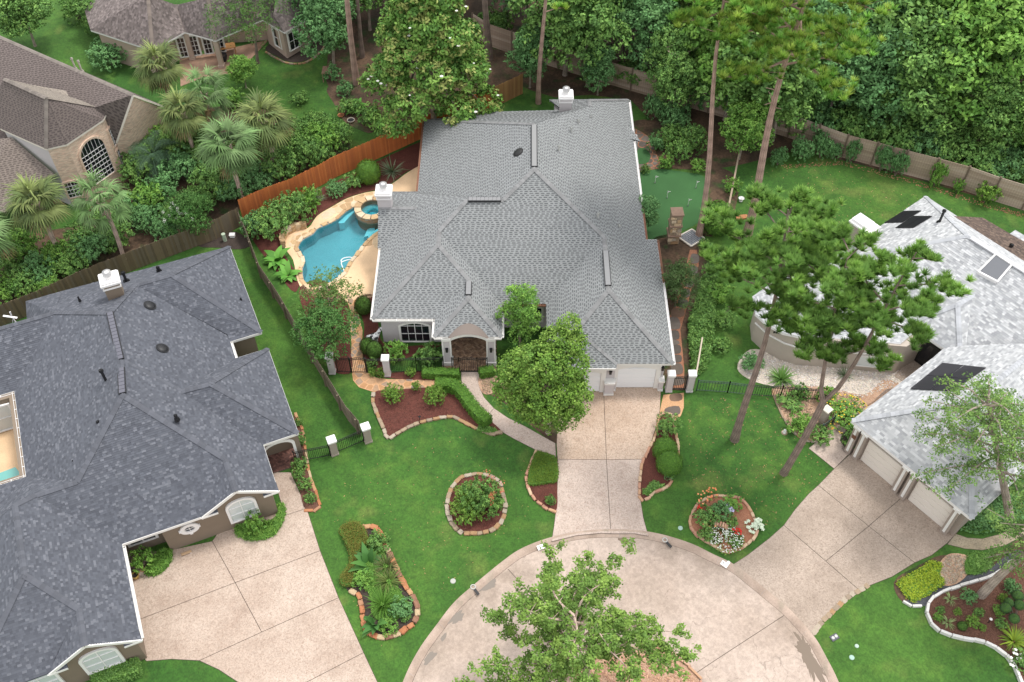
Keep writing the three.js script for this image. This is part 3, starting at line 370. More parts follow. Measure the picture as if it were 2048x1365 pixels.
function shingleFace(b, pts, st) {
  let n = newell(pts); if (n.y < 0) { pts = pts.slice().reverse(); n.negate(); }
  const U = V3(n.z, 0, -n.x); if (U.lengthSq() < 1e-6) U.set(1, 0, 0); U.normalize(); const W = n.clone().cross(U).normalize();
  const c = pts.reduce((a, p) => a.add(p), V3(0, 0, 0)).divideScalar(pts.length), P2 = pts.map((p) => { const d = p.clone().sub(c); return [d.dot(U), d.dot(W)]; });
  const tri3 = [], tri = THREE.ShapeUtils.triangulateShape(P2.map((p) => new THREE.Vector2(...p)), []).map((t) => { let T = t.map((i) => P2[i]); { const q = t.map((i) => pts[i].clone().sub(c).dot(n)), [A, B, D] = T, de = (B[0] - A[0]) * (D[1] - A[1]) - (B[1] - A[1]) * (D[0] - A[0]) || 1e-9, gu = ((q[1] - q[0]) * (D[1] - A[1]) - (q[2] - q[0]) * (B[1] - A[1])) / de, gv = ((q[2] - q[0]) * (B[0] - A[0]) - (q[1] - q[0]) * (D[0] - A[0])) / de; tri3.push([q[0] - gu * A[0] - gv * A[1], gu, gv]); } const a = (T[1][0] - T[0][0]) * (T[2][1] - T[0][1]) - (T[1][1] - T[0][1]) * (T[2][0] - T[0][0]); return a < 0 ? [T[0], T[2], T[1]] : T; });
  const bb = tri.map((T) => [Math.min(T[0][0], T[1][0], T[2][0]), Math.max(T[0][0], T[1][0], T[2][0]), Math.min(T[0][1], T[1][1], T[2][1]), Math.max(T[0][1], T[1][1], T[2][1])]);
  const u0 = Math.min(...P2.map((p) => p[0])), u1 = Math.max(...P2.map((p) => p[0])), v0 = Math.min(...P2.map((p) => p[1])), v1 = Math.max(...P2.map((p) => p[1])), ex = st.course || .15, th = st.th || .016, lift = .022;
  const put = (a0, a1, b0, b1, base, col, raise = 0) => { const R = [[a0, b0], [a1, b0], [a1, b1], [a0, b1]]; tri.forEach((T, k) => { const B = bb[k]; if (a1 < B[0] || a0 > B[1] || b1 < B[2] || b0 > B[3]) return; const q = clipTri(R, T); if (q.length < 3) return;
    const z = tri3[k], to = ([u, v]) => { const h = z[0] + z[1] * u + z[2] * v + lift + raise + th * (1 - (v - base) / ex); return c.clone().addScaledVector(U, u).addScaledVector(W, v).addScaledVector(n, h); }; b.poly(q.map(to), col);
    if (Math.abs(b0 - base) < 1e-6) for (let i = 0; i < q.length; i++) { const e = q[i], f = q[(i + 1) % q.length]; if (Math.abs(e[1] - b0) < 1e-5 && Math.abs(f[1] - b0) < 1e-5) { const A = to(e), C = to(f); b.quad(A, A.clone().addScaledVector(n, -th - raise), C.clone().addScaledVector(n, -th - raise), C, col); } } }); };
  let row = 0; for (let v = v0; v < v1; v += ex, row++) {
    if (st.dash) { let u = u0 - rr(0, .4); while (u < u1) { const wd = rr(.17, .27), wl = rr(.10, .18), L = mulc(st.light, rr(.88, 1.1)), D = mulc(st.dark, rr(.85, 1.15)), m = v + ex * .5; put(u, u + wd + wl, m, v + ex, v, L); put(u, u + wd, v, m, v, D); put(u + wd, u + wd + wl, v, m, v, mulc(st.light, rr(.95, 1.15)), .006); u += wd + wl; } }
    else { let u = u0 - rr(0, .5); while (u < u1) { const w = rr(st.w0 || .10, st.w1 || .24), r = rnd(), col = mulc(r < st.pl ? st.light : r < st.pl + st.pd ? st.dark : st.mid, rr(.88, 1.12)); put(u, u + w, v, v + ex, v, col, r < st.pl ? .006 : 0); u += w; } }
  }
}
function roofOn(parent, faces, st, caps = [], name = 'roof') { // deck + shingles + ridge caps
  const d = new MB(); for (const f of faces) { const q = f.map((p) => p.clone()); if (newell(q).y < 0) q.reverse(); const n = newell(q), c = q.reduce((a, p) => a.add(p.clone()), V3(0, 0, 0)).divideScalar(q.length), U = V3(n.z, 0, -n.x).normalize(), W = n.clone().cross(U); const P2 = q.map((p) => new THREE.Vector2(p.clone().sub(c).dot(U), p.clone().sub(c).dot(W))); for (const t of THREE.ShapeUtils.triangulateShape(P2, [])) { const T = t.map((i) => q[i]); if (newell(T).y < 0) T.reverse(); d.poly(T); d.poly(T.map((p) => p.clone().add(V3(0, -.09, 0))).reverse()); } }
  const r = d.build(name, mat(st.dark, { roughness: 1 }), parent), b = new MB(true); for (const f of faces) shingleFace(b, f, st); const vm = new THREE.MeshStandardMaterial({ vertexColors: true, roughness: .97 }); b.build('shingles', vm, r, 'stuff');
  if (caps.length) { const k = new MB(true); for (const [p, q] of caps) { const D = q.clone().sub(p), L = D.length(), N = Math.max(1, Math.round(L / .26)); D.divideScalar(L); const s = V3(-D.z, 0, D.x).normalize(), flat = Math.abs(D.y) < .12; for (let i = 0; i < N; i++) { const a = p.clone().addScaledVector(D, i * L / N), c = p.clone().addScaledVector(D, (i + 1.12) * L / N), col = mulc(st.cap || st.mid || st.light, rr(.82, 1.12)), w = .17, dr = flat ? .085 : .045; const A = (o, h, e) => o.clone().addScaledVector(s, e * w).add(V3(0, h - Math.abs(e) * dr, 0)); k.quad(A(a, .075, 0), A(c, .06, 0), A(c, .06, 1), A(a, .075, 1), col); k.quad(A(a, .075, -1), A(c, .06, -1), A(c, .06, 0), A(a, .075, 0), col); k.quad(A(a, .03, 0), A(a, .075, 0), A(a, .075, 1), A(a, .03, 1), col); k.quad(A(a, .03, -1), A(a, .075, -1), A(a, .075, 0), A(a, .03, 0), col); } } k.build('ridge_caps', vm, r, 'stuff'); }
  return r;
}
function edgeBoards(r, name, runs, material, h = .2, t = .04) { for (const [p, q] of runs) new MB().bar(p.clone().add(V3(0, -h / 2 + .02, 0)), q.clone().add(V3(0, -h / 2 + .02, 0)), t, h).build(name, material, r); }
function gutter(r, p, q, out, material = M.trim) { // open trough with hangers, out = outward unit [x,z]
  const o = V3(out[0], 0, out[1]), b = new MB(), P = (a, d, y) => a.clone().addScaledVector(o, d).add(V3(0, y, 0)); b.bar(P(p, .09, -.13), P(q, .09, -.13), .14, .012); b.bar(P(p, .165, -.07), P(q, .165, -.07), .02, .13); b.bar(P(p, .025, -.07), P(q, .025, -.07), .015, .13); const L = p.distanceTo(q), n = Math.max(1, Math.floor(L / .75)); for (let k = 0; k <= n; k++) { const c = p.clone().lerp(q, k / n); b.bar(P(c, .02, -.005), P(c, .18, -.005), .035, .015); } b.build('gutter', material, r); }
function onPlane(px, py, face) { const a = at(px, py, 0), b = at(px, py, 10), n = newell(face), d = b.clone().sub(a), t = face[0].clone().sub(a).dot(n) / d.dot(n); return { p: a.addScaledVector(d, t), n: n.y < 0 ? n.negate() : n }; }
function pipeVent(parent, p, h, material, r = .06) { const g = new MB(); g.tube([V3(0, -.15, 0), V3(0, .04, 0), V3(0, .05, 0)], [r * 2.6, r * 2.2, r], 10).tube([V3(0, .03, 0), V3(0, h, 0)], [r, r], 10).tube([V3(0, h - .12, 0), V3(0, h - .1, 0), V3(0, h + .03, 0), V3(0, h + .04, 0)], [r, r * 1.6, r * 1.6, r * .6], 10); const m = g.build('vent_pipe', material, parent); m.position.copy(p); return m; }
function turtleVent(parent, s, material) { const g = new THREE.SphereGeometry(.36, 20, 10, 0, 6.3, 0, 1.57).scale(1, .42, 1), m = mesh('roof_vent', g, material, parent), base = mesh('vent_flange', new THREE.CylinderGeometry(.42, .42, .03, 20), material, m); base.position.y = .01; m.position.copy(s.p).addScaledVector(s.n, .05); m.quaternion.setFromUnitVectors(V3(0, 1, 0), s.n); return m; }
function ridgeVent(parent, p, q, material) { const b = new MB(), k = new MB(), s = q.clone().sub(p).normalize().cross(V3(0, 1, 0)).normalize(); const N = Math.max(2, Math.round(p.distanceTo(q) / .3)); for (let i = 0; i < N; i++) b.bar(p.clone().lerp(q, (i + .02) / N).add(V3(0, .075, 0)), p.clone().lerp(q, (i + .96) / N).add(V3(0, .09, 0)), .34, .05); const v = b.build('ridge_vent', material, parent); for (const e of [-1, 1]) k.bar(p.clone().addScaledVector(s, e * .2).add(V3(0, .03, 0)), q.clone().addScaledVector(s, e * .2).add(V3(0, .03, 0)), .06, .09); for (const o of [p, q]) k.bar(o.clone().addScaledVector(s, -.2).add(V3(0, .04, 0)), o.clone().addScaledVector(s, .2).add(V3(0, .04, 0)), .04, .08); k.build('vent_slot', M.black, v); }
function chimney(parent, x, z, y0, y1, w, d, turn, body, cap) { // stepped cap and a round flue
  const b = new MB(), c = mesh('chimney', new MB().box(0, (y1 - y0) / 2, 0, w, y1 - y0, d).geo(), body, parent); c.position.set(x, y0, z); c.rotation.y = turn; const H = y1 - y0;
  b.box(0, H + .08, 0, w + .24, .16, d + .24).box(0, H + .22, 0, w + .12, .12, d + .12).box(0, H - .28, 0, w + .12, .12, d + .12); b.build('chimney_cap', cap, c);
  const f = new MB(); f.tube([V3(0, H + .26, 0), V3(0, H + .5, 0)], [.2, .2], 14); for (let k = 0; k < 3; k++) f.tube([V3(0, H + .5 + k * .1, 0), V3(0, H + .53 + k * .1, 0), V3(0, H + .57 + k * .1, 0), V3(0, H + .575 + k * .1, 0)], [.24, .29, .29, .2], 16); f.build('flue', cap, c); return c;
}
const archShape = (w, h, rise) => { const s = new THREE.Shape(); s.moveTo(-w / 2, 0); s.lineTo(w / 2, 0); s.lineTo(w / 2, h - rise); const n = 12; for (let k = 1; k <= n; k++) { const a = k / n * Math.PI; s.lineTo(w / 2 * Math.cos(a), h - rise + rise * Math.sin(a)); } return s; };
const flatArc = (w, h, rise) => { const s = new THREE.Shape(); s.moveTo(-w / 2, 0); s.lineTo(w / 2, 0); s.lineTo(w / 2, h - rise); const n = 10; for (let k = 1; k <= n; k++) { const t = 1 - 2 * k / n; s.lineTo(t * w / 2, h - rise + rise * (1 - t * t)); } return s; };
function windowOn(parent, x, y, z, turn, w, h, rise, o = {}) { // trim, frame with glazing bars, pane: all real pieces
  const S = o.round ? archShape : flatArc, outer = S(w + .3, h + .22, rise + .04), inner = S(w, h, rise), hole = new THREE.Path(inner.getPoints().map((p) => new THREE.Vector2(p.x, p.y + .06))); outer.holes.push(hole);
  const win = mesh('window', new THREE.ExtrudeGeometry(outer, { depth: .12, bevelEnabled: false }), o.trim || M.trim, parent); win.position.set(x, y, z); win.rotation.y = turn;
  const pane = mesh('pane', new THREE.ShapeGeometry(inner), o.pane || M.glass, win); pane.position.set(0, .06, .03);
  const b = new MB(), nx = o.nx ?? 4, ny = o.ny ?? 2, t = o.bar || .028; for (let k = 0; k <= nx; k++) { const X = -w / 2 + w * k / nx, top = o.round ? h - rise + rise * Math.sqrt(Math.max(0, 1 - (2 * X / w) ** 2)) : h - rise + rise * (1 - (2 * X / w) ** 2); b.box(X, .06 + top / 2, .05, k === nx / 2 ? t * 1.6 : t, top, .04); } for (let k = 0; k <= ny; k++) b.box(0, .06 + (h - rise) * k / ny, .052, w, t, .04); b.build('glazing_bars', o.bars || M.white, win); return win;
}
function lantern(parent, x, y, z, turn) { const b = new MB(); b.box(0, 0, 0, .16, .26, .16).box(0, .17, 0, .2, .05, .2).box(0, .22, 0, .08, .06, .08).box(0, -.15, 0, .1, .05, .1).box(0, .02, -.1, .06, .3, .06); const m = b.build('wall_lantern', M.black, parent); m.position.set(x, y, z); m.rotation.y = turn; return m; }
function herringbone(name, poly, top, cols, parent, turn = 0, L = .2, Wd = .1) { const b = new MB(true), xs = poly.map((p) => p[0]), zs = poly.map((p) => p[1]), cx = (Math.min(...xs) + Math.max(...xs)) / 2, cz = (Math.min(...zs) + Math.max(...zs)) / 2, R = Math.hypot(Math.max(...xs) - cx, Math.max(...zs) - cz) + .3, co = Math.cos(turn), si = Math.sin(turn), N = Math.ceil(R / Wd); for (let i = -N; i <= N; i++) for (let j = -N; j <= N; j++) { const m = (((i - j) % 4) + 4) % 4; if (m !== 0 && m !== 2) continue; const hor = m === 0, lx = i * Wd + (hor ? L / 2 : Wd / 2), lz = j * Wd + (hor ? Wd / 2 : -L / 2 + Wd), x = cx + lx * co + lz * si, z = cz - lx * si + lz * co; if (!inPoly(x, z, poly)) continue; b.box(x, top - .015 + rr(-.002, .002), z, hor ? L - .012 : Wd - .012, .03, hor ? Wd - .012 : L - .012, mulc(pick(cols), rr(.8, 1.2)), turn); } return b.build(name, new THREE.MeshStandardMaterial({ vertexColors: true, roughness: .95 }), parent, 'stuff'); }
const P = (x, h, z) => V3(x, h, z);

// ---------- the grey house in the middle ----------
{
  const g = thing('grey_house', 'large pale stucco house with grey hipped shingle roof beside the pool', 'house'), st = { dash: true, light: [.252, .260, .262], dark: [.112, .118, .122], cap: [.228, .228, .230] };
  const t = .62, XL = -9.65, XR = 9.92, XG = 10.74, ZA = .51, ZM = -.89, ZG = 4.5, ZB = -22.6, E = 3;
  const apA = P(-5.17, 5.75, -3.98), apA2 = P(-5.17, 5.75, -5.33), rW = P(-3.2, 6.95, -7.25), rE = P(-.62, 6.95, -7.25), top = P(1.6, 8.18, -9.15), topB = P(1.65, 8.18, -14.3), pA = P(-3.0, 4.4, -.1), pB = P(-3.0, 4.4, -2.15 + .1);
  const gA = P(6.5, 5.62, .25), gB = P(6.55, 5.46, -5.0), cV = P(-9.65, 3, -6.45), cR = P(-7.05, 4.62, -9.0), cL = P(-9.9, 4.62, -9.0), bW = P(-7.3, 3, -12.6), dR = P(6.3, 5.25, -20.4), dB = P(6.3, 5.25, -21.2);
  const F = {
    leftA: [P(XL, E, ZA), P(XL, E, -6.45), cR, rW, apA2, apA], frontA: [P(XL, E, ZA), apA, P(-3.0, 4.4, -1.78), P(-5.31, E, ZA)], rightA: [apA, apA2, P(-.73, E, ZM), P(-.73, 3, -.72), P(-3.0, 4.4, -1.83)],
    porchL: [P(-5.31, E, 2.14), P(-5.31, E, ZA), P(-3.0, 4.42, -1.75), pA], porchF: [P(-5.31, E, 2.14), pA, P(-.72, E, 2.14)], porchR: [pA, P(-3.0, 4.42, -1.75), P(-.72, E, -.8), P(-.72, E, 2.14)],
    main: [apA2, rW, rE, top, gB, P(2.4, E, -.33 - .56), P(-.73, E, ZM)], right: [top, topB, dR, dB, P(XR, E, -24.3), P(XR, E, -7.29), gB], garR: [gB, P(XR, E, -7.29), P(XG, E, -7.29), P(XG, E, ZG), gA], garL: [gB, gA, P(4.35, 4.2, 2.55), P(2.4, E, 4.4), P(2.4, E, -.9)], garF: [gA, P(XG, E, ZG), P(7.0, E, ZG), P(4.35, 4.2, 2.55)], garF2: [P(4.35, 4.22, 2.55), P(7.0, E, ZG + .02), P(6.9, 2.95, 4.92), P(2.4, 2.95, 4.92), P(2.4, E, 4.4)],
    backL: [top, rE, bW, P(-7.3, E, -21.5), topB], back: [topB, P(-7.3, E, -21.5), P(-2.2, E, -22.6), P(3, E, -22.6), P(4.2, 3.95, -21.6)], backW: [rW, rE, bW, P(-9.9, E, -12.6), cL, cR], chim: [cL, cR, cV, P(-9.9, 3.0, -6.45)],
    rearL: [topB, P(4.2, 3.95, -21.6), P(3.2, E, -24.3), dB, dR], rearB: [dB, P(3.2, E, -24.3), P(XR, E, -24.3)],
  };
  const r = roofOn(g, Object.values(F), st, [[apA, P(XL, E, ZA)], [apA, P(-3.0, 4.4, -1.83)], [apA, apA2], [apA2, rW], [rW, rE], [rE, top], [top, gB], [top, topB], [pA, P(-5.31, E, 2.14)], [pA, P(-.72, E, 2.14)], [pA, P(-3.0, 4.4, -1.8)], [gA, gB], [gA, P(XG, E, ZG)], [gA, P(4.35, 4.2, 2.55)], [P(4.35, 4.2, 2.55), P(7.0, E, ZG)], [topB, P(-7.3, E, -21.5)], [dR, dB], [dB, P(XR, E, -24.3)], [cL, cR]]);
  const ev = (a, b) => [P(a[0], E, a[1]), P(b[0], E, b[1])];
  edgeBoards(r, 'fascia', [ev([XL, ZA], [XL, -12.6]), ev([XL, ZA], [-5.31, ZA]), ev([-5.31, ZA], [-5.31, 2.14]), ev([-5.31, 2.14], [-4.25, 2.14]), ev([-1.75, 2.14], [-.72, 2.14]), ev([-.72, 2.14], [-.72, ZM]), ev([-.72, ZM], [2.4, ZM]), ev([2.4, ZM], [2.4, 4.92]), ev([2.4, 4.92], [6.9, 4.92]), ev([7, ZG], [XG, ZG]), ev([XG, ZG], [XG, -7.29]), ev([XR, -7.29], [XG, -7.29]), ev([XR, -7.29], [XR, -24.3]), ev([-7.3, -12.6], [-7.3, -21.5]), ev([XR, -24.3], [3.2, -24.3])], M.trim, .18);
  gutter(r, P(XL, E, ZA), P(XL, E, -6.4), [-1, 0]); gutter(r, P(XL, E, ZA), P(-5.5, E, ZA), [0, 1]); gutter(r, P(-5.31, E, .7), P(-5.31, E, 2.14), [-1, 0]); gutter(r, P(-5.31, E, 2.14), P(-4.2, E, 2.14), [0, 1]); gutter(r, P(-1.8, E, 2.14), P(-.72, E, 2.14), [0, 1]); gutter(r, P(-.72, E, 2.14), P(-.72, E, 0), [1, 0]); gutter(r, P(-.5, E, ZM), P(2.8, E, ZM), [0, 1], M.copper); gutter(r, P(XG, E, ZG), P(XG, E, -3), [1, 0], M.white); gutter(r, P(XG, E, -3), P(XG, E, -7.2), [1, 0], M.copper); gutter(r, P(XR, E, -7.4), P(XR, E, -11), [1, 0], M.copper); gutter(r, P(XR, E, -11.6), P(XR, E, -24.2), [1, 0], M.white); gutter(r, P(-7.3, E, -12.8), P(-7.3, E, -21.4), [-1, 0], M.copper);
  const capM = mat([.24, .24, .245], { roughness: .95 }); ridgeVent(r, P(1.6, 8.2, -9.4), P(1.65, 8.2, -14.1), mat([.25, .25, .25])); ridgeVent(r, gA.clone().add(V3(0, .02, -.4)), P(6.52, 5.66, -3.4), capM); ridgeVent(r, P(-3, 4.44, -.4), P(-3, 4.44, -1.6), capM); ridgeVent(r, P(-3.1, 7, -7.25), P(-.8, 7, -7.25), capM);
  const black = mat([.015, .015, .015], { roughness: .6 }); turtleVent(r, onPlane(1037, 306, F.backL), black);
  for (const [x, y, h] of [[1142, 268, .55], [1117, 306, .6], [1156, 250, .45], [1195, 443, .75], [1238, 458, .35], [1181, 240, .3]]) pipeVent(r, onPlane(x, y, F.right).p, h, mat([.62, .62, .60], { metalness: .4, roughness: .45 }), .07);
  { const c = at(776, 428, 3.6); chimney(g, c.x - .1, c.z, 2.2, heightAt(c, 384), 1.0, .95, 0, M.stucco, M.white); const d = at(1130, 232, 4.2); chimney(g, d.x, d.z, 3, heightAt(d, 192), .95, .9, 0, M.stucco, M.white); }
  // small bay roofs on the garden side
  for (const [a, b, c] of [[[1257, 250], [1281, 283], [1266, 284]], [[1263, 385], [1284, 413], [1266, 414]]]) { const p = at(...a, 3.3), q = at(...b, 2.85), s = at(...c, 3.0); roofOn(g, [[p, q, s.clone().add(V3(-.6, .4, 0))], [p, s.clone().add(V3(-.6, .4, 0)), P(p.x - .5, 3.4, p.z)]], st, [], 'bay_roof'); new MB().box(q.x - .45, 1.3, q.z - .7, .6, 2.6, 1.0).build('bay_wall', M.stucco, g); }
  // walls
  const foot = [[-9.2, -12.2], [-9.2, .08], [-4.95, .08], [-4.95, -1.9], [-1.15, -1.9], [-1.15, -1.3], [2.8, -1.3], [2.8, 4.48], [6.95, 4.48], [6.95, 4.14], [10.3, 4.14], [10.3, -6.85], [9.45, -6.85], [9.45, -23.9], [3.6, -23.9], [3.6, -22.2], [-6.85, -21.1], [-6.85, -12.2]];
  slab('wall', foot, 2.95, 0, M.stucco, g);
  { const z = .09, hb = heightAt({ z: .2 }, 685), ht = heightAt({ z: .2 }, 645); windowOn(g, at(828, 668, 1.7).x, hb, z, 0, 2.0, ht - hb - .2, .32, { nx: 4, ny: 2 }); }
  windowOn(g, 1.5, .7, -1.29, 0, 1.2, 1.6, .2, { nx: 2, ny: 3 });
  // garage doors in arched surrounds
  const door = (x, z, w) => { const s = new THREE.Shape(); s.moveTo(-w / 2 - .34, 0); s.lineTo(w / 2 + .34, 0); s.lineTo(w / 2 + .34, 2.55); for (let k = 0; k <= 8; k++) { const u = 1 - 2 * k / 8; s.lineTo(u * (w / 2 + .34), 2.55 + .3 * (1 - u * u)); } const hole = new THREE.Path(); hole.moveTo(-w / 2, 0); hole.lineTo(w / 2, 0); hole.lineTo(w / 2, 2.1); for (let k = 0; k <= 8; k++) { const u = 1 - 2 * k / 8; hole.lineTo(u * w / 2, 2.1 + .22 * (1 - u * u)); } s.holes.push(hole); const tr = mesh('door_surround', new THREE.ExtrudeGeometry(s, { depth: .14, bevelEnabled: false }), M.trim, g); tr.position.set(x, .02, z); const d = mesh('garage_door', new THREE.BoxGeometry(w, 2.3, .02).translate(0, 1.15, 0), mat([.66, .67, .69], { roughness: .5 }), g); d.position.set(x, .03, z + .02); for (let i = 0; i < 4; i++) { const pn = mesh('door_panel', new RoundedBoxGeometry(w - .02, .51, .05, 1, .012).translate(0, .285 + i * .53, .03), mat([.84, .85, .87], { roughness: .5 }), d); } };
  door(8.47, 4.15, 2.56); door(4.75, 4.49, 2.5);
  const pier = (x, z, w, h) => { const b = new MB(); b.box(x, h / 2, z, w, h, .42); b.build('garage_pier', M.stucco, g); const c = new MB(); c.box(x, h + .07, z, w + .12, .14, .54).box(x, .1, z, w + .06, .2, .48); c.build('pier_moulding', M.trim, g); }; pier(6.62, 4.68, .62, 1.25); pier(10.2, 4.3, .3, 1.0); pier(6.98, 4.3, .24, 1.0);
  lantern(g, 6.62, 2.2, 4.62, 0); lantern(g, 10.15, 2.2, 4.3, 0);
  // porch: piers, arch, eyebrow, paving
  for (const x of [-4.5, -1.45]) { const b = new MB(); b.box(x, 1.45, 2.0, .5, 2.9, .5); b.build('porch_pier', M.stucco, g); const c = new MB(); for (const e of [-1, 1]) c.box(x + e * .27, 1.5, 2.18, .1, 2.6, .2); c.box(x, .2, 2.02, .74, .4, .66).box(x, 2.8, 2.02, .66, .2, .62); c.build('pier_trim', M.trim, g); lantern(g, x, 1.75, 2.33, 0); }
  { const s = new THREE.Shape(), w = 2.55; s.moveTo(-w / 2 - .12, 0); for (let k = 0; k <= 14; k++) { const u = -1 + 2 * k / 14; s.lineTo(u * (w / 2 + .12), .22 + .5 * (1 - u * u)); } s.lineTo(w / 2 + .12, 0); for (let k = 0; k <= 14; k++) { const u = 1 - 2 * k / 14; s.lineTo(u * w / 2, .5 * (1 - u * u)); } const m = mesh('porch_arch', new THREE.ExtrudeGeometry(s, { depth: .3, bevelEnabled: false }), M.trim, g); m.position.set(-2.97, 2.68, 1.98);
    const b = new MB(true); for (let k = 0; k < 12; k++) { const f = (k2) => { const u = -1 + 2 * k2 / 12; return [u * (w / 2 + .1), 2.93 + .5 * (1 - u * u)]; }, [x0, y0] = f(k), [x1, y1] = f(k + 1), dz = (y) => 2.3 - (y - 2.9) * 1.9; b.quad(P(-2.97 + x0, y0, 2.3), P(-2.97 + x1, y1, 2.3), P(-2.97 + x1, y1 + .1, Math.min(2.2, 2.2 - (y1 - 2.95) * 1.7)), P(-2.97 + x0, y0 + .1, Math.min(2.2, 2.2 - (y0 - 2.95) * 1.7)), [.19, .155, .135]); } b.build('eyebrow_roof', new THREE.MeshStandardMaterial({ vertexColors: true, roughness: .9 }), g); }
  reseed(61); slab('porch_slab', [[-4.9, -1.9], [-1.1, -1.9], [-1.1, 2.8], [-4.9, 2.8]], .03, 0, M.joint, g); herringbone('porch_pavers', [[-4.85, -1.85], [-1.15, -1.85], [-1.15, 2.78], [-4.85, 2.78]], .06, [[.30, .185, .115], [.37, .245, .16], [.22, .135, .09]], g, Math.PI / 4, .26, .13);
  new MB().box(-3, 1.1, -1.86, 1.5, 2.2, .08).build('front_door', mat([.045, .022, .014], { roughness: .4 }), g);
}
// ---------- the slate-blue roofed house on the left ----------
{
  const g = thing('brown_stucco_house', 'brown stucco house with blue-grey mottled shingle roof around a courtyard', 'house'), O = at(243, 1089, 3), th = 66.8 * Math.PI / 180, S = [Math.cos(th), Math.sin(th)], Ev = [S[1], -S[0]], turn = Math.atan2(S[0], S[1]);
  const L = (e, s, h = 3) => V3(O.x + e * Ev[0] + s * S[0], h, O.z + e * Ev[1] + s * S[1]), L2 = (e, s) => { const p = L(e, s); return [p.x, p.z]; };
  const loc = (px, py, h) => { const p = at(px, py, h), dx = p.x - O.x, dz = p.z - O.z; return [dx * Ev[0] + dz * Ev[1], dx * S[0] + dz * S[1]]; };
  const st = { w0: .11, w1: .25, light: [.132, .138, .160], mid: [.091, .097, .116], dark: [.075, .080, .097], pl: .14, pd: .32, cap: [.102, .107, .126], course: .135 };
  const apN = L(2.75, -14.5, 6.95), ap1 = L(2.75, -10.3, 6.95), ap2 = L(2.45, -7.2, 7.25), j1 = L(5.55, -7.75, 5.35), gj = L(6.9, -2.4, 4.42), gAp = L(6.95, .05, 4.4), nA = L(6.95, -17.7, 5.7), nW = L(4.55, -17.7, 5.7), w2 = L(7.36, -7.55, 5.45), sw = L(-1.3, -3.66, 5.2), sw2 = L(-3.66, -3.66, 5.2), gN = L(-4.65, -3.0, 5.75), ap3 = L(-4.6, 1.7, 5.78), gj3 = L(-2.5, 4.05, 4.5), gAp3 = L(-2.5, 6.3, 4.5), rw0 = L(-.9, -17.8, 5.2), rw1 = L(-9, -17.8, 5.2);
  const F = {
    east: [apN, ap1, j1, L(9.25, -11.09), L(9.25, -13.6), nW], nS: [nW, L(9.25, -13.3, 3.1), L(9.25, -12.7), L(11.42, -12.7), nA], nE: [nA, L(11.42, -12.7), L(11.3, -21.8)], nN: [nA, L(11.3, -21.8), L(-.64, -22), L(-.9, -20.2, 3.9), rw0, apN, nW],
    w2N: [j1, w2, L(11.47, -11.09), L(9.25, -11.09)], w2E: [w2, L(11.47, -11.09), L(11.49, -3.57)], w2S: [j1, w2, L(11.49, -3.57), L(9.24, -3.57)], se: [ap1, j1, L(9.24, -3.57), L(9.24, .05), gAp, gj, ap2],
    south: [ap2, gj, L(4.65, .02), L(0, 0), sw2, sw], gabW: [gj, gAp, L(4.62, .05, 3)], west: [apN, rw0, L(-4.6, -14.1), L(-4.6, -6.95), sw, ap2, ap1], courtN: [rw0, rw1, L(-9, -14.1), L(-4.6, -14.1)], courtS: [sw, sw2, gN, L(-9.1, -3, 3.05), L(-9, -6.95), L(-4.6, -6.95)],
    garE: [sw2, gN, ap3, gj3, gAp3, L(0, 6.3), L(0, 0)], garS: [ap3, gj3, L(-4.85, 6.25), L(-9.1, 6.25)], garGW: [gj3, gAp3, L(-4.8, 6.3)], garW: [gN, ap3, L(-9.1, 6.25), L(-9.1, -3)], north: [rw0, rw1, L(-9, -20.15), L(-3.2, -20.15), L(-3.1, -22), L(-.64, -22)], dorm: [L(-3.1, -22), L(-.6, -22), L(.6, -19.2, 4.3)], dormE: [L(.6, -19.2, 4.3), L(-.6, -22), L(2.4, -22)],
  };
  delete F.dorm; delete F.dormE;
  const r = roofOn(g, Object.values(F), st, [[apN, ap1], [ap1, ap2], [ap1, j1], [j1, w2], [w2, L(11.47, -11.09)], [w2, L(11.49, -3.57)], [ap2, gj], [gj, gAp], [ap2, sw], [sw, sw2], [gN, ap3], [ap3, gj3], [gj3, gAp3], [ap3, L(-9.1, 6.25)], [nW, nA], [nA, L(11.42, -12.7)], [nA, L(11.3, -21.8)], [apN, nW], [apN, rw0], [rw0, rw1], [sw2, gN]]);
  edgeBoards(r, 'fascia', [[L(11.42, -12.7), L(9.25, -12.7)], [L(9.25, -11.09), L(11.47, -11.09)], [L(11.49, -3.57), L(8.5, -3.57)], [L(5.57, .02), L(0, .02)], [L(0, 0), L(0, 6.3)], [L(11.42, -12.7), L(11.3, -21.8)], [L(11.47, -11.09), L(11.49, -3.57)], [L(9.24, -3.57), L(9.24, .05)], [gAp, L(9.3, .08, 2.97)], [gAp, L(4.6, .08, 2.97)], [gAp3, L(.05, 6.33, 2.97)], [gAp3, L(-4.85, 6.33, 2.97)], [L(-4.6, -14.1), L(-4.6, -6.95)], [L(-4.6, -14.1), L(-9, -14.1)], [L(-4.6, -6.95), L(-9, -6.95)], [L(-9, -20.15), L(-3.3, -20.15)]], M.trim, .2, .07);
  const S3 = (d) => [S[0] * d, S[1] * d], E3 = (d) => [Ev[0] * d, Ev[1] * d];
  gutter(r, L(9.25, -14), L(9.25, -11.15), E3(1)); gutter(r, L(-4.6, -14.1), L(-4.6, -7), E3(-1), M.white); gutter(r, L(-9, -14.1), L(-4.6, -14.1), S3(1), M.white); gutter(r, L(-9, -6.95), L(-4.6, -6.95), S3(-1), M.white); gutter(r, L(0, .2), L(0, 6.2), E3(1));
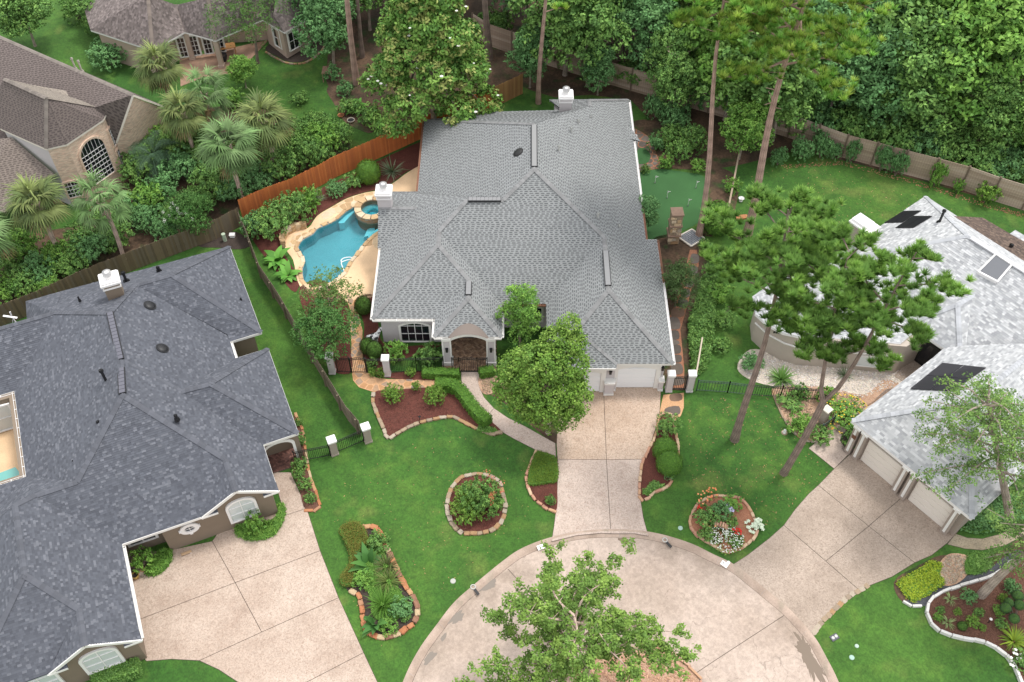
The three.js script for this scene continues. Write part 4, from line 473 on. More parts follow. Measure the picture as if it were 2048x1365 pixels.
  // little hipped eave returns below the two gables
  for (const [e0, e1, s] of [[8.35, 9.3, .08], [4.6, 5.6, .08], [-.9, .05, 6.33], [-4.85, -3.85, 6.33]]) { const f = [L(e0, s), L(e1, s), L(e1, s - .5, 3.28), L(e0, s - .5, 3.28)].map((p) => p.add(V3(0, -.02, 0))); roofOn(g, [f], st, [], 'eave_return'); new MB().bar(L(e0, s + .03, 2.93), L(e1, s + .03, 2.93), .05, .14).build('fascia', M.trim, g); }
  const blk = mat([.012, .012, .014], { roughness: .5 }); for (const [x, y] of [[299, 612], [324, 698]]) turtleVent(r, onPlane(x, y, F.east), blk);
  const dark = mat([.016, .016, .019], { roughness: .5 }); pipeVent(r, onPlane(213, 765, F.west).p, 1.15, dark, .09); pipeVent(r, onPlane(198, 850, F.west).p, .3, dark, .07); pipeVent(r, onPlane(353, 838, F.south).p, .32, dark, .07); pipeVent(r, onPlane(148, 927, F.west).p, .25, dark, .04); pipeVent(r, onPlane(317, 541, F.nN).p, .3, dark, .08); pipeVent(r, onPlane(252, 562, F.nN).p, .8, dark, .1); pipeVent(r, onPlane(482, 601, F.nE).p, .2, dark, .04); pipeVent(r, onPlane(158, 600, F.courtN).p, .25, dark, .04);
  ridgeVent(r, apN.clone().add(V3(0, .02, 0)), ap1.clone().add(V3(0, .02, 0)), mat([.12, .12, .145])); ridgeVent(r, ap1.clone().lerp(ap2, .25), ap1.clone().lerp(ap2, .95), mat([.12, .12, .145]));
  { const c = at(232, 590, 5.9); chimney(g, c.x, c.z, 4.6, heightAt(c, 561), 1.05, .95, turn, M.stuccoBrown, M.white); }
  // satellite dish on the eave
  { const p = at(33, 650, 3.1), b = new MB(); b.tube([V3(0, 0, 0), V3(0, .9, 0)], [.03, .03], 6).tube([V3(-.3, 0, 0), V3(0, .7, 0)], [.02, .02], 6).tube([V3(.3, 0, .2), V3(0, .7, 0)], [.02, .02], 6).bar(V3(-.5, 1.05, .1), V3(.45, .95, .2), .14, .03).bar(V3(0, .95, 0), V3(.15, 1.5, .15), .1, .04); const m = b.build('satellite_dish', M.white, g); m.position.copy(p); }
  // walls and courtyard
  const foot = [[10.9, -21.4], [10.9, -13.1], [8.85, -13.1], [8.85, -10.7], [11.0, -10.7], [11.0, -4.75], [8.85, -4.75], [8.85, -.35], [2.15, -.35], [2.15, -1.1], [-.4, -1.1], [-.4, 5.9], [-9.5, 5.9], [-9.5, -19.7], [-3, -19.7], [-3, -21.4]].map((p) => L2(...p)), court = [[-9, -13.7], [-5, -13.7], [-5, -7.3], [-9, -7.3]].map((p) => L2(...p));
  slab('wall', foot, 2.95, 0, M.stuccoBrown, g, null, [court]);
  slab('courtyard_paving', [[-9, -13.75], [-4.9, -13.75], [-4.9, -7.2], [-9, -7.2]].map((p) => L2(...p)), .02, 0, M.deck, g);
  slab('courtyard_pool', [[-9, -10.2], [-6.0, -10.4], [-5.5, -9.2], [-5.4, -7.2], [-9, -7.2]].map((p) => L2(...p)), .03, 0, new THREE.MeshPhysicalMaterial({ color: rgb(.16, .46, .42), roughness: .06, clearcoat: .5 }), g);
  { const p = L(-6.6, -13.66, .1); windowOn(g, p.x, .1, p.z, turn, 2.6, 2.3, .02, { nx: 2, ny: 2, pane: M.paleGlass, trim: M.white }); }
  // gable walls
  for (const [a, b, c, s] of [[4.9, 9.0, 6.95, -.34], [-4.5, -.1, -2.5, 5.91]]) { const bld = new MB(); for (const d of [0, .2]) bld.poly([L(a, s - d, 2.9), L(b, s - d, 2.9), L(c, s - d, 4.22)]); bld.build('gable_wall', M.stuccoBrown, g); }
  const win = (px, py, h0, s, w, h, rise, o) => { const e = loc(px, py, h0 + h / 2)[0], p = L(e, s, 0); return windowOn(g, p.x, h0, p.z, turn, w, h, rise, o); };
  win(486, 1025, .75, -.35, 1.55, 2.05, .62, { nx: 2, ny: 2, round: true, pane: M.paleGlass, trim: M.white }); win(203, 1326, .75, 5.9, 1.75, 2.05, .6, { nx: 2, ny: 2, round: true, pane: M.paleGlass, trim: M.white }); win(80, 1372, .75, 5.9, 1.75, 2.0, .6, { nx: 2, ny: 2, round: true, pane: M.paleGlass, trim: M.white }); win(284, 1087, .9, -1.1, 1.5, 1.3, .03, { nx: 2, ny: 1, trim: M.white });
  { const e = loc(378, 1056, 1.75)[0], p = L(e, -.34, 1.75), rg = new THREE.Shape().absellipse(0, 0, .58, .5, 0, Math.PI * 2); rg.holes.push(new THREE.Path().absellipse(0, 0, .3, .26, 0, Math.PI * 2)); const m = mesh('round_window', new THREE.ExtrudeGeometry(rg, { depth: .1, bevelEnabled: false, curveSegments: 24 }), M.white, g); m.position.copy(p); m.rotation.y = turn; const k = new MB(); for (const a of [0, Math.PI / 2, Math.PI, -Math.PI / 2]) k.box(Math.cos(a) * .56, Math.sin(a) * .49, .06, .16, .16, .13); k.box(0, 0, .05, .03, .5, .03).box(0, 0, .052, .58, .03, .03); k.build('keystones', M.white, m); mesh('pane', new THREE.CircleGeometry(.31, 20).translate(0, 0, .02), M.glass, m); }
  // arched entrance passage
  { const s = new THREE.Shape(); s.moveTo(-1.35, 0); s.lineTo(1.35, 0); s.lineTo(1.35, 2.9); s.lineTo(-1.35, 2.9); const h = archShape(1.75, 2.35, .55); s.holes.push(new THREE.Path(h.getPoints())); const c = L(10.1, -4.1, 0), w = mesh('arch_wall', new THREE.ExtrudeGeometry(s, { depth: .28, bevelEnabled: false }), M.stuccoBrown, g); w.position.set(c.x, 0, c.z); w.rotation.y = turn; const o2 = archShape(2.1, 2.55, .62); o2.holes.push(new THREE.Path(archShape(1.75, 2.35, .55).getPoints())); const t2 = mesh('arch_trim', new THREE.ExtrudeGeometry(o2, { depth: .06, bevelEnabled: false }), M.white, g); t2.position.set(c.x + S[0] * .28, 0, c.z + S[1] * .28); t2.rotation.y = turn; }
  reseed(62); slab('entrance_slab', [[9.0, -6], [11.3, -6], [11.3, -3.3], [9.0, -3.3]].map((p) => L2(...p)), .03, 0, M.joint, g); herringbone('entrance_pavers', [[8.95, -6], [11.25, -6], [11.25, -3.32], [8.95, -3.32]].map((p) => L2(...p)), .05, [[.16, .075, .06], [.21, .10, .08], [.12, .06, .05]], g, turn + .78, .2, .1);
}
// ---------- the house with pale shingles on the right ----------
{
  const g = thing('pale_roof_house', 'taupe house with pale mottled shingle roof, skylight and solar panels', 'house'), O = at(1704, 842, 3), th = 52 * Math.PI / 180, S = [Math.cos(th), Math.sin(th)], Ev = [S[1], -S[0]], turn = Math.atan2(S[0], S[1]);
  const L = (e, s, h = 3) => V3(O.x + e * Ev[0] + s * S[0], h, O.z + e * Ev[1] + s * S[1]), L2 = (e, s) => { const p = L(e, s); return [p.x, p.z]; }, loc = (px, py, h) => { const p = at(px, py, h), dx = p.x - O.x, dz = p.z - O.z; return [dx * Ev[0] + dz * Ev[1], dx * S[0] + dz * S[1]]; };
  const st = { w0: .16, w1: .36, light: [.52, .525, .535], mid: [.43, .436, .448], dark: [.35, .357, .372], pl: .28, pd: .3, cap: [.43, .44, .465], course: .15 };
  const A = L(21.2, -10.35), ap = L(15.9, -4.2, 6.6), r2 = L(16.1, 5, 6.6), wv = L(9.75, -10.35), T = L(5.0, -8.4, 4.7), T2 = L(12.3, -6.6, 4.7), pa = at(1916, 610, 5), pk = at(1952, 588, 5.05), p0 = L(9.3, -2.85, 3.2), p1 = L(9.5, 1.25, 3.2), gA = L(4.5, 4.5, 6.1), gB = L(12, 4.5, 6.1);
  const F = { nw: [A, ap, wv], sw: [ap, wv, T2, L(9.9, -2.2, 3.1), L(9.9, 5, 3.1), r2], ne: [ap, A, L(21.3, 5), r2],
    pL: [pa, pk, L(10.6, -2.55, 3.6), p0], pF: [pa, p0, p1], pR: [pa, p1, L(12.5, 1.28, 3.3), pk],
    t1: [T, T2, L(9.9, -2.2, 3.05), L(7.64, -2.13), L(3.64, -6.04)], t2: [T, L(3.64, -6.04), L(2.7, -6.85)], t3: [T, L(2.7, -6.85), L(2.1, -7.7)], t4: [T, L(2.1, -7.7), L(1.8, -8.9)], t5: [T, L(1.8, -8.9), L(1.9, -10.1)], t6: [T, L(1.9, -10.1), L(2.9, -11.3)], t7: [T, T2, wv, L(6, -11.4), L(2.9, -11.3)],
    gSW: [L(0, 0), gA, L(0, 9)], gNW: [L(0, 0), L(8.2, 0), L(9.7, 0, 3.2), gB, gA], gSE: [gA, gB, L(12, 9), L(0, 9)] };
  const r = roofOn(g, Object.values(F), st, [[A, ap], [ap, wv], [ap, r2], [pa, pk], [pa, p0], [pa, p1], [L(0, 0), gA], [gA, gB], [gA, L(0, 9)]]);
  edgeBoards(r, 'fascia', [[L(0, 0), L(0, 9)], [L(0, 0), L(8.2, 0)], [L(0, 9), L(12, 9)], [p0, p1], [p1, L(12.5, 1.28, 3.3)], [A, wv], [A, L(21.3, 5)], [L(7.64, -2.13), L(3.64, -6.04)], [L(3.64, -6.04), L(2.7, -6.85)], [L(2.7, -6.85), L(2.1, -7.7)], [L(2.1, -7.7), L(1.8, -8.9)], [L(1.8, -8.9), L(1.9, -10.1)]], M.white, .22, .05);
  // lower brown rear roof and far wing
  roofOn(g, [[L(19.4, -7.6, 4.0), L(19.4, 3, 4.0), L(23.2, 3, 3.0), L(22.6, -6.2, 3.0)]], { light: [.16, .115, .09], mid: [.115, .082, .066], dark: [.08, .058, .048], pl: .2, pd: .3 }, [], 'rear_roof');
  { const a = at(2031, 461, 3), b = [a, at(2100, 500, 3), at(2100, 560, 3.4), at(2020, 505, 3.4), at(2005, 478, 3)]; roofOn(g, [b], st, [], 'rear_wing_roof'); }
  // skylight, solar panels, vents
  { const q = [[1955, 548], [1990, 513], [2022, 534], [1993, 568]].map(([x, y]) => onPlane(x, y, F.sw).p.add(V3(0, .22, 0))), fr = new MB(); for (let i = 0; i < 4; i++) { fr.bar(q[i], q[(i + 1) % 4], .12, .1); fr.bar(q[i].clone().add(V3(0, -.12, 0)), q[(i + 1) % 4].clone().add(V3(0, -.12, 0)), .06, .2); } const sk = fr.build('skylight', M.white, r); new MB().quad(q[3], q[2], q[1], q[0]).build('skylight_pane', new THREE.MeshPhysicalMaterial({ color: rgb(.14, .145, .16), roughness: .15, clearcoat: .6 }), sk); }
  const solM = new THREE.MeshPhysicalMaterial({ color: rgb(.020, .018, .024), roughness: .32, clearcoat: .3 }), panel = (pts, f, nu, nv) => { const q = pts.map(([x, y]) => { const o = onPlane(x, y, f); return o.p.addScaledVector(o.n, .1); }), B = (u, v) => q[0].clone().lerp(q[1], u).lerp(q[3].clone().lerp(q[2], u), v); for (let i = 0; i < nu; i++) for (let j = 0; j < nv; j++) { const e = .012, a = [B((i + e) / nu, (j + e) / nv), B((i + 1 - e) / nu, (j + e) / nv), B((i + 1 - e) / nu, (j + 1 - e) / nv), B((i + e) / nu, (j + 1 - e) / nv)], b = new MB(); b.poly(a); b.poly(a.map((p) => p.clone().add(V3(0, -.04, 0))).reverse()); for (let k = 0; k < 4; k++) b.quad(a[k], a[(k + 1) % 4], a[(k + 1) % 4].clone().add(V3(0, -.04, 0)), a[k].clone().add(V3(0, -.04, 0))); b.build('solar_panel', solM, r); } };
  panel([[1769, 448], [1808, 424], [1845, 423], [1806, 447]], F.nw, 1, 2); panel([[1791, 458], [1828, 434], [1867, 434], [1828, 458]], F.nw, 1, 2); panel([[1821, 780], [1886, 728], [1975, 738], [1908, 785]], F.gNW, 2, 2);
  pipeVent(r, onPlane(1879, 445, F.nw).p, 1.15, M.black, .09); pipeVent(r, onPlane(2018, 502, F.ne).p.add(V3(0, .1, 0)), .5, M.black, .1); pipeVent(r, onPlane(1578, 618, F.t1).p, .3, M.black, .06);
  new MB().bar(ap.clone().add(V3(0, .06, 0)).lerp(r2, .03), ap.clone().lerp(r2, .62).add(V3(0, .06, 0)), .4, .1).build('ridge_vent', mat([.5, .5, .52]), r);
  { const c = loc(1722, 478, 3.9), p = L(...c); const ch = new MB(); ch.box(0, 1.0, 0, 1.15, 2.0, 1.7); const m = ch.build('chimney', M.stuccoTaupe, g), q = at(1722, 470, 3.8); m.position.set(q.x, 2.8, q.z); m.rotation.y = turn; new MB().box(0, 2.05, 0, 1.3, .14, 1.85).box(0, 2.22, -.2, .95, .2, 1.3).build('chimney_cap', M.white, m); }
  // walls
  const foot = [[.35, .4], [.35, 8.6], [12, 8.6], [12, 1.0], [11, .4], [9.9, .9], [9.9, -1.6], [7.8, -1.75], [3.9, -5.6], [2.95, -6.5], [2.4, -7.5], [2.1, -8.8], [2.2, -10.0], [3.1, -11], [6, -11], [9.7, -10], [20.8, -10], [20.8, 4], [13, 4], [13, 8]].map((p) => L2(...p));
  slab('wall', [[.35, .4], [.35, 8.6], [12, 8.6], [12, .4]].map((p) => L2(...p)), 2.95, 0, M.stuccoTaupe, g); slab('wall', [[9.95, 1.0], [9.95, -1.6], [7.8, -1.75], [3.9, -5.6], [2.95, -6.5], [2.4, -7.5], [2.1, -8.8], [2.2, -10.0], [3.1, -11], [6, -11], [9.7, -10], [20.8, -10], [20.8, 1.0]].map((p) => L2(...p)), 2.94, 0, new THREE.MeshStandardMaterial({ map: rep(stuccoTex, .5), color: rgb(.47, .405, .345), roughness: .9 }), g);
  { const b = new MB(), pts = [[7.75, -1.7], [3.84, -5.55], [2.9, -6.45], [2.33, -7.5], [2.03, -8.8], [2.13, -10.05]].map((p) => L(...p, 1.9)); for (let i = 0; i < pts.length - 1; i++) b.bar(pts[i], pts[i + 1], .08, .1); b.build('wall_band', M.trim, g); }
  { const p = L(2.95, -6.35, 2.5), b = new MB(); for (let k = 0; k < 4; k++) { const q = at(1549 + k * 5, 665 + k * .6, 2.55); b.box(q.x, 2.55, q.z, .14, .16, .05); } b.build('soffit_vent', M.black, g); }
  // double entrance door
  { const p = L(9.88, -.55, 0), ft = turn - Math.PI / 2, m = mesh('entrance_door', new MB().box(0, 1.2, 0, 2.2, 2.4, .1).geo(), M.black, g); m.position.set(p.x, 0, p.z); m.rotation.y = ft; for (const x of [-.55, .55]) mesh('door_glass', new THREE.PlaneGeometry(.7, 1.9).translate(x, 1.25, .06), M.glass, m); new MB().box(-1.25, 1.3, .02, .3, 2.6, .2).box(1.25, 1.3, .02, .3, 2.6, .2).build('door_surround', M.stuccoTaupe, m); const l = L(9.6, -1.75, 1.9); lantern(g, l.x, 1.9, l.z, ft); slab('entrance_step', [[9.9, -1.9], [9.9, .9], [7.9, .9], [7.6, -1.6]].map((q) => L2(...q)), .06, 0, M.driveGrey, g); }
  { const p = L(6.4, -3.05, .8), q = mesh('window', new THREE.BoxGeometry(1.6, .95, .06), M.paleGlass, g); q.position.set(p.x, 1.1, p.z); q.rotation.y = turn - Math.PI / 4; mesh('window_frame', new MB().box(0, .52, 0, 1.75, .08, .1).box(0, -.52, 0, 1.75, .08, .1).geo(), M.trim, q); }
  // garage doors and fluted piers
  const ft = turn - Math.PI / 2; for (const [s0, s1] of [[1.45, 4.05], [5.25, 7.85]]) { const c = L(.33, (s0 + s1) / 2, 0), d = mesh('garage_door', new THREE.BoxGeometry(s1 - s0, 2.2, .06).translate(0, 1.1, 0), M.cream, g); d.position.set(c.x, .02, c.z); d.rotation.y = ft; for (let i = 0; i < 4; i++) mesh('door_panel', new RoundedBoxGeometry(s1 - s0 - .04, .52, .05, 1, .012).translate(0, .28 + i * .55, .04), mat([.76, .70, .63], { roughness: .6 }), d); }
  for (const s of [.55, 1.15, 4.35, 4.95, 8.1]) { const c = L(.16, s, 0), d = mesh('garage_pier', new MB().box(0, 1.4, 0, .42, 2.8, .4).geo(), M.stuccoTaupe, g); d.position.set(c.x, 0, c.z); d.rotation.y = ft; new MB().box(0, 1.5, .22, .16, 2.4, .06).box(0, 2.75, .02, .5, .14, .46).build('pier_trim', M.trim, d); }
  { const c = L(-.1, .6, 1.95), m = mesh('house_plaque', new THREE.BoxGeometry(.26, .34, .05), mat([.16, .07, .04]), g); m.position.copy(c); m.rotation.y = ft; }
}
// ---------- brick house upper left ----------
{
  const g = thing('brick_house', 'tan brick house with brown shingle roof and tall arched window', 'house'), st = { dash: true, light: [.150, .122, .112], dark: [.086, .068, .064], cap: [.20, .172, .152], course: .17 }, stL = { dash: true, light: [.27, .232, .196], dark: [.20, .172, .145], cap: [.24, .205, .175], course: .17 };
  const ra = at(-120, 22, 7.6), rb = at(265, 190, 7.6), ea = at(-150, 260, 3), eb = at(232, 285, 3.2), ba = at(0, 60, 3.2), bb = at(328, 213, 3.4);
  const a0 = at(92, 196, 9.2), k = [at(217, 218, 6), at(205, 240, 6), at(132, 289, 6), at(92, 298, 6), at(0, 257, 6), at(-40, 235, 6)], rd = at(8, 158, 9.2);
  const F = { main: [ra, rb, eb, at(150, 330, 3.0), at(-150, 330, 3.0)], back: [ra, rb, bb, at(-120, 40, 3.0)], t1: [a0, k[0], k[1]], t2: [a0, k[1], k[2]], t3: [a0, k[2], k[3]], t4: [a0, k[3], k[4], k[5], rd] };
  const r = roofOn(g, Object.values(F), st, [[ra, rb], [a0, k[3]], [a0, rd]]); roofOn(g, [[a0, rd, at(60, 170, 7.5), at(130, 182, 6.9), k[0]]], stL, [[a0, k[0]]], 'turret_back_roof');
  const lo = [at(0, 262, 5.6), at(30, 272, 5.6), at(105, 345, 4.2), at(30, 420, 3), at(-100, 420, 3), at(-100, 300, 5)]; roofOn(g, [[at(22, 275, 5.6), at(110, 350, 3.6), at(10, 425, 3), at(-60, 420, 3)], [at(22, 275, 5.6), at(-60, 420, 3), at(-150, 300, 4)]], { dash: true, light: [.20, .165, .142], dark: [.105, .084, .076], course: .17 }, [], 'lower_roof');
  edgeBoards(r, 'fascia', [[k[0], k[1]], [k[1], k[2]], [k[2], k[3]], [k[3], k[4]], [rb, bb], [rb, eb]], M.cream, .16, .06);
  // turret walls in brick with a great arched window
  const wl = (a, b, y0, y1, m = M.brick) => { const p = V3(a.x, y0, a.z), q = V3(b.x, y0, b.z), d = new MB(); const Lw = p.distanceTo(q); d.poly([p, q, V3(q.x, y1, q.z), V3(p.x, y1, p.z)], null, (v) => [Math.hypot(v.x - p.x, v.z - p.z), v.y]); d.build('wall', m, g); };
  const kk = k.map((p) => V3(lerp(p.x, a0.x, .05), 0, lerp(p.z, a0.z, .05))); wl(kk[1], kk[0], 0, 5.95); wl(kk[2], kk[1], 0, 5.95); wl(kk[3], kk[2], 0, 5.95); wl(kk[4], kk[3], 0, 5.95, M.stucco);
  { const d = new MB(), A = rb.clone().add(V3(-.1, -.15, 0)), B = eb.clone(), C = bb.clone().lerp(rb, .08); d.poly([V3(eb.x, 0, eb.z), V3(bb.x - .3, 0, bb.z), C.add(V3(-.1, -.2, .05)), A, V3(eb.x, eb.y - .1, eb.z)], null, (v) => [Math.hypot(v.x - eb.x, v.z - eb.z), v.y]); d.build('gable_wall', M.brick, g); }
  { const c = kk[1].clone().lerp(kk[2], .48), t = Math.atan2(-(kk[1].z - kk[2].z), kk[1].x - kk[2].x); windowOn(g, c.x, 1.2, c.z, t, 2.3, 3.9, 1.1, { nx: 7, ny: 7, round: true, trim: M.brick, bar: .02 }); const c2 = kk[2].clone().lerp(kk[3], .62); windowOn(g, c2.x, .9, c2.z, Math.atan2(-(kk[2].z - kk[3].z), kk[2].x - kk[3].x), 1.0, 1.5, .02, { nx: 4, ny: 4, trim: M.brick }); const c3 = kk[0].clone().lerp(kk[1], .4); for (const y of [.8, 3.0]) windowOn(g, c3.x, y, c3.z, Math.atan2(-(kk[0].z - kk[1].z), kk[0].x - kk[1].x), .8, 1.7, .02, { nx: 3, ny: 5, trim: M.brick }); }
  const cm = mat([.62, .56, .50]); pipeVent(r, onPlane(98, 160, F.main).p, 1.0, cm, .12); pipeVent(r, onPlane(150, 137, F.back).p, 1.0, cm, .07); pipeVent(r, onPlane(163, 142, F.back).p, 1.0, cm, .07);
}
// ---------- house at the top edge, with a covered patio ----------
{
  const g = thing('patio_house', 'stucco house with grey-brown shingle roof and covered patio behind the palms', 'house'), st = { light: [.235, .195, .185], mid: [.175, .145, .137], dark: [.130, .107, .102], pl: .25, pd: .3, cap: [.225, .185, .16], course: .2 };
  const e0 = at(181, 60, 3), e1 = at(305, 101, 3), e2 = at(369, 64, 3), e3 = at(430, 81, 3), e4 = at(545, 30, 3), e5 = at(520, 36, 3), e6 = at(569, 65, 3), e7 = at(650, 18, 3), a = at(295, -10, 6.6), b = at(355, -20, 6.6), c = at(415, -5, 6.2), d = at(560, -60, 6.4), e8 = at(710, -30, 3);
  const F = [[e0, e1, a], [e1, e2, at(352, 10, 4.6), a], [e2, e3, c, at(352, 10, 4.6)], [e3, e4, d, c], [e0, a, at(250, -70, 6.6), at(150, -40, 3)], [e6, e7, e8, at(610, -80, 6), at(560, -20, 5.6), at(545, 30, 4)], [e5, e6, at(545, 20, 4.2)]]; const r = roofOn(g, F, st, [[a, e1], [c, e3], [at(352, 10, 4.6), e2]]);
  edgeBoards(r, 'fascia', [[e0, e1], [e1, e2], [e2, e3], [e3, e4], [e5, e6], [e6, e7], [e7, e8]], M.white, .16, .06);
  const wl = (p, q, y1 = 2.9) => { const dd = new MB(); dd.poly([V3(p.x, 0, p.z), V3(q.x, 0, q.z), V3(q.x, y1, q.z), V3(p.x, y1, p.z)]); dd.build('wall', M.stuccoPink, g); };
  const ins = (p, dx, dz) => V3(p.x + dx, 0, p.z + dz); wl(ins(e0, .6, .0), ins(e1, -.5, -.5)); wl(ins(e1, -.5, -.5), ins(e1, 1.0, -3)); wl(ins(e1, 1, -3), ins(e3, -1, -4)); wl(ins(e3, -1, -4), ins(e4, -.6, -.6)); wl(ins(e5, .2, -.4), ins(e6, -.3, -.3)); wl(ins(e6, -.3, -.3), ins(e7, -.4, -.3)); wl(ins(e7, -.4, -.3), ins(e8, -.4, -.3)); wl(ins(e4, -.6, -.6), ins(e5, .2, -.4));
  for (const [p, dx, dz] of [[e2, 0, -.2], [e3, -.1, -.3], [e1, .3, -.6]]) { const q = new MB(); q.box(0, 1.45, 0, .42, 2.9, .42).box(0, .15, 0, .56, .3, .56); const m = q.build('porch_column', M.stuccoPink, g); m.position.set(p.x + dx, 0, p.z + dz); }
  { const p = ins(e6, .7, -1.1), t = Math.atan2(-(e7.z - e6.z), e7.x - e6.x); windowOn(g, p.x - .25, .7, p.z + .2, t, 1.1, 1.8, .02, { nx: 2, ny: 2 }); const q = e5.clone().lerp(e6, .55); windowOn(g, q.x + .1, .6, q.z - .2, Math.atan2(-(e6.z - e5.z), e6.x - e5.x), .9, 1.9, .02, { nx: 1, ny: 2 }); for (let k = 0; k < 4; k++) { const w = ins(e1, 1.6 + k * 1.1, -3.1 - k * .28); windowOn(g, w.x, .3, w.z + .1, .25, .6, 2.0, .02, { nx: 2, ny: 4 }); } }
  slab('patio_slab', [[e1.x + 1, e1.z - 3], [e1.x + 2, e1.z + 1.2], [e3.x - 1.5, e3.z + 1.4], [e3.x + 1.6, e3.z + .6], [e4.x - 1, e4.z - .5]].map((p) => p), .03, 0, new THREE.MeshStandardMaterial({ map: rep(streetTex, 1 / 4), color: rgb(.72, .56, .46), roughness: 1 }), g);
  { const p0 = at(150, 30, 3.2), q = at(240, -40, 5.6); roofOn(g, [[at(185, -6, 3), at(240, 18, 3), at(300, -40, 5.4), at(220, -60, 5.4)]], st, [], 'side_roof'); const wv = new MB(); const a1 = at(185, 2, 0), b1 = at(238, 26, 0); wv.poly([V3(a1.x - 2, 0, a1.z - 1.4), V3(b1.x, 0, b1.z - 1), V3(b1.x, 2.9, b1.z - 1), V3(a1.x - 2, 2.9, a1.z - 1.4)]); wv.build('wall', M.brick, g); }
}
// ---------- fences, gates, pillars ----------
const boardGeo = (w, h) => { const b = new MB(), y = h, c = .05; const f = [[-w / 2, 0], [w / 2, 0], [w / 2, y - c], [w / 2 - c, y], [-w / 2 + c, y], [-w / 2, y - c]]; const A = f.map(([x, v]) => V3(x, v, .011)), B = f.map(([x, v]) => V3(x, v, -.011)); const uv = (p) => [p.x * 3 + .5, p.y]; b.poly(A, null, uv); b.poly(B.slice().reverse(), null, uv); for (let k = 0; k < 6; k++) b.quad(A[k], B[k], B[(k + 1) % 6], A[(k + 1) % 6]); return b.geo(); };
const woodSet = (cols) => cols.map((c) => new THREE.MeshStandardMaterial({ map: rep(woodTex, 1, .45), color: rgb(...c), roughness: .95 }));
function boardFence(name, label, pts, h, mats, s, side = 1) { // boards on rails and posts; every board a piece
  const g = thing(name, label, 'fence'); reseed(s); const geos = [boardGeo(.145, h), boardGeo(.145, h - .03), boardGeo(.145, h + .02)]; const line = plan(pts, 0); for (const [x, z, t] of along(line, .15)) { const m = mesh('board', pick(geos), pick(mats), g); m.position.set(x + rr(-.006, .006), .03, z + rr(-.006, .006)); m.rotation.y = t + rr(-.03, .03); }
  const n = along(line, 2.4); for (const [x, z, t] of n) { const m = mesh('post', new THREE.BoxGeometry(.1, h - .05, .1), mats[0], g); m.position.set(x - Math.sin(t) * .085 * side, (h - .05) / 2, z - Math.cos(t) * .085 * side); m.rotation.y = t; }
  for (let i = 0; i < line.length - 1; i++) for (const y of [.35, h - .35]) { const [x, z] = line[i], [X, Z] = line[i + 1], t = Math.atan2(-(Z - z), X - x), o = V3(-Math.sin(t) * .03 * side, 0, -Math.cos(t) * .03 * side); new MB().bar(V3(x, y, z).add(o), V3(X, y, Z).add(o), .03, .09).build('rail', mats[0], g); }
  return g;
}
boardFence('cedar_fence', 'orange stained cedar board fence behind the pool garden', [[486, 441], [532, 420], [590, 398], [640, 373], [676, 353], [742, 324], [845, 277], [913, 246], [985, 217]], 2.15, woodSet([[.74, .225, .062], [.68, .20, .056], [.78, .25, .07], [.62, .185, .055]]), 71);
boardFence('cedar_fence', 'faded yellow-brown board fence under the magnolia near the back corner', [[985, 217], [1012, 204], [1045, 188]], 2.15, woodSet([[.42, .22, .085], [.36, .185, .075], [.46, .25, .10]]), 72);
boardFence('board_fence', 'weathered brown board fence behind the blue-grey roofed house', [[-60, 676], [0, 654], [82, 622], [171, 580], [219, 560], [290, 532], [376, 500], [430, 480], [484, 452]], 1.9, woodSet([[.20, .148, .088], [.25, .19, .115], [.17, .13, .082], [.22, .175, .12]]), 73);
boardFence('board_fence', 'weathered grey-brown board fence dividing the side lawn from the pool garden', [[484, 456], [500, 492], [526, 562], [564, 619], [615, 707], [649, 764], [697, 843], [722, 872]], 1.75, woodSet([[.24, .19, .135], [.29, .235, .175], [.20, .16, .115]]), 74, -1);
{ // back fence: long horizontal planks between posts
  const g = thing('plank_fence', 'tall beige horizontal plank fence along the edge of the woods', 'fence'); reseed(75); const line = plan([[930, 60], [978, 92], [1040, 113], [1140, 145], [1238, 175], [1323, 199], [1450, 236], [1584, 278], [1683, 315], [1760, 335], [1823, 353], [1908, 374], [1994, 405], [2048, 421], [2150, 452]], 0), mats = woodSet([[.58, .44, .34], [.52, .395, .305], [.62, .485, .385], [.47, .35, .265]]), ps = along(line, 2.45), H = 2.35, pg = new THREE.BoxGeometry(1, .245, .045), pm = woodSet([[.24, .175, .13]])[0];
  for (let i = 0; i < ps.length; i++) { const [x, z, t] = ps[i], m = mesh('post', new THREE.BoxGeometry(.15, H + .1, .15), pm, g); m.position.set(x, H / 2 + .05, z); m.rotation.y = t; if (i < ps.length - 1) { const [X, Z] = ps[i + 1], L = Math.hypot(X - x, Z - z), tt = Math.atan2(-(Z - z), X - x); for (let k = 0; k < 9; k++) { const q = mesh('plank', pg, pick(mats), g); q.scale.x = L - .1; q.position.set((x + X) / 2, .15 + k * .262, (z + Z) / 2); q.rotation.set(rr(-.03, .03), tt, 0, 'YXZ'); } } }
}
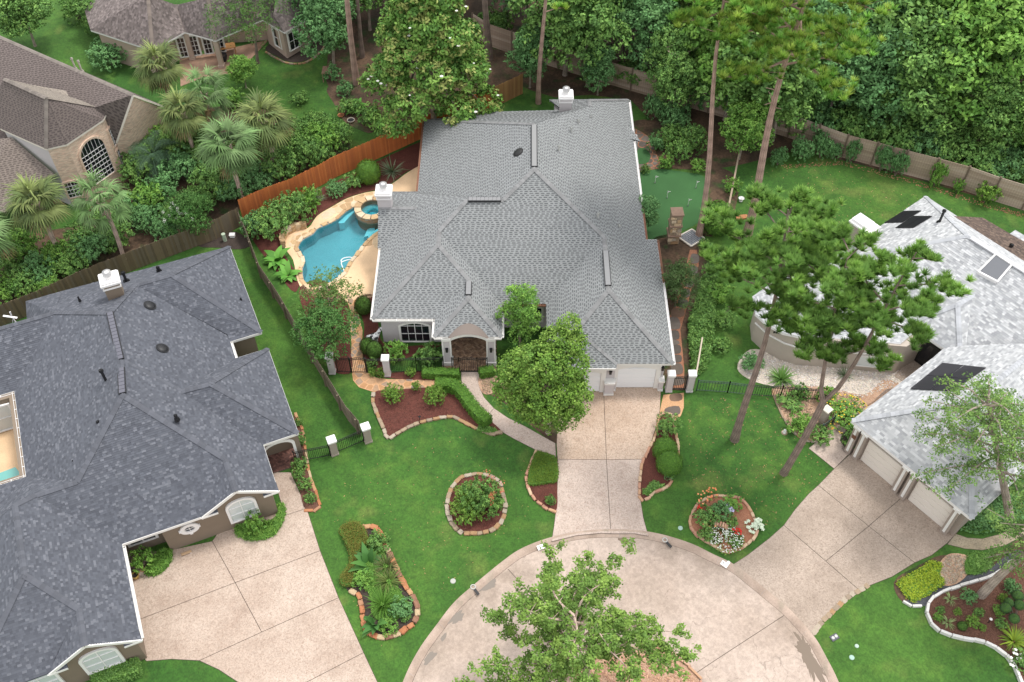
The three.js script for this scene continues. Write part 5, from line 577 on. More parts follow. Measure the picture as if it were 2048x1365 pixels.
function ironPanel(g, a, b, h, o = {}) { // posts, rails, pickets between two ground points
  const A = V3(a[0], 0, a[1]), B = V3(b[0], 0, b[1]), L = A.distanceTo(B), m = o.mat || M.iron, n = Math.max(2, Math.round(L / (o.gap || .12))), pk = new MB(), top = (u) => h + (o.arch || 0) * (1 - (2 * u - 1) ** 2); for (let k = 1; k < n; k++) { const p = A.clone().lerp(B, k / n); pk.bar(p.clone().setY(.06), p.clone().setY(top(k / n) - .03), .022, .022); } pk.build('pickets', m, g); for (const y of [.1, 0, -.16]) { const r = new MB(); for (let k = 0; k < 8; k++) { const u = k / 8, v = (k + 1) / 8, f = (w) => A.clone().lerp(B, w).setY(y === .1 ? .1 : top(w) + y); r.bar(f(u), f(v), .035, .035); } r.build('rail', m, g); } for (const p of [A, B]) { const q = new MB(); q.bar(p.clone().setY(0), p.clone().setY(h + .08), .06, .06); q.box(p.x, h + .1, p.z, .08, .05, .08); q.build('post', m, g); }
}
function ironFence(name, label, cat, pts, h, o) { const g = thing(name, label, cat), l = plan(pts, 0); for (let i = 0; i < l.length - 1; i++) ironPanel(g, l[i], l[i + 1], h, o); return g; }
ironFence('iron_fence', 'black iron fence panel between two white capped pillars by the flagstone path', 'fence', [[676, 745], [702, 745]], 1.55);
ironFence('iron_gate', 'arched black iron gate across the flagstone path', 'gate', [[704, 746], [733, 746]], 1.5, { arch: .16 });
ironFence('iron_fence', 'long black iron fence behind the clipped box hedge under the arched window', 'fence', [[735, 746], [768, 746], [780, 746], [834, 744], [888, 743]], 1.5);
ironFence('iron_gate', 'arched black iron double gate in front of the brick paved porch', 'gate', [[905, 745], [919, 745], [955, 745], [975, 745]], 1.5, { arch: .1 });
ironFence('iron_gate', 'black iron gate between the two pillars beside the garage', 'gate', [[1345, 780], [1370, 780]], 1.45);
ironFence('iron_fence', 'dark green wire garden fence running off the garage side gate', 'fence', [[1393, 782], [1455, 786], [1495, 791]], 1.15, { mat: M.ironGreen, gap: .2 });
ironFence('iron_fence', 'thin black iron fence in front of the white gravel garden', 'fence', [[1495, 791], [1560, 795], [1635, 800]], 1.15, { gap: .16 });
ironFence('iron_fence', 'black iron fence from the brown wall to the middle white capped pillar', 'fence', [[592, 926], [661, 912]], 1.2);
ironFence('iron_fence', 'black iron fence between the two white capped pillars on the side lawn', 'fence', [[676, 905], [728, 883]], 1.25);
ironFence('iron_fence', 'short dark wire fence beside the pillar with pointed cap', 'fence', [[1640, 868], [1664, 850]], 1.0, { mat: M.ironGreen });
function pillar(label, px, py, h, w, turn, body, cap, point) { const p = at(px, py), g = thing('pillar', label, 'pillar', [p.x, 0, p.z], turn), b = mesh('shaft', new RoundedBoxGeometry(w, h, w, 1, .02).translate(0, h / 2, 0), body, g); mesh('base_course', new RoundedBoxGeometry(w + .06, .16, w + .06, 1, .02).translate(0, .08, 0), body, g); const k = new MB(); if (point) { k.box(0, h + .05, 0, w + .14, .1, w + .14); const c = mesh('cap', k.geo(), cap, g); mesh('cap_peak', new THREE.ConeGeometry((w + .1) * .707, .22, 4).rotateY(Math.PI / 4).translate(0, h + .21, 0), cap, g); } else mesh('cap', mergeGeometries([new RoundedBoxGeometry(w + .14, .2, w + .14, 2, .05).translate(0, h + .1, 0), new THREE.CylinderGeometry((w) * .5, (w + .1) * .707, .06, 4).rotateY(Math.PI / 4).translate(0, h + .225, 0).toNonIndexed()]), cap, g); return g; }
pillar('white capped pillar at the end of the board fence by the iron panel', 665, 745, 1.75, .42, 0, M.stucco, M.white); pillar('white capped pillar between box hedges in front of the arched window', 775, 750, 1.75, .42, 0, M.stucco, M.white);
pillar('white capped pillar against the garage corner', 1337, 781, 1.75, .42, 0, M.stucco, M.white); pillar('white capped pillar on the lawn side of the garage gate', 1378, 781, 1.75, .42, 0, M.stucco, M.white);
pillar('white capped brown pillar in the middle of the side lawn fence', 669, 907, 1.45, .46, .4, M.stuccoTaupe, M.white); pillar('white capped brown pillar where the board fence meets the iron fence', 736, 882, 1.5, .46, .4, M.stuccoTaupe, M.white);
pillar('taupe pillar with pointed cap among the yellow flowers', 1643, 850, 1.7, .4, .65, M.stuccoTaupe, M.cream, true);
{ const p = at(1345, 482), g = thing('stone_column', 'tall weathered stone column with brown capped ledges by the putting green', 'column', [p.x, 0, p.z], .05), b = new MB(); const cm = stonesTan[1]; const hh = heightAt(p, 424); mesh('shaft', new RoundedBoxGeometry(.85, hh, .8, 1, .03).translate(0, hh / 2, 0), stonesTan[0], g); for (const [y, w] of [[hh, .95], [hh * .62, 1.0], [hh * .3, 1.05]]) { const m = mesh('ledge', new RoundedBoxGeometry(w, .14, w, 1, .03), stoneSet([[.30, .20, .145]])[0], g); m.position.y = y; } reseed(76); for (let k = 0; k < 26; k++) { const s = mesh('facing_stone', pick(stoneGeos), pick([...stonesTan, ...flagCope]), g); s.scale.set(rr(.25, .4), rr(.18, .3), .08); s.position.set(rr(-.3, .3), .2 + (k % 9) * hh / 9.6, .42); } }
{ const P4 = [[1356, 474], [1384, 459], [1409, 477], [1383, 493]].map(([x, y]) => at(x, y, .12)), g = thing('metal_grate', 'square black patterned grate in a pale frame beside the pine trunk', 'grate'), fr = new MB(); for (let i = 0; i < 4; i++) fr.bar(P4[i], P4[(i + 1) % 4], .1, .12); fr.build('frame', M.cream, g); new MB().poly(P4.slice().reverse()).build('grate_plate', mat([.06, .065, .085], { roughness: .6 }), g); const b = new MB(); for (let k = 1; k < 9; k++) for (const [a, c, d, e] of [[0, 1, 3, 2], [0, 3, 1, 2]]) { const u = P4[a].clone().lerp(P4[c], k / 9), v = P4[d].clone().lerp(P4[e], k / 9); b.bar(u.add(V3(0, .02, 0)), v.add(V3(0, .02, 0)), .04, .03); } b.build('grate_bars', mat([.35, .36, .38]), g); }
{ const p = at(1448, 462), q = at(1480, 282); const g = thing('boundary_rail', 'long pale wooden boundary rail running between the two tall pine trunks', 'rail'), a = at(1448, 462, .7), b = at(1466, 372, .9), c = at(1486, 268, 1.1), rm = mat([.36, .28, .2]); new MB().bar(a, b, .14, .12).build('top_rail', rm, g); new MB().bar(b, c, .14, .12).build('top_rail', rm, g); const d = new MB(); for (let k = 0; k < 8; k++) { const u = at(1448 + 5.2 * k, 462 - 27 * k); d.bar(V3(u.x, 0, u.z), V3(u.x, .9, u.z), .08, .08); } d.build('post_row', mat([.2, .16, .12]), g); }
{ const p = at(1393, 748), a = at(1393, 748, 1.6), b = at(1405, 676, 1.6); const g = thing('boundary_rail', 'pale wooden rail leaning beside the side garden pillar', 'rail'); new MB().bar(a, b, .1, .1).build('top_rail', mat([.5, .42, .33]), g); const d = new MB(); for (let k = 0; k < 4; k++) { const u = a.clone().lerp(b, k / 3); d.bar(V3(u.x, 0, u.z), u, .08, .08); } d.build('post_row', mat([.3, .24, .18]), g); }
// ---------- plants: leaves are real faces, every plant a thing of its own ----------
const leafMat = new THREE.MeshPhysicalMaterial({ vertexColors: true, roughness: .6, side: THREE.DoubleSide, specularIntensity: .35 });
const flowerMat = new THREE.MeshStandardMaterial({ vertexColors: true, roughness: .8, side: THREE.DoubleSide });
const unit = () => { const z = rr(-1, 1), a = rr(0, 6.2832), r = Math.sqrt(1 - z * z); return V3(r * Math.cos(a), z, r * Math.sin(a)); };
const C = {
  mid: [[0.128, 0.258, 0.062], [0.160, 0.300, 0.072], [0.104, 0.215, 0.056], [0.192, 0.340, 0.081]], dark: [[.128, .274, .096], [.148, .300, .104], [.116, .256, .090]], lime: [[0.172, 0.307, 0.048], [0.140, 0.264, 0.043], [0.204, 0.324, 0.062], [0.113, 0.221, 0.040]], fresh: [[0.164, 0.324, 0.058], [0.130, 0.280, 0.053], [0.207, 0.377, 0.070]],
  magnolia: [[0.121, 0.252, 0.046], [0.184, 0.315, 0.064], [0.092, 0.201, 0.042], [0.304, 0.347, 0.105], [0.151, 0.285, 0.056]], pine: [[0.165, 0.312, 0.062], [0.200, 0.352, 0.066], [0.138, 0.265, 0.056]], pineY: [[0.258, 0.421, 0.062], [0.185, 0.386, 0.062], [0.319, 0.443, 0.074]], blue: [[.075, .135, .075], [.060, .115, .062]], palm: [[0.125, 0.215, 0.075], [0.152, 0.241, 0.092], [0.106, 0.189, 0.061]], olive: [[.14, .135, .024], [.115, .122, .022], [.165, .155, .03]], gold: [[.27, .36, .025], [.22, .32, .025], [.32, .40, .04]], box: [[0.095, 0.214, 0.028], [0.124, 0.256, 0.034], [0.071, 0.173, 0.024]],
  grey: [[.10, .16, .085], [.085, .14, .07]], birch: [[0.156, 0.277, 0.066], [0.200, 0.322, 0.078], [0.124, 0.222, 0.061]],
};
function leaves(b, c, R, n, L, W, cols, out, spread = 1) { // a clump of n leaves round c
  const base = pick(cols), k = rr(.82, 1.18); for (let i = 0; i < n; i++) { const o = V3(gauss() * R, gauss() * R * .8, gauss() * R), nn = out.clone().multiplyScalar(.55).add(unit().multiplyScalar(.75 * spread)).add(V3(0, .42, 0)).normalize(), d = unit(); d.addScaledVector(nn, -d.dot(nn)).normalize(); b.leaf(o.add(c), nn, d, L * rr(.7, 1.25), W * rr(.7, 1.2), mulc(base, k * rr(.86, 1.16))); }
}
function crownGeo(lobes, o) { const b = new MB(true), tot = lobes.reduce((a, l) => a + l.r[0] * l.r[2] + l.r[1] * l.r[0], 0); for (const l of lobes) { const n = Math.round(o.clumps * (l.r[0] * l.r[2] + l.r[1] * l.r[0]) / tot); for (let i = 0; i < n; i++) { const d = unit(); if (d.y < -.35 && rnd() < .6) d.y *= -1; const f = Math.pow(rnd(), .45) * .38 + .62, c = V3(l.c[0] + d.x * l.r[0] * f, l.c[1] + d.y * l.r[1] * f, l.c[2] + d.z * l.r[2] * f); leaves(b, c, o.R, o.n, o.L, o.W, o.cols, d); } } return b; }
function limbs(b, H, r, s, lobes, n = 6, split = .35) { const top = V3(rr(-.4, .4) * s, H * .8, rr(-.4, .4) * s), bend = V3(rr(-.3, .3) * s, H * .4, rr(-.3, .3) * s); b.tube(new THREE.CatmullRomCurve3([V3(0, -.1, 0), V3(0, .4, 0), bend, top]).getPoints(8), [r * 1.35, r * 1.1, r, r * .92, r * .82, r * .7, r * .55, r * .4, r * .25], 8); for (const l of lobes.slice(0, n)) { const st = bend.clone().lerp(top, rr(0, .6)), e = V3(...l.c), m = st.clone().lerp(e, .5).add(V3(0, -.05 * H, 0)); b.tube([st, m, e], [r * .42, r * .28, r * .08], 6); } }
function broadProto(sd, H, R, cols, o = {}) { reseed(sd); const lobes = [], nl = o.lobes || 9; for (let k = 0; k < nl; k++) { const t = k / (nl - 1), y = H * lerp(o.low || .38, .86, t), a = k * 2.4 + rr(-.4, .4), rad = R * (o.cone ? (1 - t * .85) * .72 : .62 * Math.sin(Math.PI * (.25 + .62 * t))); lobes.push({ c: [Math.cos(a) * rad, y, Math.sin(a) * rad], r: [R * rr(.42, .6), H * rr(.13, .19), R * rr(.42, .6)] }); } lobes.push({ c: [0, H * .62, 0], r: [R * .6, H * .3, R * .6] }); const t = new MB(); limbs(t, H, o.tr || H * .018, R * .3, lobes); const cb = crownGeo(lobes, { clumps: o.clumps || 690, R: o.cR || .33, n: o.n || 13, L: o.L || .32, W: o.W || .2, cols }); return { trunk: t.geo(), crown: cb.geo(), H, R }; }
function plantTree(name, label, proto, p, H, o = {}) { const k = H / proto.H, g = thing(name, label, o.cat || 'tree', [p.x, 0, p.z], o.turn ?? rr(0, 6.28), o.group); const w = k * (o.wide || 1); g.scale.set(w, k, w); mesh('trunk', proto.trunk, o.bark || M.barkGrey, g); mesh('crown', proto.crown, leafMat, g); return g; }
// shrubs
function shrubProto(sd, cols, o = {}) { reseed(sd); const lobes = []; for (let k = 0; k < (o.lobes || 6); k++) { const a = k * 2.4, rad = k ? .42 : 0; lobes.push({ c: [Math.cos(a) * rad, rr(.38, .7), Math.sin(a) * rad], r: [rr(.42, .62), rr(.34, .5), rr(.42, .62)] }); } const b = crownGeo(lobes, { clumps: o.clumps || 130, R: o.R || .1, n: o.n || 12, L: o.L || .15, W: o.W || .08, cols }); const t = new MB(); for (let k = 0; k < 5; k++) { const a = k * 1.26; t.tube([V3(0, -.05, 0), V3(Math.cos(a) * .3, .55, Math.sin(a) * .3)], [.035, .015], 5); } return { crown: b.geo(), stem: t.geo() }; }
function ballProto(sd, cols, dens = 2100, L = .085) { reseed(sd); const b = new MB(true); for (let i = 0; i < dens; i++) { const d = unit(); if (d.y < -.55) continue; const bump = 1 + .035 * Math.sin(d.x * 9 + sd) * Math.sin(d.z * 8), c = d.clone().multiplyScalar(bump * rr(.9, 1.01)), n = d.clone().multiplyScalar(.8).add(unit().multiplyScalar(.55)).normalize(), e = unit(); e.addScaledVector(n, -e.dot(n)).normalize(); b.leaf(V3(c.x, c.y * .92 + .72, c.z), n, e, L * rr(.8, 1.5), L * rr(.6, .9), mulc(pick(cols), rr(.75, 1.2))); } const core = new THREE.SphereGeometry(.88, 18, 12).scale(1, .92, 1).translate(0, .72, 0); const t = new MB(); t.tube([V3(0, -.05, 0), V3(.02, .5, 0)], [.06, .05], 6); return { crown: b.geo(), stem: t.geo(), core }; }
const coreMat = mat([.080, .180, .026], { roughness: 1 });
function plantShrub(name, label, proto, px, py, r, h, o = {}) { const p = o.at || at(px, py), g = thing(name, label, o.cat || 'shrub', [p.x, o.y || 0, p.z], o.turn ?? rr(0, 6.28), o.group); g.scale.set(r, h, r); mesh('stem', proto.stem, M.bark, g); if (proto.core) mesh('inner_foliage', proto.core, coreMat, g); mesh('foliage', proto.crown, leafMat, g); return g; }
// strap-leaved clumps, broad leaves, flowers
function clumpProto(sd, n, L, w, droop, cols, up = .55, seg = 3) { reseed(sd); const b = new MB(true); for (let i = 0; i < n; i++) { const a = rr(0, 6.28), e = rr(up, 1.3), d = V3(Math.cos(a) * Math.cos(e), Math.sin(e), Math.sin(a) * Math.cos(e)); b.blade(V3(Math.cos(a) * .06, 0, Math.sin(a) * .06), d, L * rr(.7, 1.15), w, droop * rr(.7, 1.3), mulc(pick(cols), rr(.8, 1.2)), seg); } return b.geo(); }
function plantClump(name, label, geo, px, py, k = 1, o = {}) { const p = at(px, py), m = mesh(name, geo, leafMat); m.position.set(p.x, o.y ?? .04, p.z); m.rotation.y = rr(0, 6.28); m.scale.setScalar(k); return tag(m, label, o.cat || 'plant', o.group); }
// clipped hedge: dense leaf shell over a box-section run
function hedge(name, label, line, w, h, cols, sd, o = {}) { reseed(sd); const l = smooth(plan(line, 0), false, 4), b = new MB(true), core = new MB(), cum = []; for (let i = 0; i < l.length - 1; i++) { core.bar(V3(l[i][0], h * .46, l[i][1]), V3(l[i + 1][0], h * .46, l[i + 1][1]), w * .86, h * .9); } const L = polyLen(l), n = Math.round(L * (w + 2 * h) * 260); for (let k = 0; k < n; k++) { const s = along.cache || 0; const i = Math.min(l.length - 2, Math.floor(rnd() * (l.length - 1))), t = rnd(), x = lerp(l[i][0], l[i + 1][0], t), z = lerp(l[i][1], l[i + 1][1], t), dx = l[i + 1][0] - l[i][0], dz = l[i + 1][1] - l[i][1], q = Math.hypot(dx, dz), nx = -dz / q, nz = dx / q, f = rnd() * (w + 2 * h); let c, out; if (f < w) { c = V3(x + nx * (f - w / 2), h * rr(.92, 1.09), z + nz * (f - w / 2)); out = V3(0, 1, 0); } else { const sg = f < w + h ? 1 : -1, y = rnd() * h; c = V3(x + nx * sg * w / 2 * rr(.9, 1.16), y, z + nz * sg * w / 2 * rr(.9, 1.16)); out = V3(nx * sg, .25, nz * sg); } const nn = out.clone().add(unit().multiplyScalar(.6)).normalize(), d = unit(); d.addScaledVector(nn, -d.dot(nn)).normalize(); b.leaf(c, nn, d, rr(.07, .13), rr(.05, .08), mulc(pick(cols), rr(.72, 1.2))); }
  for (const e of [0, l.length - 1]) for (let k = 0; k < w * h * 320; k++) { const j = e ? l.length - 2 : 1, dx = l[e][0] - l[j][0], dz = l[e][1] - l[j][1], q = Math.hypot(dx, dz), u = rr(-.5, .5) * w; b.leaf(V3(l[e][0] - dz / q * u + dx / q * rr(-.02, .08), rnd() * h, l[e][1] + dx / q * u + dz / q * rr(-.02, .08)), V3(dx / q, .4, dz / q).add(unit().multiplyScalar(.4)).normalize(), unit(), .1, .06, mulc(pick(cols), rr(.72, 1.2))); }
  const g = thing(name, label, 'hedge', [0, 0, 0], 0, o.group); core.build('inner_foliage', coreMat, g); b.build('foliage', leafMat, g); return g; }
// low ground cover filling an outline
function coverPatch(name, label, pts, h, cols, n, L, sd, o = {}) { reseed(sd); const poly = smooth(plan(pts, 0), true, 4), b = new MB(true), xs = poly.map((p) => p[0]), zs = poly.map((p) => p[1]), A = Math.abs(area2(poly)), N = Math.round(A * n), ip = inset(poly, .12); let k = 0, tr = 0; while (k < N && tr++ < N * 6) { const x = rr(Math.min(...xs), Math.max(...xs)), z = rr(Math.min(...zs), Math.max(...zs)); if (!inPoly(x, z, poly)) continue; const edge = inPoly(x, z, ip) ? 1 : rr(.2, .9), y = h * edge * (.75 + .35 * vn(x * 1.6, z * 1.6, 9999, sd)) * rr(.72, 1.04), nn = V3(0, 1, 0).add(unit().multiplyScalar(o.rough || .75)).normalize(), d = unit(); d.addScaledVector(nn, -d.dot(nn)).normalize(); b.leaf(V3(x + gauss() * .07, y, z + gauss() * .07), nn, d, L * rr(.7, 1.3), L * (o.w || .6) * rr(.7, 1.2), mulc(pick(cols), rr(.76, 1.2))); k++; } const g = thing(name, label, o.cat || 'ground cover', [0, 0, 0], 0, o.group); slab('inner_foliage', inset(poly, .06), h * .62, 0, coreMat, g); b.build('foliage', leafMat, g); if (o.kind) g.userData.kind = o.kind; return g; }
// pines
function puff(b, c, R, n, cols, up) { const base = pick(cols), k = rr(.8, 1.2); for (let i = 0; i < n; i++) { const d = unit(); d.y = Math.abs(d.y) * .7 + d.y * .3; d.addScaledVector(up, .5).normalize(); const L = R * rr(.75, 1.15), s = V3(-d.z + rr(-.3, .3), rr(-.4, .4), d.x).normalize(), w = .026 + R * .03, n2 = d.clone().cross(s).normalize(), col = mulc(base, k * rr(.85, 1.2)); if (n2.y < 0) { n2.negate(); s.negate(); } const a = b.v(c.x + s.x * w, c.y + s.y * w, c.z + s.z * w, n2.x, n2.y, n2.z, 0, 0, col), e = b.v(c.x - s.x * w, c.y - s.y * w, c.z - s.z * w, n2.x, n2.y, n2.z, 1, 0, col), t = b.v(c.x + d.x * L, c.y + d.y * L, c.z + d.z * L, n2.x, n2.y, n2.z, .5, 1, col); b.i.push(a, e, t); } }
function pineProto(sd, o) { // o: H, r, start, spread, branches, fork, puffs, cols, lean
  reseed(sd); const t = new MB(), c = new MB(true), H = o.H, lean = o.lean || [0, 0], stems = []; const axis = (y) => V3(lean[0] * y / H + .25 * Math.sin(y * .25 + sd), y, lean[1] * y / H + .2 * Math.cos(y * .22 + sd) - .2);
  const mk = (f, y0, y1, r0, r1) => { const pts = [], rs = []; for (let k = 0; k <= 10; k++) { const y = lerp(y0, y1, k / 10); pts.push(f(y)); rs.push(lerp(r0, r1, k / 10) * (k === 0 && y0 < .1 ? 1.25 : 1)); } t.tube(pts, rs, 10); };
  if (o.fork) { mk(axis, -.15, o.fork, o.r, o.r * .8); for (const e of [-1, 1]) { const f = (y) => axis(y).add(V3(e * (o.gap || .85) * Math.sqrt((y - o.fork) / 4 + .001), 0, e * .3 * (y - o.fork) / 10)); mk(f, o.fork - .3 < o.fork ? o.fork : o.fork, H * (e > 0 ? 1 : .94), o.r * .6, o.r * .12); stems.push(f); } } else { mk(axis, -.15, H, o.r, o.r * .16); stems.push(axis); }
  if (o.stubs) for (let k = 0; k < o.stubs; k++) { const y = rr(H * .35, o.start), a = rr(0, 6.28), p = axis(y); t.tube([p, p.clone().add(V3(Math.cos(a) * rr(.5, 1.2), rr(-.1, .4), Math.sin(a) * rr(.5, 1.2)))], [.05, .02], 5); }
  for (let k = 0; k < o.branches; k++) { const f = stems[k % stems.length], u = (k + .5) / o.branches, y = lerp(o.start, H - .3, u), p = f(y), a = k * 2.399 + rr(-.5, .5), len = o.spread * (o.shape ? o.shape(u) : Math.sin(Math.PI * (.2 + .75 * u)) * .9 + .12) * rr(.75, 1.15), rise = rr(-.12, .3) + u * .35, m = p.clone().add(V3(Math.cos(a) * len * .5, len * rise * .6, Math.sin(a) * len * .5)), e = p.clone().add(V3(Math.cos(a + .15) * len, len * rise, Math.sin(a + .15) * len)); t.tube([p, m, e], [o.r * .3 * (1 - u * .6), o.r * .18, .02], 5);
    const np = Math.max(3, Math.round(o.puffs * len / o.spread)); for (let q = 0; q < np; q++) { const s = Math.pow(rr(.3, 1), .7), bp = s < .5 ? p.clone().lerp(m, s * 2) : m.clone().lerp(e, s * 2 - 1), side = len * .30 * (1.15 - s * .5), c0 = bp.clone().add(V3(gauss() * side, gauss() * side * .34 + .1, gauss() * side)); if (q % 3 === 0) t.tube([bp, c0], [.022, .01], 4, null, false); puff(c, c0, o.pr || .42, o.pn || 42, o.cols, V3(0, 1, 0)); } }
  return { trunk: t.geo(), crown: c.geo(), H };
}
// palms
function palmProto(sd, o) { reseed(sd); const t = new MB(), c = new MB(true), H = o.H; const pts = [], rs = []; for (let k = 0; k <= 10; k++) { pts.push(V3(.1 * Math.sin(k * .4 + sd), H * k / 10, .08 * Math.cos(k * .5) - .08)); rs.push((.17 + (k > 8 ? .08 : 0) + (k % 2) * .015)); } t.tube(pts, rs, 9); for (let k = 0; k < 40; k++) { const a = k * 2.4, y = H * rr(.72, 1), p = V3(Math.cos(a) * .22, y, Math.sin(a) * .22); t.bar(p, p.clone().add(V3(Math.cos(a) * .16, .3, Math.sin(a) * .16)), .07, .04); }
  for (let k = 0; k < o.n; k++) { const a = k * 2.399 + rr(-.45, .45), u = k / o.n, el = lerp(1.25, -.8, Math.pow(u, .8)) + rr(-.28, .28), d = V3(Math.cos(a) * Math.cos(el), Math.sin(el), Math.sin(a) * Math.cos(el)), Lp = o.pet * rr(.7, 1.15), hub = V3(0, H, 0).addScaledVector(d, Lp), dead = u > .86 && rnd() < .6, col = dead ? mulc([.26, .18, .09], rr(.8, 1.2)) : mulc(pick(o.cols), rr(.6, 1.3)), dd = col; c.bar(V3(0, H, 0), hub, .05, .03, mulc(col, .95)); const side = V3(-Math.sin(a), 0, Math.cos(a)), N = o.fans; for (let q = 0; q < N; q++) { const g = (q / (N - 1) - .5) * 3.5, bd = d.clone().multiplyScalar(Math.cos(g)).addScaledVector(side, Math.sin(g)); bd.y -= .08; bd.normalize(); c.blade(hub, bd, o.bl * (1 - .25 * Math.abs(g) / 1.8) * rr(.9, 1.1), o.bw || .085, (o.droop || 1.15) * rr(.6, 1.5), mulc(dd, rr(.72, 1.25)), 3); } }
  return { trunk: t.geo(), crown: c.geo(), H }; }
function featherProto(sd, H, n, len, cols) { reseed(sd); const t = new MB(), c = new MB(true); t.tube([V3(0, -.1, 0), V3(0, H * .5, 0), V3(0, H, 0)], [.24, .2, .2], 9); for (let k = 0; k < n; k++) { const a = k * 2.399, el = lerp(1.3, .05, k / n); let p = V3(0, H, 0), d = V3(Math.cos(a) * Math.cos(el), Math.sin(el), Math.sin(a) * Math.cos(el)); const col = mulc(pick(cols), rr(.85, 1.15)); for (let s = 0; s < 12; s++) { const q = p.clone().addScaledVector(d, len / 12); c.bar(p, q, .04, .03, col); const side = V3(-d.z, 0, d.x).normalize(); if (s > 1) for (const e of [-1, 1]) for (let m = 0; m < 2; m++) { const bd = d.clone().multiplyScalar(.55).addScaledVector(side, e).add(V3(0, .25, 0)).normalize(); c.blade(p.clone().lerp(q, m / 2), bd, .75 * (1 - Math.abs(s - 6) / 11), .05, .9, mulc(col, rr(.85, 1.15)), 2); } p = q; d = d.clone(); d.y -= .17; d.normalize(); } } return { trunk: t.geo(), crown: c.geo(), H }; }
// ---------- trees ----------
const pMid = [1, 2, 3].map((k) => broadProto(300 + k, 10, 3.4, C.mid)), pDark = [1, 2].map((k) => broadProto(310 + k, 10, 3.4, C.dark)), pFresh = [1, 2].map((k) => broadProto(320 + k, 10, 3.2, C.fresh));
{ // street tree on the island: open crown of clumped leaves on pale branches
  reseed(401); const H = 9.6, t = new MB(), c = new MB(true), base = at(1134, 1366); const pts = [V3(0, -.2, 0), V3(.05, 2, .05), V3(-.05, 4.4, 0), V3(.05, 6.8, -.1), V3(.1, 9, -.1)]; t.tube(new THREE.CatmullRomCurve3(pts).getPoints(12), [.34, .3, .27, .25, .23, .2, .18, .16, .14, .11, .09, .06, .03], 9);
  const br = []; for (let k = 0; k < 34; k++) { const u = k / 34, y = lerp(2.8, 8.8, u), a = k * 2.399 + rr(-.3, .3), len = lerp(6.6, 1.9, u) * rr(.72, 1.12), p = V3(0, y, 0), r1 = rr(.18, .42), m = p.clone().add(V3(Math.cos(a) * len * .5, len * r1 * .7, Math.sin(a) * len * .5)), e = p.clone().add(V3(Math.cos(a + .25) * len, len * r1, Math.sin(a + .25) * len)); t.tube(new THREE.CatmullRomCurve3([p, m, e]).getPoints(6), [.085, .07, .058, .045, .034, .024, .012], 5); br.push([p, m, e, len]); }
  for (const [p, m, e, len] of br) { const n = Math.round(len * 7.5); for (let q = 0; q < n; q++) { const s = rr(.28, 1.02), bp = s < .5 ? p.clone().lerp(m, s * 2) : m.clone().lerp(e, s * 2 - 1), sd = .22 + .30 * (1.1 - s), c0 = bp.clone().add(V3(gauss() * sd * 1.7, gauss() * sd + .08, gauss() * sd * 1.7)); if (q % 3 === 0) t.tube([bp, c0], [.018, .008], 4, null, false); leaves(c, c0, .23, 32, .17, .105, [[.175, .290, .055], [.140, .245, .048], [.205, .320, .064], [.115, .205, .042]], V3(0, 1, 0)); } }
  const g = thing('street_tree', 'open crowned street tree with pale branches on the cul-de-sac island', 'tree', [base.x, 0, base.z], 0); mesh('trunk', t.geo(), M.barkPale, g); mesh('crown', c.geo(), leafMat, g);
}
{ // yellow-green tree in front of the garage
  reseed(402); const base = at(1096, 866), t = new MB(), H = 8.6, lobes = [[-.3, 4.7, 0, 2.6, 2.0, 2.3], [-2.3, 4.4, -.3, 1.6, 1.5, 1.6], [1.25, 4.3, .2, 1.6, 1.6, 1.6], [.2, 2.7, .4, 1.5, 1.3, 1.3], [1.0, 3.2, .6, 1.3, 1.3, 1.2], [-1.3, 3.5, .3, 1.5, 1.3, 1.3], [-1.6, 6.0, -.6, 1.9, 1.5, 1.7], [.9, 6.2, -.8, 1.8, 1.4, 1.6], [.6, 7.6, -1.2, 1.5, 1.3, 1.4], [-.6, 7.2, -.2, 1.7, 1.3, 1.6], [1.2, 8.7, -1.9, .8, .9, .8], [1.7, 5.6, .1, .7, .7, .8], [1.7, 7.2, -1.7, .8, .8, .9]].map(([x, y, z, a, b, c]) => ({ c: [x, y, z], r: [a, b, c] }));
  for (const l of lobes) { l.c[0] *= .94; l.r = l.r.map((v) => v * .92); } limbs(t, H, .16, 1, lobes, 9); const c = crownGeo(lobes, { clumps: 1700, R: .26, n: 17, L: .18, W: .12, cols: C.lime }).geo(), g = thing('yard_tree', 'full yellow-green tree standing in front of the garage', 'tree', [base.x, 0, base.z], 0); mesh('trunk', t.geo(), M.barkGrey, g); mesh('crown', c, leafMat, g);
}
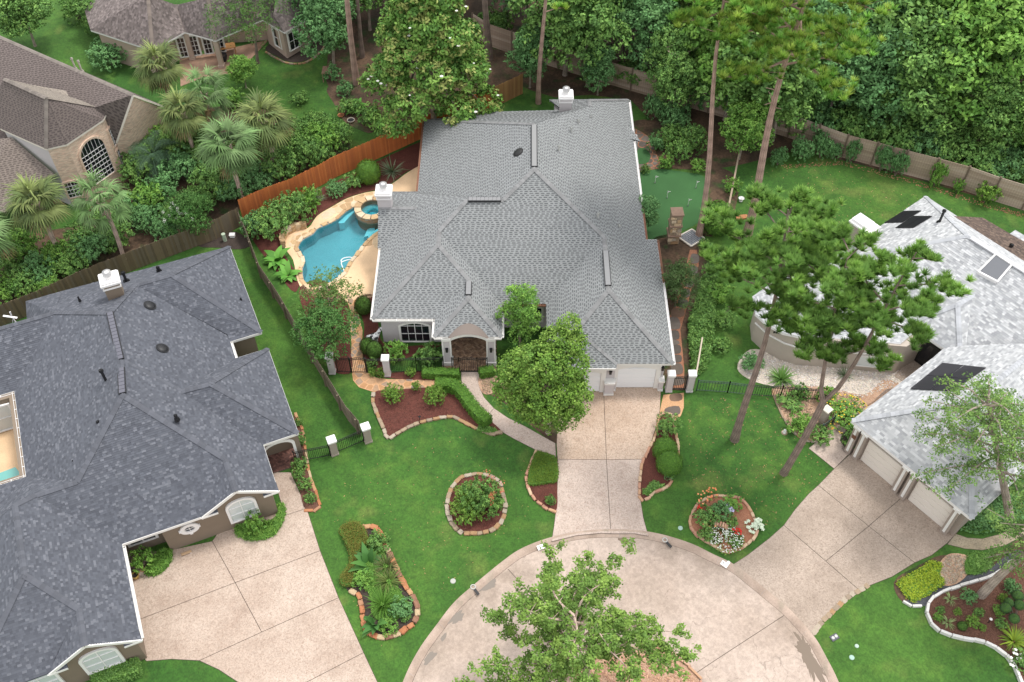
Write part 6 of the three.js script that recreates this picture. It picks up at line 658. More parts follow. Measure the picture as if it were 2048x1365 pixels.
{ // entry tree
  const pr = broadProto(403, 6.4, 1.6, C.fresh, { low: .3, clumps: 430, cR: .2, n: 13, L: .19, W: .1, cone: false }), p = at(1040, 694); plantTree('entry_tree', 'small upright bright green tree between the porch and the garage wing', pr, p, 6.2, { bark: M.bark, wide: .95 });
  const cm = broadProto(404, 5, 2.5, [[.050, .135, .030], [.065, .155, .034], [.085, .185, .045]], { low: .42, clumps: 520, cR: .22, n: 14, L: .2, W: .09 }); plantTree('crape_myrtle', 'vase-shaped crape myrtle beside the board fence and iron gate', cm, at(660, 712), 4.7, { bark: M.barkPale });
  const cy = broadProto(405, 4, 2.0, [[.085, .165, .035], [.11, .19, .045], [.13, .20, .05]], { low: .3, clumps: 230, cR: .24, n: 9, L: .2, W: .09 }); plantTree('crape_myrtle', 'airy yellow-green crape myrtle overhanging the near end of the pool', cy, at(668, 628), 3.7, { bark: M.barkPale, wide: 1.25 });
  const side = broadProto(406, 5, 1.6, [[.075, .135, .04], [.095, .155, .05], [.065, .12, .036]], { low: .2, clumps: 420, cR: .22, n: 14, L: .17, W: .08 }); plantTree('crape_myrtle', 'dense crape myrtle against the garage wall by the stepping stones', side, at(1350, 614), 4.6, { bark: M.bark }); { const g = plantTree('garden_tree', 'white-flowering crape myrtle by the weathered board fence', cm, at(392, 476), 4.4, { bark: M.bark, wide: .9, turn: 0 }); reseed(415); for (let k = 0; k < 16; k++) { const b = new MB(true); for (let q = 0; q < 22; q++) b.leaf(unit().multiplyScalar(.13), unit(), unit(), .07, .06, [.80, .80, .74]); const m = b.build('blossom', flowerMat, g); m.position.set(rr(-1.8, 1.0), rr(3.4, 4.7), rr(.4, 2.2)); } }
  plantTree('garden_tree', 'small dark leafy tree against the grey house overlooking the putting green', pDark[0], at(1286, 466), 3.6, { wide: .95 });
}
{ // magnolia
  reseed(407); const H = 15.5, base = at(868, 268), lobes = []; for (let k = 0; k < 26; k++) { const t = k / 25, y = H * lerp(.22, .93, t), a = k * 2.399, rad = 4.1 * (1 - Math.pow(t, 1.4) * .9); lobes.push({ c: [Math.cos(a) * rad, y, Math.sin(a) * rad], r: [rr(1.5, 2.1), rr(1.1, 1.5), rr(1.5, 2.1)] }); } lobes.push({ c: [0, H * .5, 0], r: [3.2, 5.5, 3.2] }); const t = new MB(); limbs(t, H, .3, 1, lobes, 20); const cb = crownGeo(lobes, { clumps: 3000, R: .33, n: 13, L: .36, W: .19, cols: C.magnolia }); const g = thing('magnolia_tree', 'large magnolia with white blossoms behind the orange fence', 'tree', [base.x, 0, base.z], 0); mesh('trunk', t.geo(), M.barkGrey, g); mesh('crown', cb.geo(), leafMat, g);
  for (let k = 0; k < 36; k++) { const l = pick(lobes.slice(0, 26)), d = unit(); d.y = Math.abs(d.y); d.z = Math.abs(d.z); d.normalize(); const b = new MB(true), s = rr(.08, .15); for (let q = 0; q < 7; q++) { const a = q / 7 * 6.28; b.leaf(V3(Math.cos(a) * s * .55, .05, Math.sin(a) * s * .55), V3(Math.cos(a) * -.4, .9, Math.sin(a) * -.4).normalize(), V3(Math.cos(a), .3, Math.sin(a)).normalize(), s * 1.3, s, [.86, .85, .80]); } const m = b.build('blossom', flowerMat, g); m.position.set(l.c[0] + d.x * l.r[0] * 1.14, l.c[1] + d.y * l.r[1] * 1.14, l.c[2] + d.z * l.r[2] * 1.14); }
}
function fineTree(sd, label, base, ctrl, H, blen, west) { // fine-leaved tree on a curved trunk
  reseed(sd); const t = new MB(), c = new MB(true), cv = new THREE.CatmullRomCurve3([V3(0, -.1, 0), ...ctrl]), pts = cv.getPoints(14), rs = pts.map((p, k) => lerp(.3, .05, k / 14)); t.tube(pts, rs, 9);
  for (let k = 0; k < 30; k++) { const u = k / 30, p = cv.getPoint(lerp(.42, .98, u)), a = k * 2.399 + .6, len = lerp(blen, blen * .45, u) * rr(.75, 1.15), e = p.clone().add(V3(Math.cos(a) * len * (Math.cos(a) < 0 ? west : 1), len * .12, Math.sin(a) * len)), m = p.clone().lerp(e, .5).add(V3(0, len * .16, 0)); t.tube([p, m, e], [.08, .05, .012], 5); for (let q = 0; q < Math.round(len * 8.5); q++) { const s = rr(.2, 1.05), bp = s < .5 ? p.clone().lerp(m, s * 2) : m.clone().lerp(e, Math.min(1, s * 2 - 1)), c0 = bp.clone().add(V3(gauss() * .55, gauss() * .35 - .2 * s, gauss() * .55)); leaves(c, c0, .28, 18, .16, .09, C.birch, V3(0, 1, 0)); } }
  const g = thing('fine_leaved_tree', label, 'tree', [base.x, 0, base.z], 0); mesh('trunk', t.geo(), M.barkGrey, g); mesh('crown', c.geo(), leafMat, g);
}
{ const b = at(2026, 1058), q = (x, y, h) => { const p = at(x, y, h); return V3(p.x - b.x, h, p.z - b.z); }; fineTree(408, 'fine-leaved tree spreading over the pale garage roof', b, [q(2014, 1000, 2.6), q(1998, 920, 6), q(1985, 850, 9), q(1975, 790, 11.2)], 11, 4.3, 1.25);
  const d = at(1962, 1192); fineTree(409, 'leaning trunk tree in the white edged mulch bed', d, [V3(.3, 2.5, -.1), V3(.9, 5.5, -.2), V3(1.5, 9, -.3), V3(1.8, 12, -.4)], 12, 3.4, .8); }
function pine(label, px, py, proto, o = {}) { const p = at(px, py), g = thing('pine_tree', label, 'tree', [p.x, 0, p.z], o.turn || 0, o.group); if (o.k) g.scale.setScalar(o.k); mesh('trunk', proto.trunk, o.bark || M.bark, g); mesh('crown', proto.crown, leafMat, g); return g; }
const umb = (u) => Math.sin(Math.PI * (.3 + .62 * u));
const barkPine = new THREE.MeshStandardMaterial({ map: rep(barkTex, 1.2, .5), color: rgb(1.75, 1.55, 1.5), roughness: 1 });
{ const b1 = at(1478, 885), b2 = at(1573, 948), H1 = heightAt(b1, 430), H2 = heightAt(b2, 505);
  pine('pine with single trunk standing on the lawn next to the forked pine', 1478, 885, pineProto(501, { H: H1, r: .27, start: H1 * .64, spread: 3.95, branches: 26, puffs: 46, cols: C.pine, shape: umb, pr: .42, pn: 62, stubs: 3, lean: [-.9, 0] }));
  pine('pine with forked trunk leaning over the entrance of the pale roofed house', 1573, 948, pineProto(502, { H: H2, r: .24, start: H2 * .60, spread: 3.45, branches: 30, puffs: 46, cols: C.pine, fork: heightAt(b2, 806), shape: umb, pr: .42, pn: 62, lean: [.9, 0] }));
  pine('tall bare pine trunk at the edge of the putting green', 1396, 472, pineProto(503, { H: 27, r: .25, start: 19, spread: 3.6, branches: 20, puffs: 44, cols: C.pineY, shape: umb, pr: .52, pn: 40, lean: [-1.4, 0] }), { bark: barkPine });
  pine('tall pine with broad yellow-green crown rising from the back lawn', 1490, 470, pineProto(504, { H: 27.5, r: .34, start: 15.4, spread: 5.6, branches: 34, puffs: 60, cols: C.pineY, shape: umb, pr: .52, pn: 42, stubs: 7, lean: [.2, 0] }), { bark: barkPine });
  const pa = pineProto(505, { H: 25, r: .3, start: 19, spread: 3.2, branches: 14, puffs: 20, cols: C.pine, shape: umb, pr: .5, pn: 30, stubs: 4 }), pb = pineProto(506, { H: 24, r: .24, start: 17, spread: 2.8, branches: 13, puffs: 18, cols: C.pineY, shape: umb, pr: .5, pn: 30, stubs: 5 });
  pine('thick pine trunk behind the magnolia near the plank fence', 975, 122, pa, { k: 1.05 }); pine('pine trunk beside the back chimney with a low green tuft', 1082, 210, pineProto(507, { H: 23, r: .22, start: 8.5, spread: 2.0, branches: 9, puffs: 16, cols: C.pineY, pr: .45, pn: 34, shape: (u) => u < .2 ? .95 : .5 + u * .5 }), { bark: barkPine });
  pine('pale pine trunk rising beside the banana plant and lattice', 722, 168, pa, { turn: 2, bark: barkPine }); 
  for (const [x, y, k, l] of [[732, 112, .9, 'slim dark pine trunk just behind the pale pine'], [772, 70, .8, 'thin pine trunk behind the crown of the magnolia'], [800, 58, .95, 'brown pine trunk seen over the magnolia top'], [830, 36, .85, 'pine trunk partly hidden behind the top of the magnolia'], [1972, 96, 1.1, 'tall pine trunk in the far corner of the woods'], [1180, 20, .95, 'pine trunk at the back of the woods past the chimney'], [1290, 30, 1, 'pine trunk among the dark trees behind the side yard'], [1700, 60, 1, 'pine trunk hidden among the tall woods trees']]) pine(l, x, y, rnd() < .5 ? pa : pb, { k, turn: rr(0, 6) });
}
// woods beyond the plank fence and trees in the yard corners
{ reseed(510); { const ug = [1, 2].map((k) => shrubProto(660 + k, k === 1 ? C.mid : C.dark, { clumps: 270, R: .085, n: 13, L: .105, W: .065 })); for (const [x, y, r, h] of [[990, 70, 2, 2.2], [1070, 110, 2, 2.4], [1120, 120, 2.2, 2.6], [1260, 165, 1.8, 2], [1350, 190, 2.2, 2.6], [1400, 205, 2.2, 2.8], [1470, 222, 2.4, 3], [1530, 235, 2.2, 2.8], [1590, 262, 2.2, 2.8], [1640, 272, 2.3, 3.0], [1690, 285, 2.3, 3.2], [1735, 298, 2.2, 3.0], [1785, 312, 2.3, 3.2], [1840, 325, 2.3, 3.2], [1890, 338, 2.3, 3.0], [1945, 352, 2.4, 3.0], [1995, 366, 2.4, 3.0], [2045, 385, 2.4, 2.8], [1620, 230, 2.4, 3.2], [1720, 250, 2.4, 3.4], [1820, 280, 2.5, 3.5], [1920, 300, 2.6, 3.5], [2020, 330, 2.6, 3.4], [1560, 215, 2.3, 3]]) { const z = x < 1300 ? 'behind the back chimney' : x < 1600 ? 'behind the two tall pines' : x < 1800 ? 'beyond the middle of the back lawn' : 'beyond the corner of the back lawn'; plantShrub('undergrowth_shrub', 'leafy undergrowth shrub over the plank fence ' + z, pick(ug), x, y, r, h, { group: 'undergrowth ' + z }); } }
  const G = 'trees of the woods beyond the plank fence', all = [...pMid, ...pDark, ...pFresh];
  const kindOf = { m: 'green', d: 'blue-green', f: 'bright green' }, zone = (x, y) => x < 960 ? 'behind the magnolia' : x < 1220 ? (y > 90 ? 'behind the back chimney' : 'deep in the woods past the back chimney') : x < 1430 ? (y > 100 ? 'behind the side yard thicket' : 'deep in the woods past the side yard') : x < 1640 ? (y > 170 ? 'behind the two tall pines' : 'deep in the woods past the two tall pines') : x < 1860 ? (y > 190 ? 'just beyond the back lawn fence' : 'deep in the woods past the back lawn') : y > 250 ? 'beyond the corner of the plank fence' : 'in the far corner of the woods';
  const W = [[1130, 150, 12, 'm', 1.05], [1175, 172, 11, 'm'], [1050, 60, 12, 'd'], [1010, 20, 13, 'd'], [1240, 120, 11, 'd'], [1290, 160, 9, 'd'], [1330, 205, 7.5, 'm'], [1365, 120, 13, 'm'], [1420, 190, 13, 'f'], [1450, 240, 12, 'f'], [1500, 262, 11.5, 'm', 1.1], [1545, 282, 9.5, 'm'], [1560, 190, 13, 'd'], [1600, 230, 11, 'd'], [1650, 255, 9, 'd'], [1690, 200, 12, 'd'], [1725, 262, 10, 'd'], [1770, 250, 12, 'm'], [1810, 285, 10, 'm'], [1830, 200, 16, 'f', .9], [1880, 270, 13, 'f'], [1900, 180, 17, 'm'], [1930, 310, 8.5, 'm'], [1980, 330, 8, 'm'], [2030, 345, 8, 'f'], [2060, 300, 9, 'm'], [2010, 180, 13, 'd'], [2070, 120, 15, 'm'], [1480, 120, 14, 'd'], [1540, 70, 15, 'm'], [1625, 90, 15, 'd'], [1760, 110, 15, 'm'], [1850, 80, 15, 'd'], [1950, 60, 14, 'd'], [1240, 40, 13, 'd'], [1110, 40, 13, 'm'], [1340, 50, 13, 'm'], [900, 0, 13, 'd'], [850, -10, 12, 'm'], [780, 10, 13, 'd'], [740, 60, 9, 'm'], [1195, 190, 5, 'd'], [1060, 175, 6, 'd'], [1790, 180, 15, 'f'], [1400, 110, 14, 'm'], [1660, 140, 14, 'm'], [680, 20, 12, 'd'], [630, 60, 10, 'd']];
  for (const [x, y, H, k, wd] of W) plantTree('broadleaf_tree', kindOf[k] + ' broadleaf tree ' + zone(x, y), pick(k === 'm' ? pMid : k === 'd' ? pDark : pFresh), at(x, y), H, { wide: (wd || 1) * rr(.9, 1.15), group: kindOf[k] + ' trees ' + zone(x, y) });
  plantTree('broadleaf_tree', 'glossy green tree at the foot of the two tall pines', pFresh[0], at(1478, 318), 5.6, { wide: 1.15 }); { const g = plantTree('broadleaf_tree', 'tree with bare grey twigs behind the side yard path', pMid[1], at(1350, 235), 6.5, {}), t = new MB(); for (let k = 0; k < 16; k++) { let p = V3(rr(-1.5, 1.5), rr(6.5, 9.5), rr(.5, 2.6)); for (let q = 0; q < 4; q++) { const e = p.clone().add(V3(rr(-1.1, 1.1), rr(-.1, .5), rr(-.2, .9))); t.tube([p, e], [.05 - q * .01, .04 - q * .01], 4, null, false); if (rnd() < .6) p = e; } } t.build('bare_twigs', M.barkPale, g); } plantTree('broadleaf_tree', 'round leafy tree beside the brick house in the far corner', pMid[2], at(70, 92), 6.4, { wide: 1.25, group: '' }); plantTree('broadleaf_tree', 'spreading feathery tree in front of the patio house', broadProto(331, 9, 3.8, [[.075, .17, .035], [.095, .19, .04]], { low: .5, clumps: 380, n: 14, L: .2, W: .08 }), at(516, 126), 8.6, { bark: M.bark }); plantTree('broadleaf_tree', 'drooping dark tree beside the patio house wall', pDark[1], at(668, 132), 8, { wide: 1.05 }); plantTree('broadleaf_tree', 'ivy-covered tree at the side of the patio house', pMid[0], at(205, 66), 4.2, { wide: 1.2 }); plantTree('garden_tree', 'small light green tree on the patio house lawn', pFresh[1], at(492, 176), 3.4, { wide: 1.2 });
}
// palms
{ const f1 = palmProto(521, { H: 6, n: 42, pet: 1.35, fans: 19, bl: 1.55, bw: .105, cols: C.palm, droop: 1.05 }), f2 = palmProto(522, { H: 6, n: 40, pet: 1.25, fans: 19, bl: 1.55, bw: .105, cols: [[.16, .21, .065], [.19, .235, .075], [.13, .185, .06]], droop: 1.25 });
  const f3 = palmProto(524, { H: 6, n: 32, pet: 1.6, fans: 15, bl: 1.3, bw: .1, cols: C.palm, droop: 1.5 });
  const palm = (label, px, py, cy, pr, k = 1) => { const p = at(px, py), H = heightAt(p, cy), g = thing('fan_palm', label, 'palm', [p.x, 0, p.z], rr(0, 6), 'fan palms by the brick house'); g.scale.set(k, H / pr.H * (1), k); g.scale.y = 1; const tr = mesh('trunk', pr.trunk, M.barkPale, g); tr.scale.y = H / pr.H; const cr = mesh('crown', pr.crown, leafMat, g); cr.position.y = (H - pr.H); };
  palm('fan palm in front of the pair nearest the orange fence', 488, 408, 290, f1, 1.0); palm('fan palm behind the pair nearest the orange fence', 552, 350, 240, f2, 1.08); palm('fan palm standing against the patio of the far house', 352, 240, 130, f2, .95); palm('fan palm rising behind the feather palm', 398, 330, 225, f2, .9); palm('fan palm with spiky crown between the patio and the fence palms', 436, 290, 190, f3, .95); palm('yellowish fan palm leaning on the brick house arched window', 128, 518, 405, f2, 1.0); palm('yellowish fan palm in the shrubbery beside the white blossoms', 250, 520, 405, f3, .9); palm('fan palm cut by the edge beside the brown board fence', 12, 580, 475, f1, 1.0);
  const fe = featherProto(523, 1.6, 26, 2.6, C.blue), p = at(318, 345), g = thing('feather_palm', 'blue-green feather palm with arching fronds beside the brick gable', 'palm', [p.x, 0, p.z]); mesh('trunk', fe.trunk, M.bark, g); mesh('crown', fe.crown, leafMat, g); }
// ---------- shrubs and beds ----------
const sMid = [1, 2, 3].map((k) => shrubProto(600 + k, C.mid)), sDark = [1, 2].map((k) => shrubProto(610 + k, C.dark)), sLime = [1, 2].map((k) => shrubProto(620 + k, C.lime)), sFresh = [1, 2].map((k) => shrubProto(630 + k, C.fresh)), big = [1, 2, 3].map((k) => shrubProto(640 + k, k === 3 ? C.fresh : C.mid, { clumps: 280, R: .075, n: 12, L: .092, W: .056 })), bigD = shrubProto(645, C.dark, { clumps: 280, R: .075, n: 12, L: .092, W: .056 });
const ball = ballProto(650, C.box), big3L = shrubProto(646, C.lime, { clumps: 280, R: .075, n: 12, L: .092, W: .056 }), ballD = ballProto(651, [[.045, .085, .018], [.06, .10, .02], [.036, .07, .016]]), ballL = ballProto(652, C.lime);
{ reseed(700); const S = (l, pr, x, y, r, h, o) => plantShrub('shrub', l, pr, x, y, r, h, o);
  // main front garden
  plantShrub('topiary_ball', 'clipped round shrub with loose leaves at the path side of the mulch bed', big3L, 787, 799, .82, 1.3); plantShrub('topiary_ball', 'clipped round shrub at the end of the curved hedge', big3L, 870, 802, .86, 1.35); S('small upright leafy shrub between the two round shrubs', sLime[0], 833, 781, .4, .75);
  S('loose light green shrub under the arched window', sFresh[0], 795, 718, .95, 1.5); S('wide green shrub under the arched window beside the porch', sMid[0], 856, 722, 1.15, 1.45); S('glossy green shrub at the iron fence corner near the topiary', sMid[1], 745, 735, .5, .8);
  plantShrub('topiary_ball', 'dark clipped ball shrub at the corner of the pool deck', ballD, 728, 624, .68, .9); plantShrub('topiary_ball', 'dark clipped ball behind its twin beside the dotted statue', ballD, 737, 704, .6, .85); plantShrub('topiary_ball', 'olive clipped ball in front of its twin beside the dotted statue', ballD, 750, 712, .62, .88);
  S('low box shrub before the gate end of the iron fence', sLime[1], 745, 750, .38, .6); S('low box shrub against the front white capped pillar', sLime[1], 763, 752, .42, .65); S('low box shrub alone midway along the iron fence', sLime[0], 822, 752, .45, .65);
  hedge('box_hedge', 'long straight clipped box hedge before the porch pillar', [[846, 752], [885, 754], [918, 755]], .6, .65, C.box, 661); hedge('box_hedge', 'short clipped box hedge beside the front walk and gravel', [[960, 753], [988, 748]], .6, .7, C.box, 662); hedge('box_hedge', 'curved clipped hedge following the front walk', [[872, 778], [900, 778], [920, 788], [938, 812], [958, 836], [976, 852]], .8, .8, C.box, 663);
  coverPatch('border_grass', 'low grassy border plants at the end of the curved hedge', [[952, 862], [960, 852], [985, 856], [996, 864], [980, 870]], .22, C.mid, 420, .16, 664, { w: .25, rough: 1.2 });
  // island bed in the lawn
  S('bright green mounded shrub on the hedge side of the lawn island', big3L, 936, 1030, 1.2, 1.3); S('bright green mounded shrub at the back of the lawn island', big3L, 934, 1002, 1.0, 1.2); S('dark round shrub near the stones of the lawn island', sMid[2], 990, 1014, .75, 1.0);
  { const g = S('flowering crape myrtle shrub with coral blooms in the lawn island', big[0], 966, 1016, 1.45, 2.4); reseed(701); for (let k = 0; k < 9; k++) { const b = new MB(true); for (let q = 0; q < 26; q++) b.leaf(unit().multiplyScalar(.12), unit(), unit(), .05, .045, mulc([.78, .20, .12], rr(.8, 1.25))); const m = b.build('blossom', flowerMat, g), a = rr(-.9, 2.2); m.position.set(Math.cos(a - .8) * rr(.5, .95), rr(.7, 1.08), Math.sin(a - .8) * -rr(.4, .9)); m.scale.set(.85, .6, .85); } g.rotation.y = 0; }
  // triangle bed by the driveway
  coverPatch('ground_cover', 'clipped carpet of yellow-green ground cover beside the driveway', [[1073, 906], [1092, 909], [1112, 918], [1114, 966], [1096, 970], [1056, 973], [1055, 955], [1060, 935]], .36, [[.095, .165, .018], [.115, .185, .022], [.08, .14, .018]], 700, .09, 665); S('small leafy plant at the tip of the driveway bed', sMid[0], 1101, 1006, .42, .7);
  // right driveway bed
  plantShrub('topiary_ball', 'clipped ball shrub behind the other at the driveway bed', ball, 1328, 912, .85, 1.0); plantShrub('topiary_ball', 'clipped ball shrub in front at the driveway bed', ball, 1336, 940, .88, 1.05); S('white-flowered bush at the top of the driveway bed', big[1], 1335, 862, 1.0, 1.1); S('small dark shrub tucked below the two clipped balls', sDark[0], 1338, 956, .4, .5); coverPatch('ground_cover', 'low leafy patch at the pointed end of the driveway bed', [[1283, 986], [1295, 976], [1305, 964], [1318, 968], [1330, 974], [1312, 984], [1296, 994]], .25, C.mid, 420, .13, 666);
  // olive hedge and long bed
  coverPatch('olive_hedge', 'low olive brown clipped hedge shaped like a peanut beside the long bed', [[683, 1174], [679, 1162], [687, 1149], [698, 1131], [698, 1109], [687, 1085], [679, 1067], [687, 1054], [706, 1046], [722, 1050], [736, 1072], [740, 1095], [722, 1109], [718, 1135], [714, 1149], [714, 1166], [704, 1177]], .55, C.olive, 1000, .075, 667, { cat: 'hedge' });
  // side yard
  plantShrub('topiary_ball', 'big clipped evergreen ball beside the putting green', ball, 1430, 462, 1.35, 1.75); plantShrub('topiary_ball', 'big clipped round shrub against the orange fence', ballProto(653, [[.085, .18, .02], [.105, .21, .024], [.07, .15, .02]]), 739, 362, 1.05, 1.25);
  for (const [x, y, r, h, pr, l] of [[1310, 300, .9, 1.4, sDark[0], 'dark shrub against the orange flagstone circle'], [1335, 290, 1.2, 1.8, big[0], 'dense leafy shrub beside the chipping green path'], [1355, 320, 1.3, 1.9, big[1], 'broad shrub at the back edge of the putting green'], [1330, 335, .8, 1.0, sFresh[0], 'ferny clump at the rim of the putting green'], [1395, 340, .8, .9, sFresh[1], 'bright ferny clump behind the tall bare pine'], [1350, 260, 1.6, 2.3, bigD, 'tall dark shrub in the side yard thicket'], [1310, 235, 1.3, 2.1, bigD, 'dark thicket shrub behind the flagstone circle'], [1385, 300, 1.4, 2.2, big[0], 'leafy thicket shrub left of the tall bare pine'], [1462, 385, .9, 1.2, sFresh[0], 'sprawling shrub between the clipped ball and the rail'], [1290, 345, .5, .7, sMid[0], 'small plant at the corner of the putting green by the house']]) S(l, pr, x, y, r, h);
  coverPatch('fern_bed', 'dense bed of ferns along the stepping stones', [[1384, 755], [1380, 720], [1377, 680], [1376, 650], [1390, 610], [1404, 560], [1424, 560], [1428, 640], [1424, 700], [1408, 745]], .6, C.mid, 300, .3, 668, { w: .3, rough: 1.1 });
  for (const [x, y, r, h, pr, l] of [[1425, 560, 1.0, 1.2, big[0], 'leafy shrub at the back of the strip beside the ferns'], [1440, 600, 1.1, 1.3, sFresh[0], 'bright bushy shrub beside the ferns under the pine'], [1448, 650, 1.0, 1.1, big[1], 'rounded shrub between the ferns and the pine lawn'], [1428, 520, .9, 1.1, bigD, 'blue-green shrub just below the square grate'], [1440, 700, .8, .9, sMid[1], 'low shrub on the lawn side of the ferns'], [1410, 500, .7, .8, sMid[2], 'small shrub at the corner of the square grate']]) S(l, pr, x, y, r, h);
  // pool garden
  for (const [x, y, r, h, pr, l] of [[545, 470, 1.9, 2.4, big[1], 'large rounded shrub filling the fence corner by the pool'], [590, 440, 1.7, 2.3, big[0], 'large shrub with bare twigs beside the orange fence'], [622, 420, 1.2, 1.9, sFresh[0], 'light green shrub leaning over the pool deck edge'], [515, 470, 1.3, 1.9, bigD, 'dark shrub where the two board fences meet'], [675, 388, 1.1, 1.1, bigD, 'low rose bush along the orange fence'], [708, 372, 1.0, 1.0, sMid[2], 'low rose bush beside the big clipped round shrub']]) S(l, pr, x, y, r, h);
  // thicket between brick house and fence
  const G = 'shrubs of the thicket behind the orange fence', tl = 'leafy thicket shrub between the brick house and the orange fence'; for (const [x, y, r, h, k] of [[290, 300, 2.2, 2.6, 2], [340, 260, 2, 2.5, 2], [385, 300, 2.2, 2.8, 0], [420, 330, 2.1, 2.5, 1], [370, 360, 2.2, 2.6, 3], [330, 400, 1.8, 2.2, 3], [430, 390, 2.1, 2.5, 0], [470, 400, 1.8, 2.1, 3], [520, 380, 1.9, 2.4, 3], [570, 355, 2, 2.6, 0], [610, 330, 2, 2.8, 1], [650, 305, 1.9, 2.6, 2], [600, 290, 1.8, 2.4, 0], [640, 270, 1.6, 2.1, 1], [280, 360, 1.8, 2.2, 1], [270, 440, 1.7, 2.2, 3], [310, 460, 1.6, 2, 3], [190, 520, 1.8, 2.2, 3], [150, 550, 1.6, 1.9, 1], [90, 560, 1.7, 2.1, 3], [100, 590, 1.1, 1.4, 2], [50, 590, 1.6, 2.0, 0], [340, 480, 1.3, 1.7, 3], [260, 260, 1.6, 1.9, 2], [400, 250, 1.5, 1.9, 0], [550, 300, 1.6, 2, 3], [500, 330, 1.8, 2.2, 1], [30, 540, 1.7, 2.2, 1], [215, 470, 1.8, 2.3, 1], [170, 500, 1.7, 2.2, 0], [60, 520, 1.8, 2.4, 2], [235, 495, 1.6, 2.0, 0], [300, 420, 1.8, 2.3, 2], [450, 340, 1.8, 2.4, 2], [480, 365, 1.6, 2, 2], [640, 330, 1.7, 2.2, 0], [120, 535, 1.6, 2.1, 2], [15, 600, 1.6, 2, 2], [400, 420, 1.7, 2.0, 0], [360, 440, 1.5, 1.8, 1], [350, 320, 2, 2.5, 1], [310, 330, 1.8, 2.3, 0], [680, 290, 1.5, 2, 0]]) { const z = x < 130 ? 'under the palms at the brown board fence' : x < 275 ? 'between the yellowish palms and the brick house' : y < 300 && x < 420 ? 'at the foot of the brick gable' : x < 420 ? 'around the feather palm' : x < 560 ? 'under the pair of fan palms' : 'right behind the orange fence'; S('leafy thicket shrub ' + z, [big[0], big[1], big[2], bigD][k], x, y, r, h, { group: 'thicket shrubs ' + z }); }
  for (const [x, y, r, h, pr, l] of [[225, 128, 2.4, 2.1, bigD, 'big dark oval shrub at the corner of the patio house'], [205, 62, 1.9, 2.6, big[1], 'ivy mound against the brick side wall'], [160, 40, 1.8, 2.4, big[0], 'ivy covered bush beside the far brick wall'], [690, 190, .9, 1.2, sDark[0], 'dark low shrub beside the lattice'], [668, 160, 1, 1.3, sDark[1], 'dark leafy plant behind the lattice'], [600, 205, 1.0, 1.1, sMid[0], 'low shrub on the curved lawn edge of the patio house'], [700, 225, 1.2, 1.4, sMid[1], 'loose shrub beside the plant pot under the magnolia'], [740, 250, 1.3, 1.7, sMid[2], 'leafy shrub at the skirts of the magnolia'], [470, 215, 1.3, 1.6, sFresh[0], 'bright shrub at the edge of the patio']]) S(l, pr, x, y, r, h);
  // back lawn shrubs against the plank fence
  for (const [x, y, r, h, k, l] of [[1700, 324, .75, 2.2, 1, 'narrow climbing shrub on the plank fence nearest the woods gap'], [1760, 342, .95, 2.6, 1, 'dark climbing shrub against the plank fence'], [1790, 352, .9, 2.4, 1, 'dark bushy climber beside a plank fence post'], [1868, 372, .75, 2.1, 0, 'light green climber against the middle of the plank fence'], [1912, 386, .55, 1.2, 0, 'small shrub at the foot of the plank fence'], [1968, 404, 1.15, 1.6, 2, 'round bright shrub in front of the plank fence'], [1665, 318, .8, 1.6, 1, 'leafy shrub at the lawn corner by the plank fence'], [1555, 330, .9, 1.6, 1, 'shrub at the shady edge of the back lawn'], [1600, 318, 1.2, 2.0, 1, 'broad dark shrub under the trees at the lawn edge'], [1640, 315, 1.1, 2.2, 1, 'tall shrub hiding the plank fence corner']]) S(l, [sFresh[0], bigD, ballL, big[0]][k] === ballL ? sLime[0] : [sFresh[0], bigD][k] || sLime[1], x, y, r, h);
  // right house garden
  for (const [x, y, r, h, pr, l] of [[1500, 738, 1.0, 1.3, bigD, 'dark shrub at the rounded wall of the pale roofed house'], [1600, 792, .8, 1.0, sMid[0], 'bushy plant along the thin iron fence'], [1580, 808, 1.0, .5, sMid[1], 'low spreading shrub on the stone chips'], [1600, 858, 1.1, 1.0, sFresh[0], 'wide shrub beside the lower trunk of the forked pine'], [1640, 880, .9, .9, sMid[2], 'shrub in front of the pillar with pointed cap'], [1706, 892, .95, 1.3, sMid[0], 'dense shrub hugging the corner of the garage'], [1650, 800, .8, 1.1, sFresh[1], 'green shrub beside the gravel garden']]) S(l, pr, x, y, r, h);
  { const g = S('sprawling yellow lantana beside the garden walk', big[2], 1690, 838, 1.7, 1.0), b = new MB(true); reseed(702); for (let k = 0; k < 160; k++) { const d = unit(); d.y = Math.abs(d.y); b.leaf(V3(d.x * 1.0, d.y * .62 + .45, d.z * 1.0), V3(0, 1, 0), unit(), .07, .06, mulc([.72, .46, .03], rr(.8, 1.2))); } b.build('blossom', flowerMat, g); }
  coverPatch('ground_cover', 'dark ground cover under the eave beside the curved walk', [[1920, 1058], [1960, 1010], [2010, 975], [2060, 960], [2060, 1030], [2020, 1050], [1975, 1068], [1940, 1068]], .25, C.dark, 220, .2, 669); coverPatch('ground_cover', 'chartreuse leafy carpet beside the driveway and stone chips', [[1793, 1166], [1820, 1150], [1845, 1134], [1865, 1124], [1884, 1130], [1880, 1150], [1890, 1168], [1875, 1180], [1858, 1192], [1840, 1200], [1829, 1207], [1812, 1196], [1800, 1180]], .22, C.gold, 520, .12, 670); coverPatch('ground_cover', 'grassy green patch between the stone chips and the leaning tree', [[1932, 1150], [1928, 1126], [1940, 1108], [1968, 1106], [1985, 1120], [1980, 1140], [1960, 1150]], .2, C.mid, 420, .2, 671, { w: .2, rough: 1.2 });
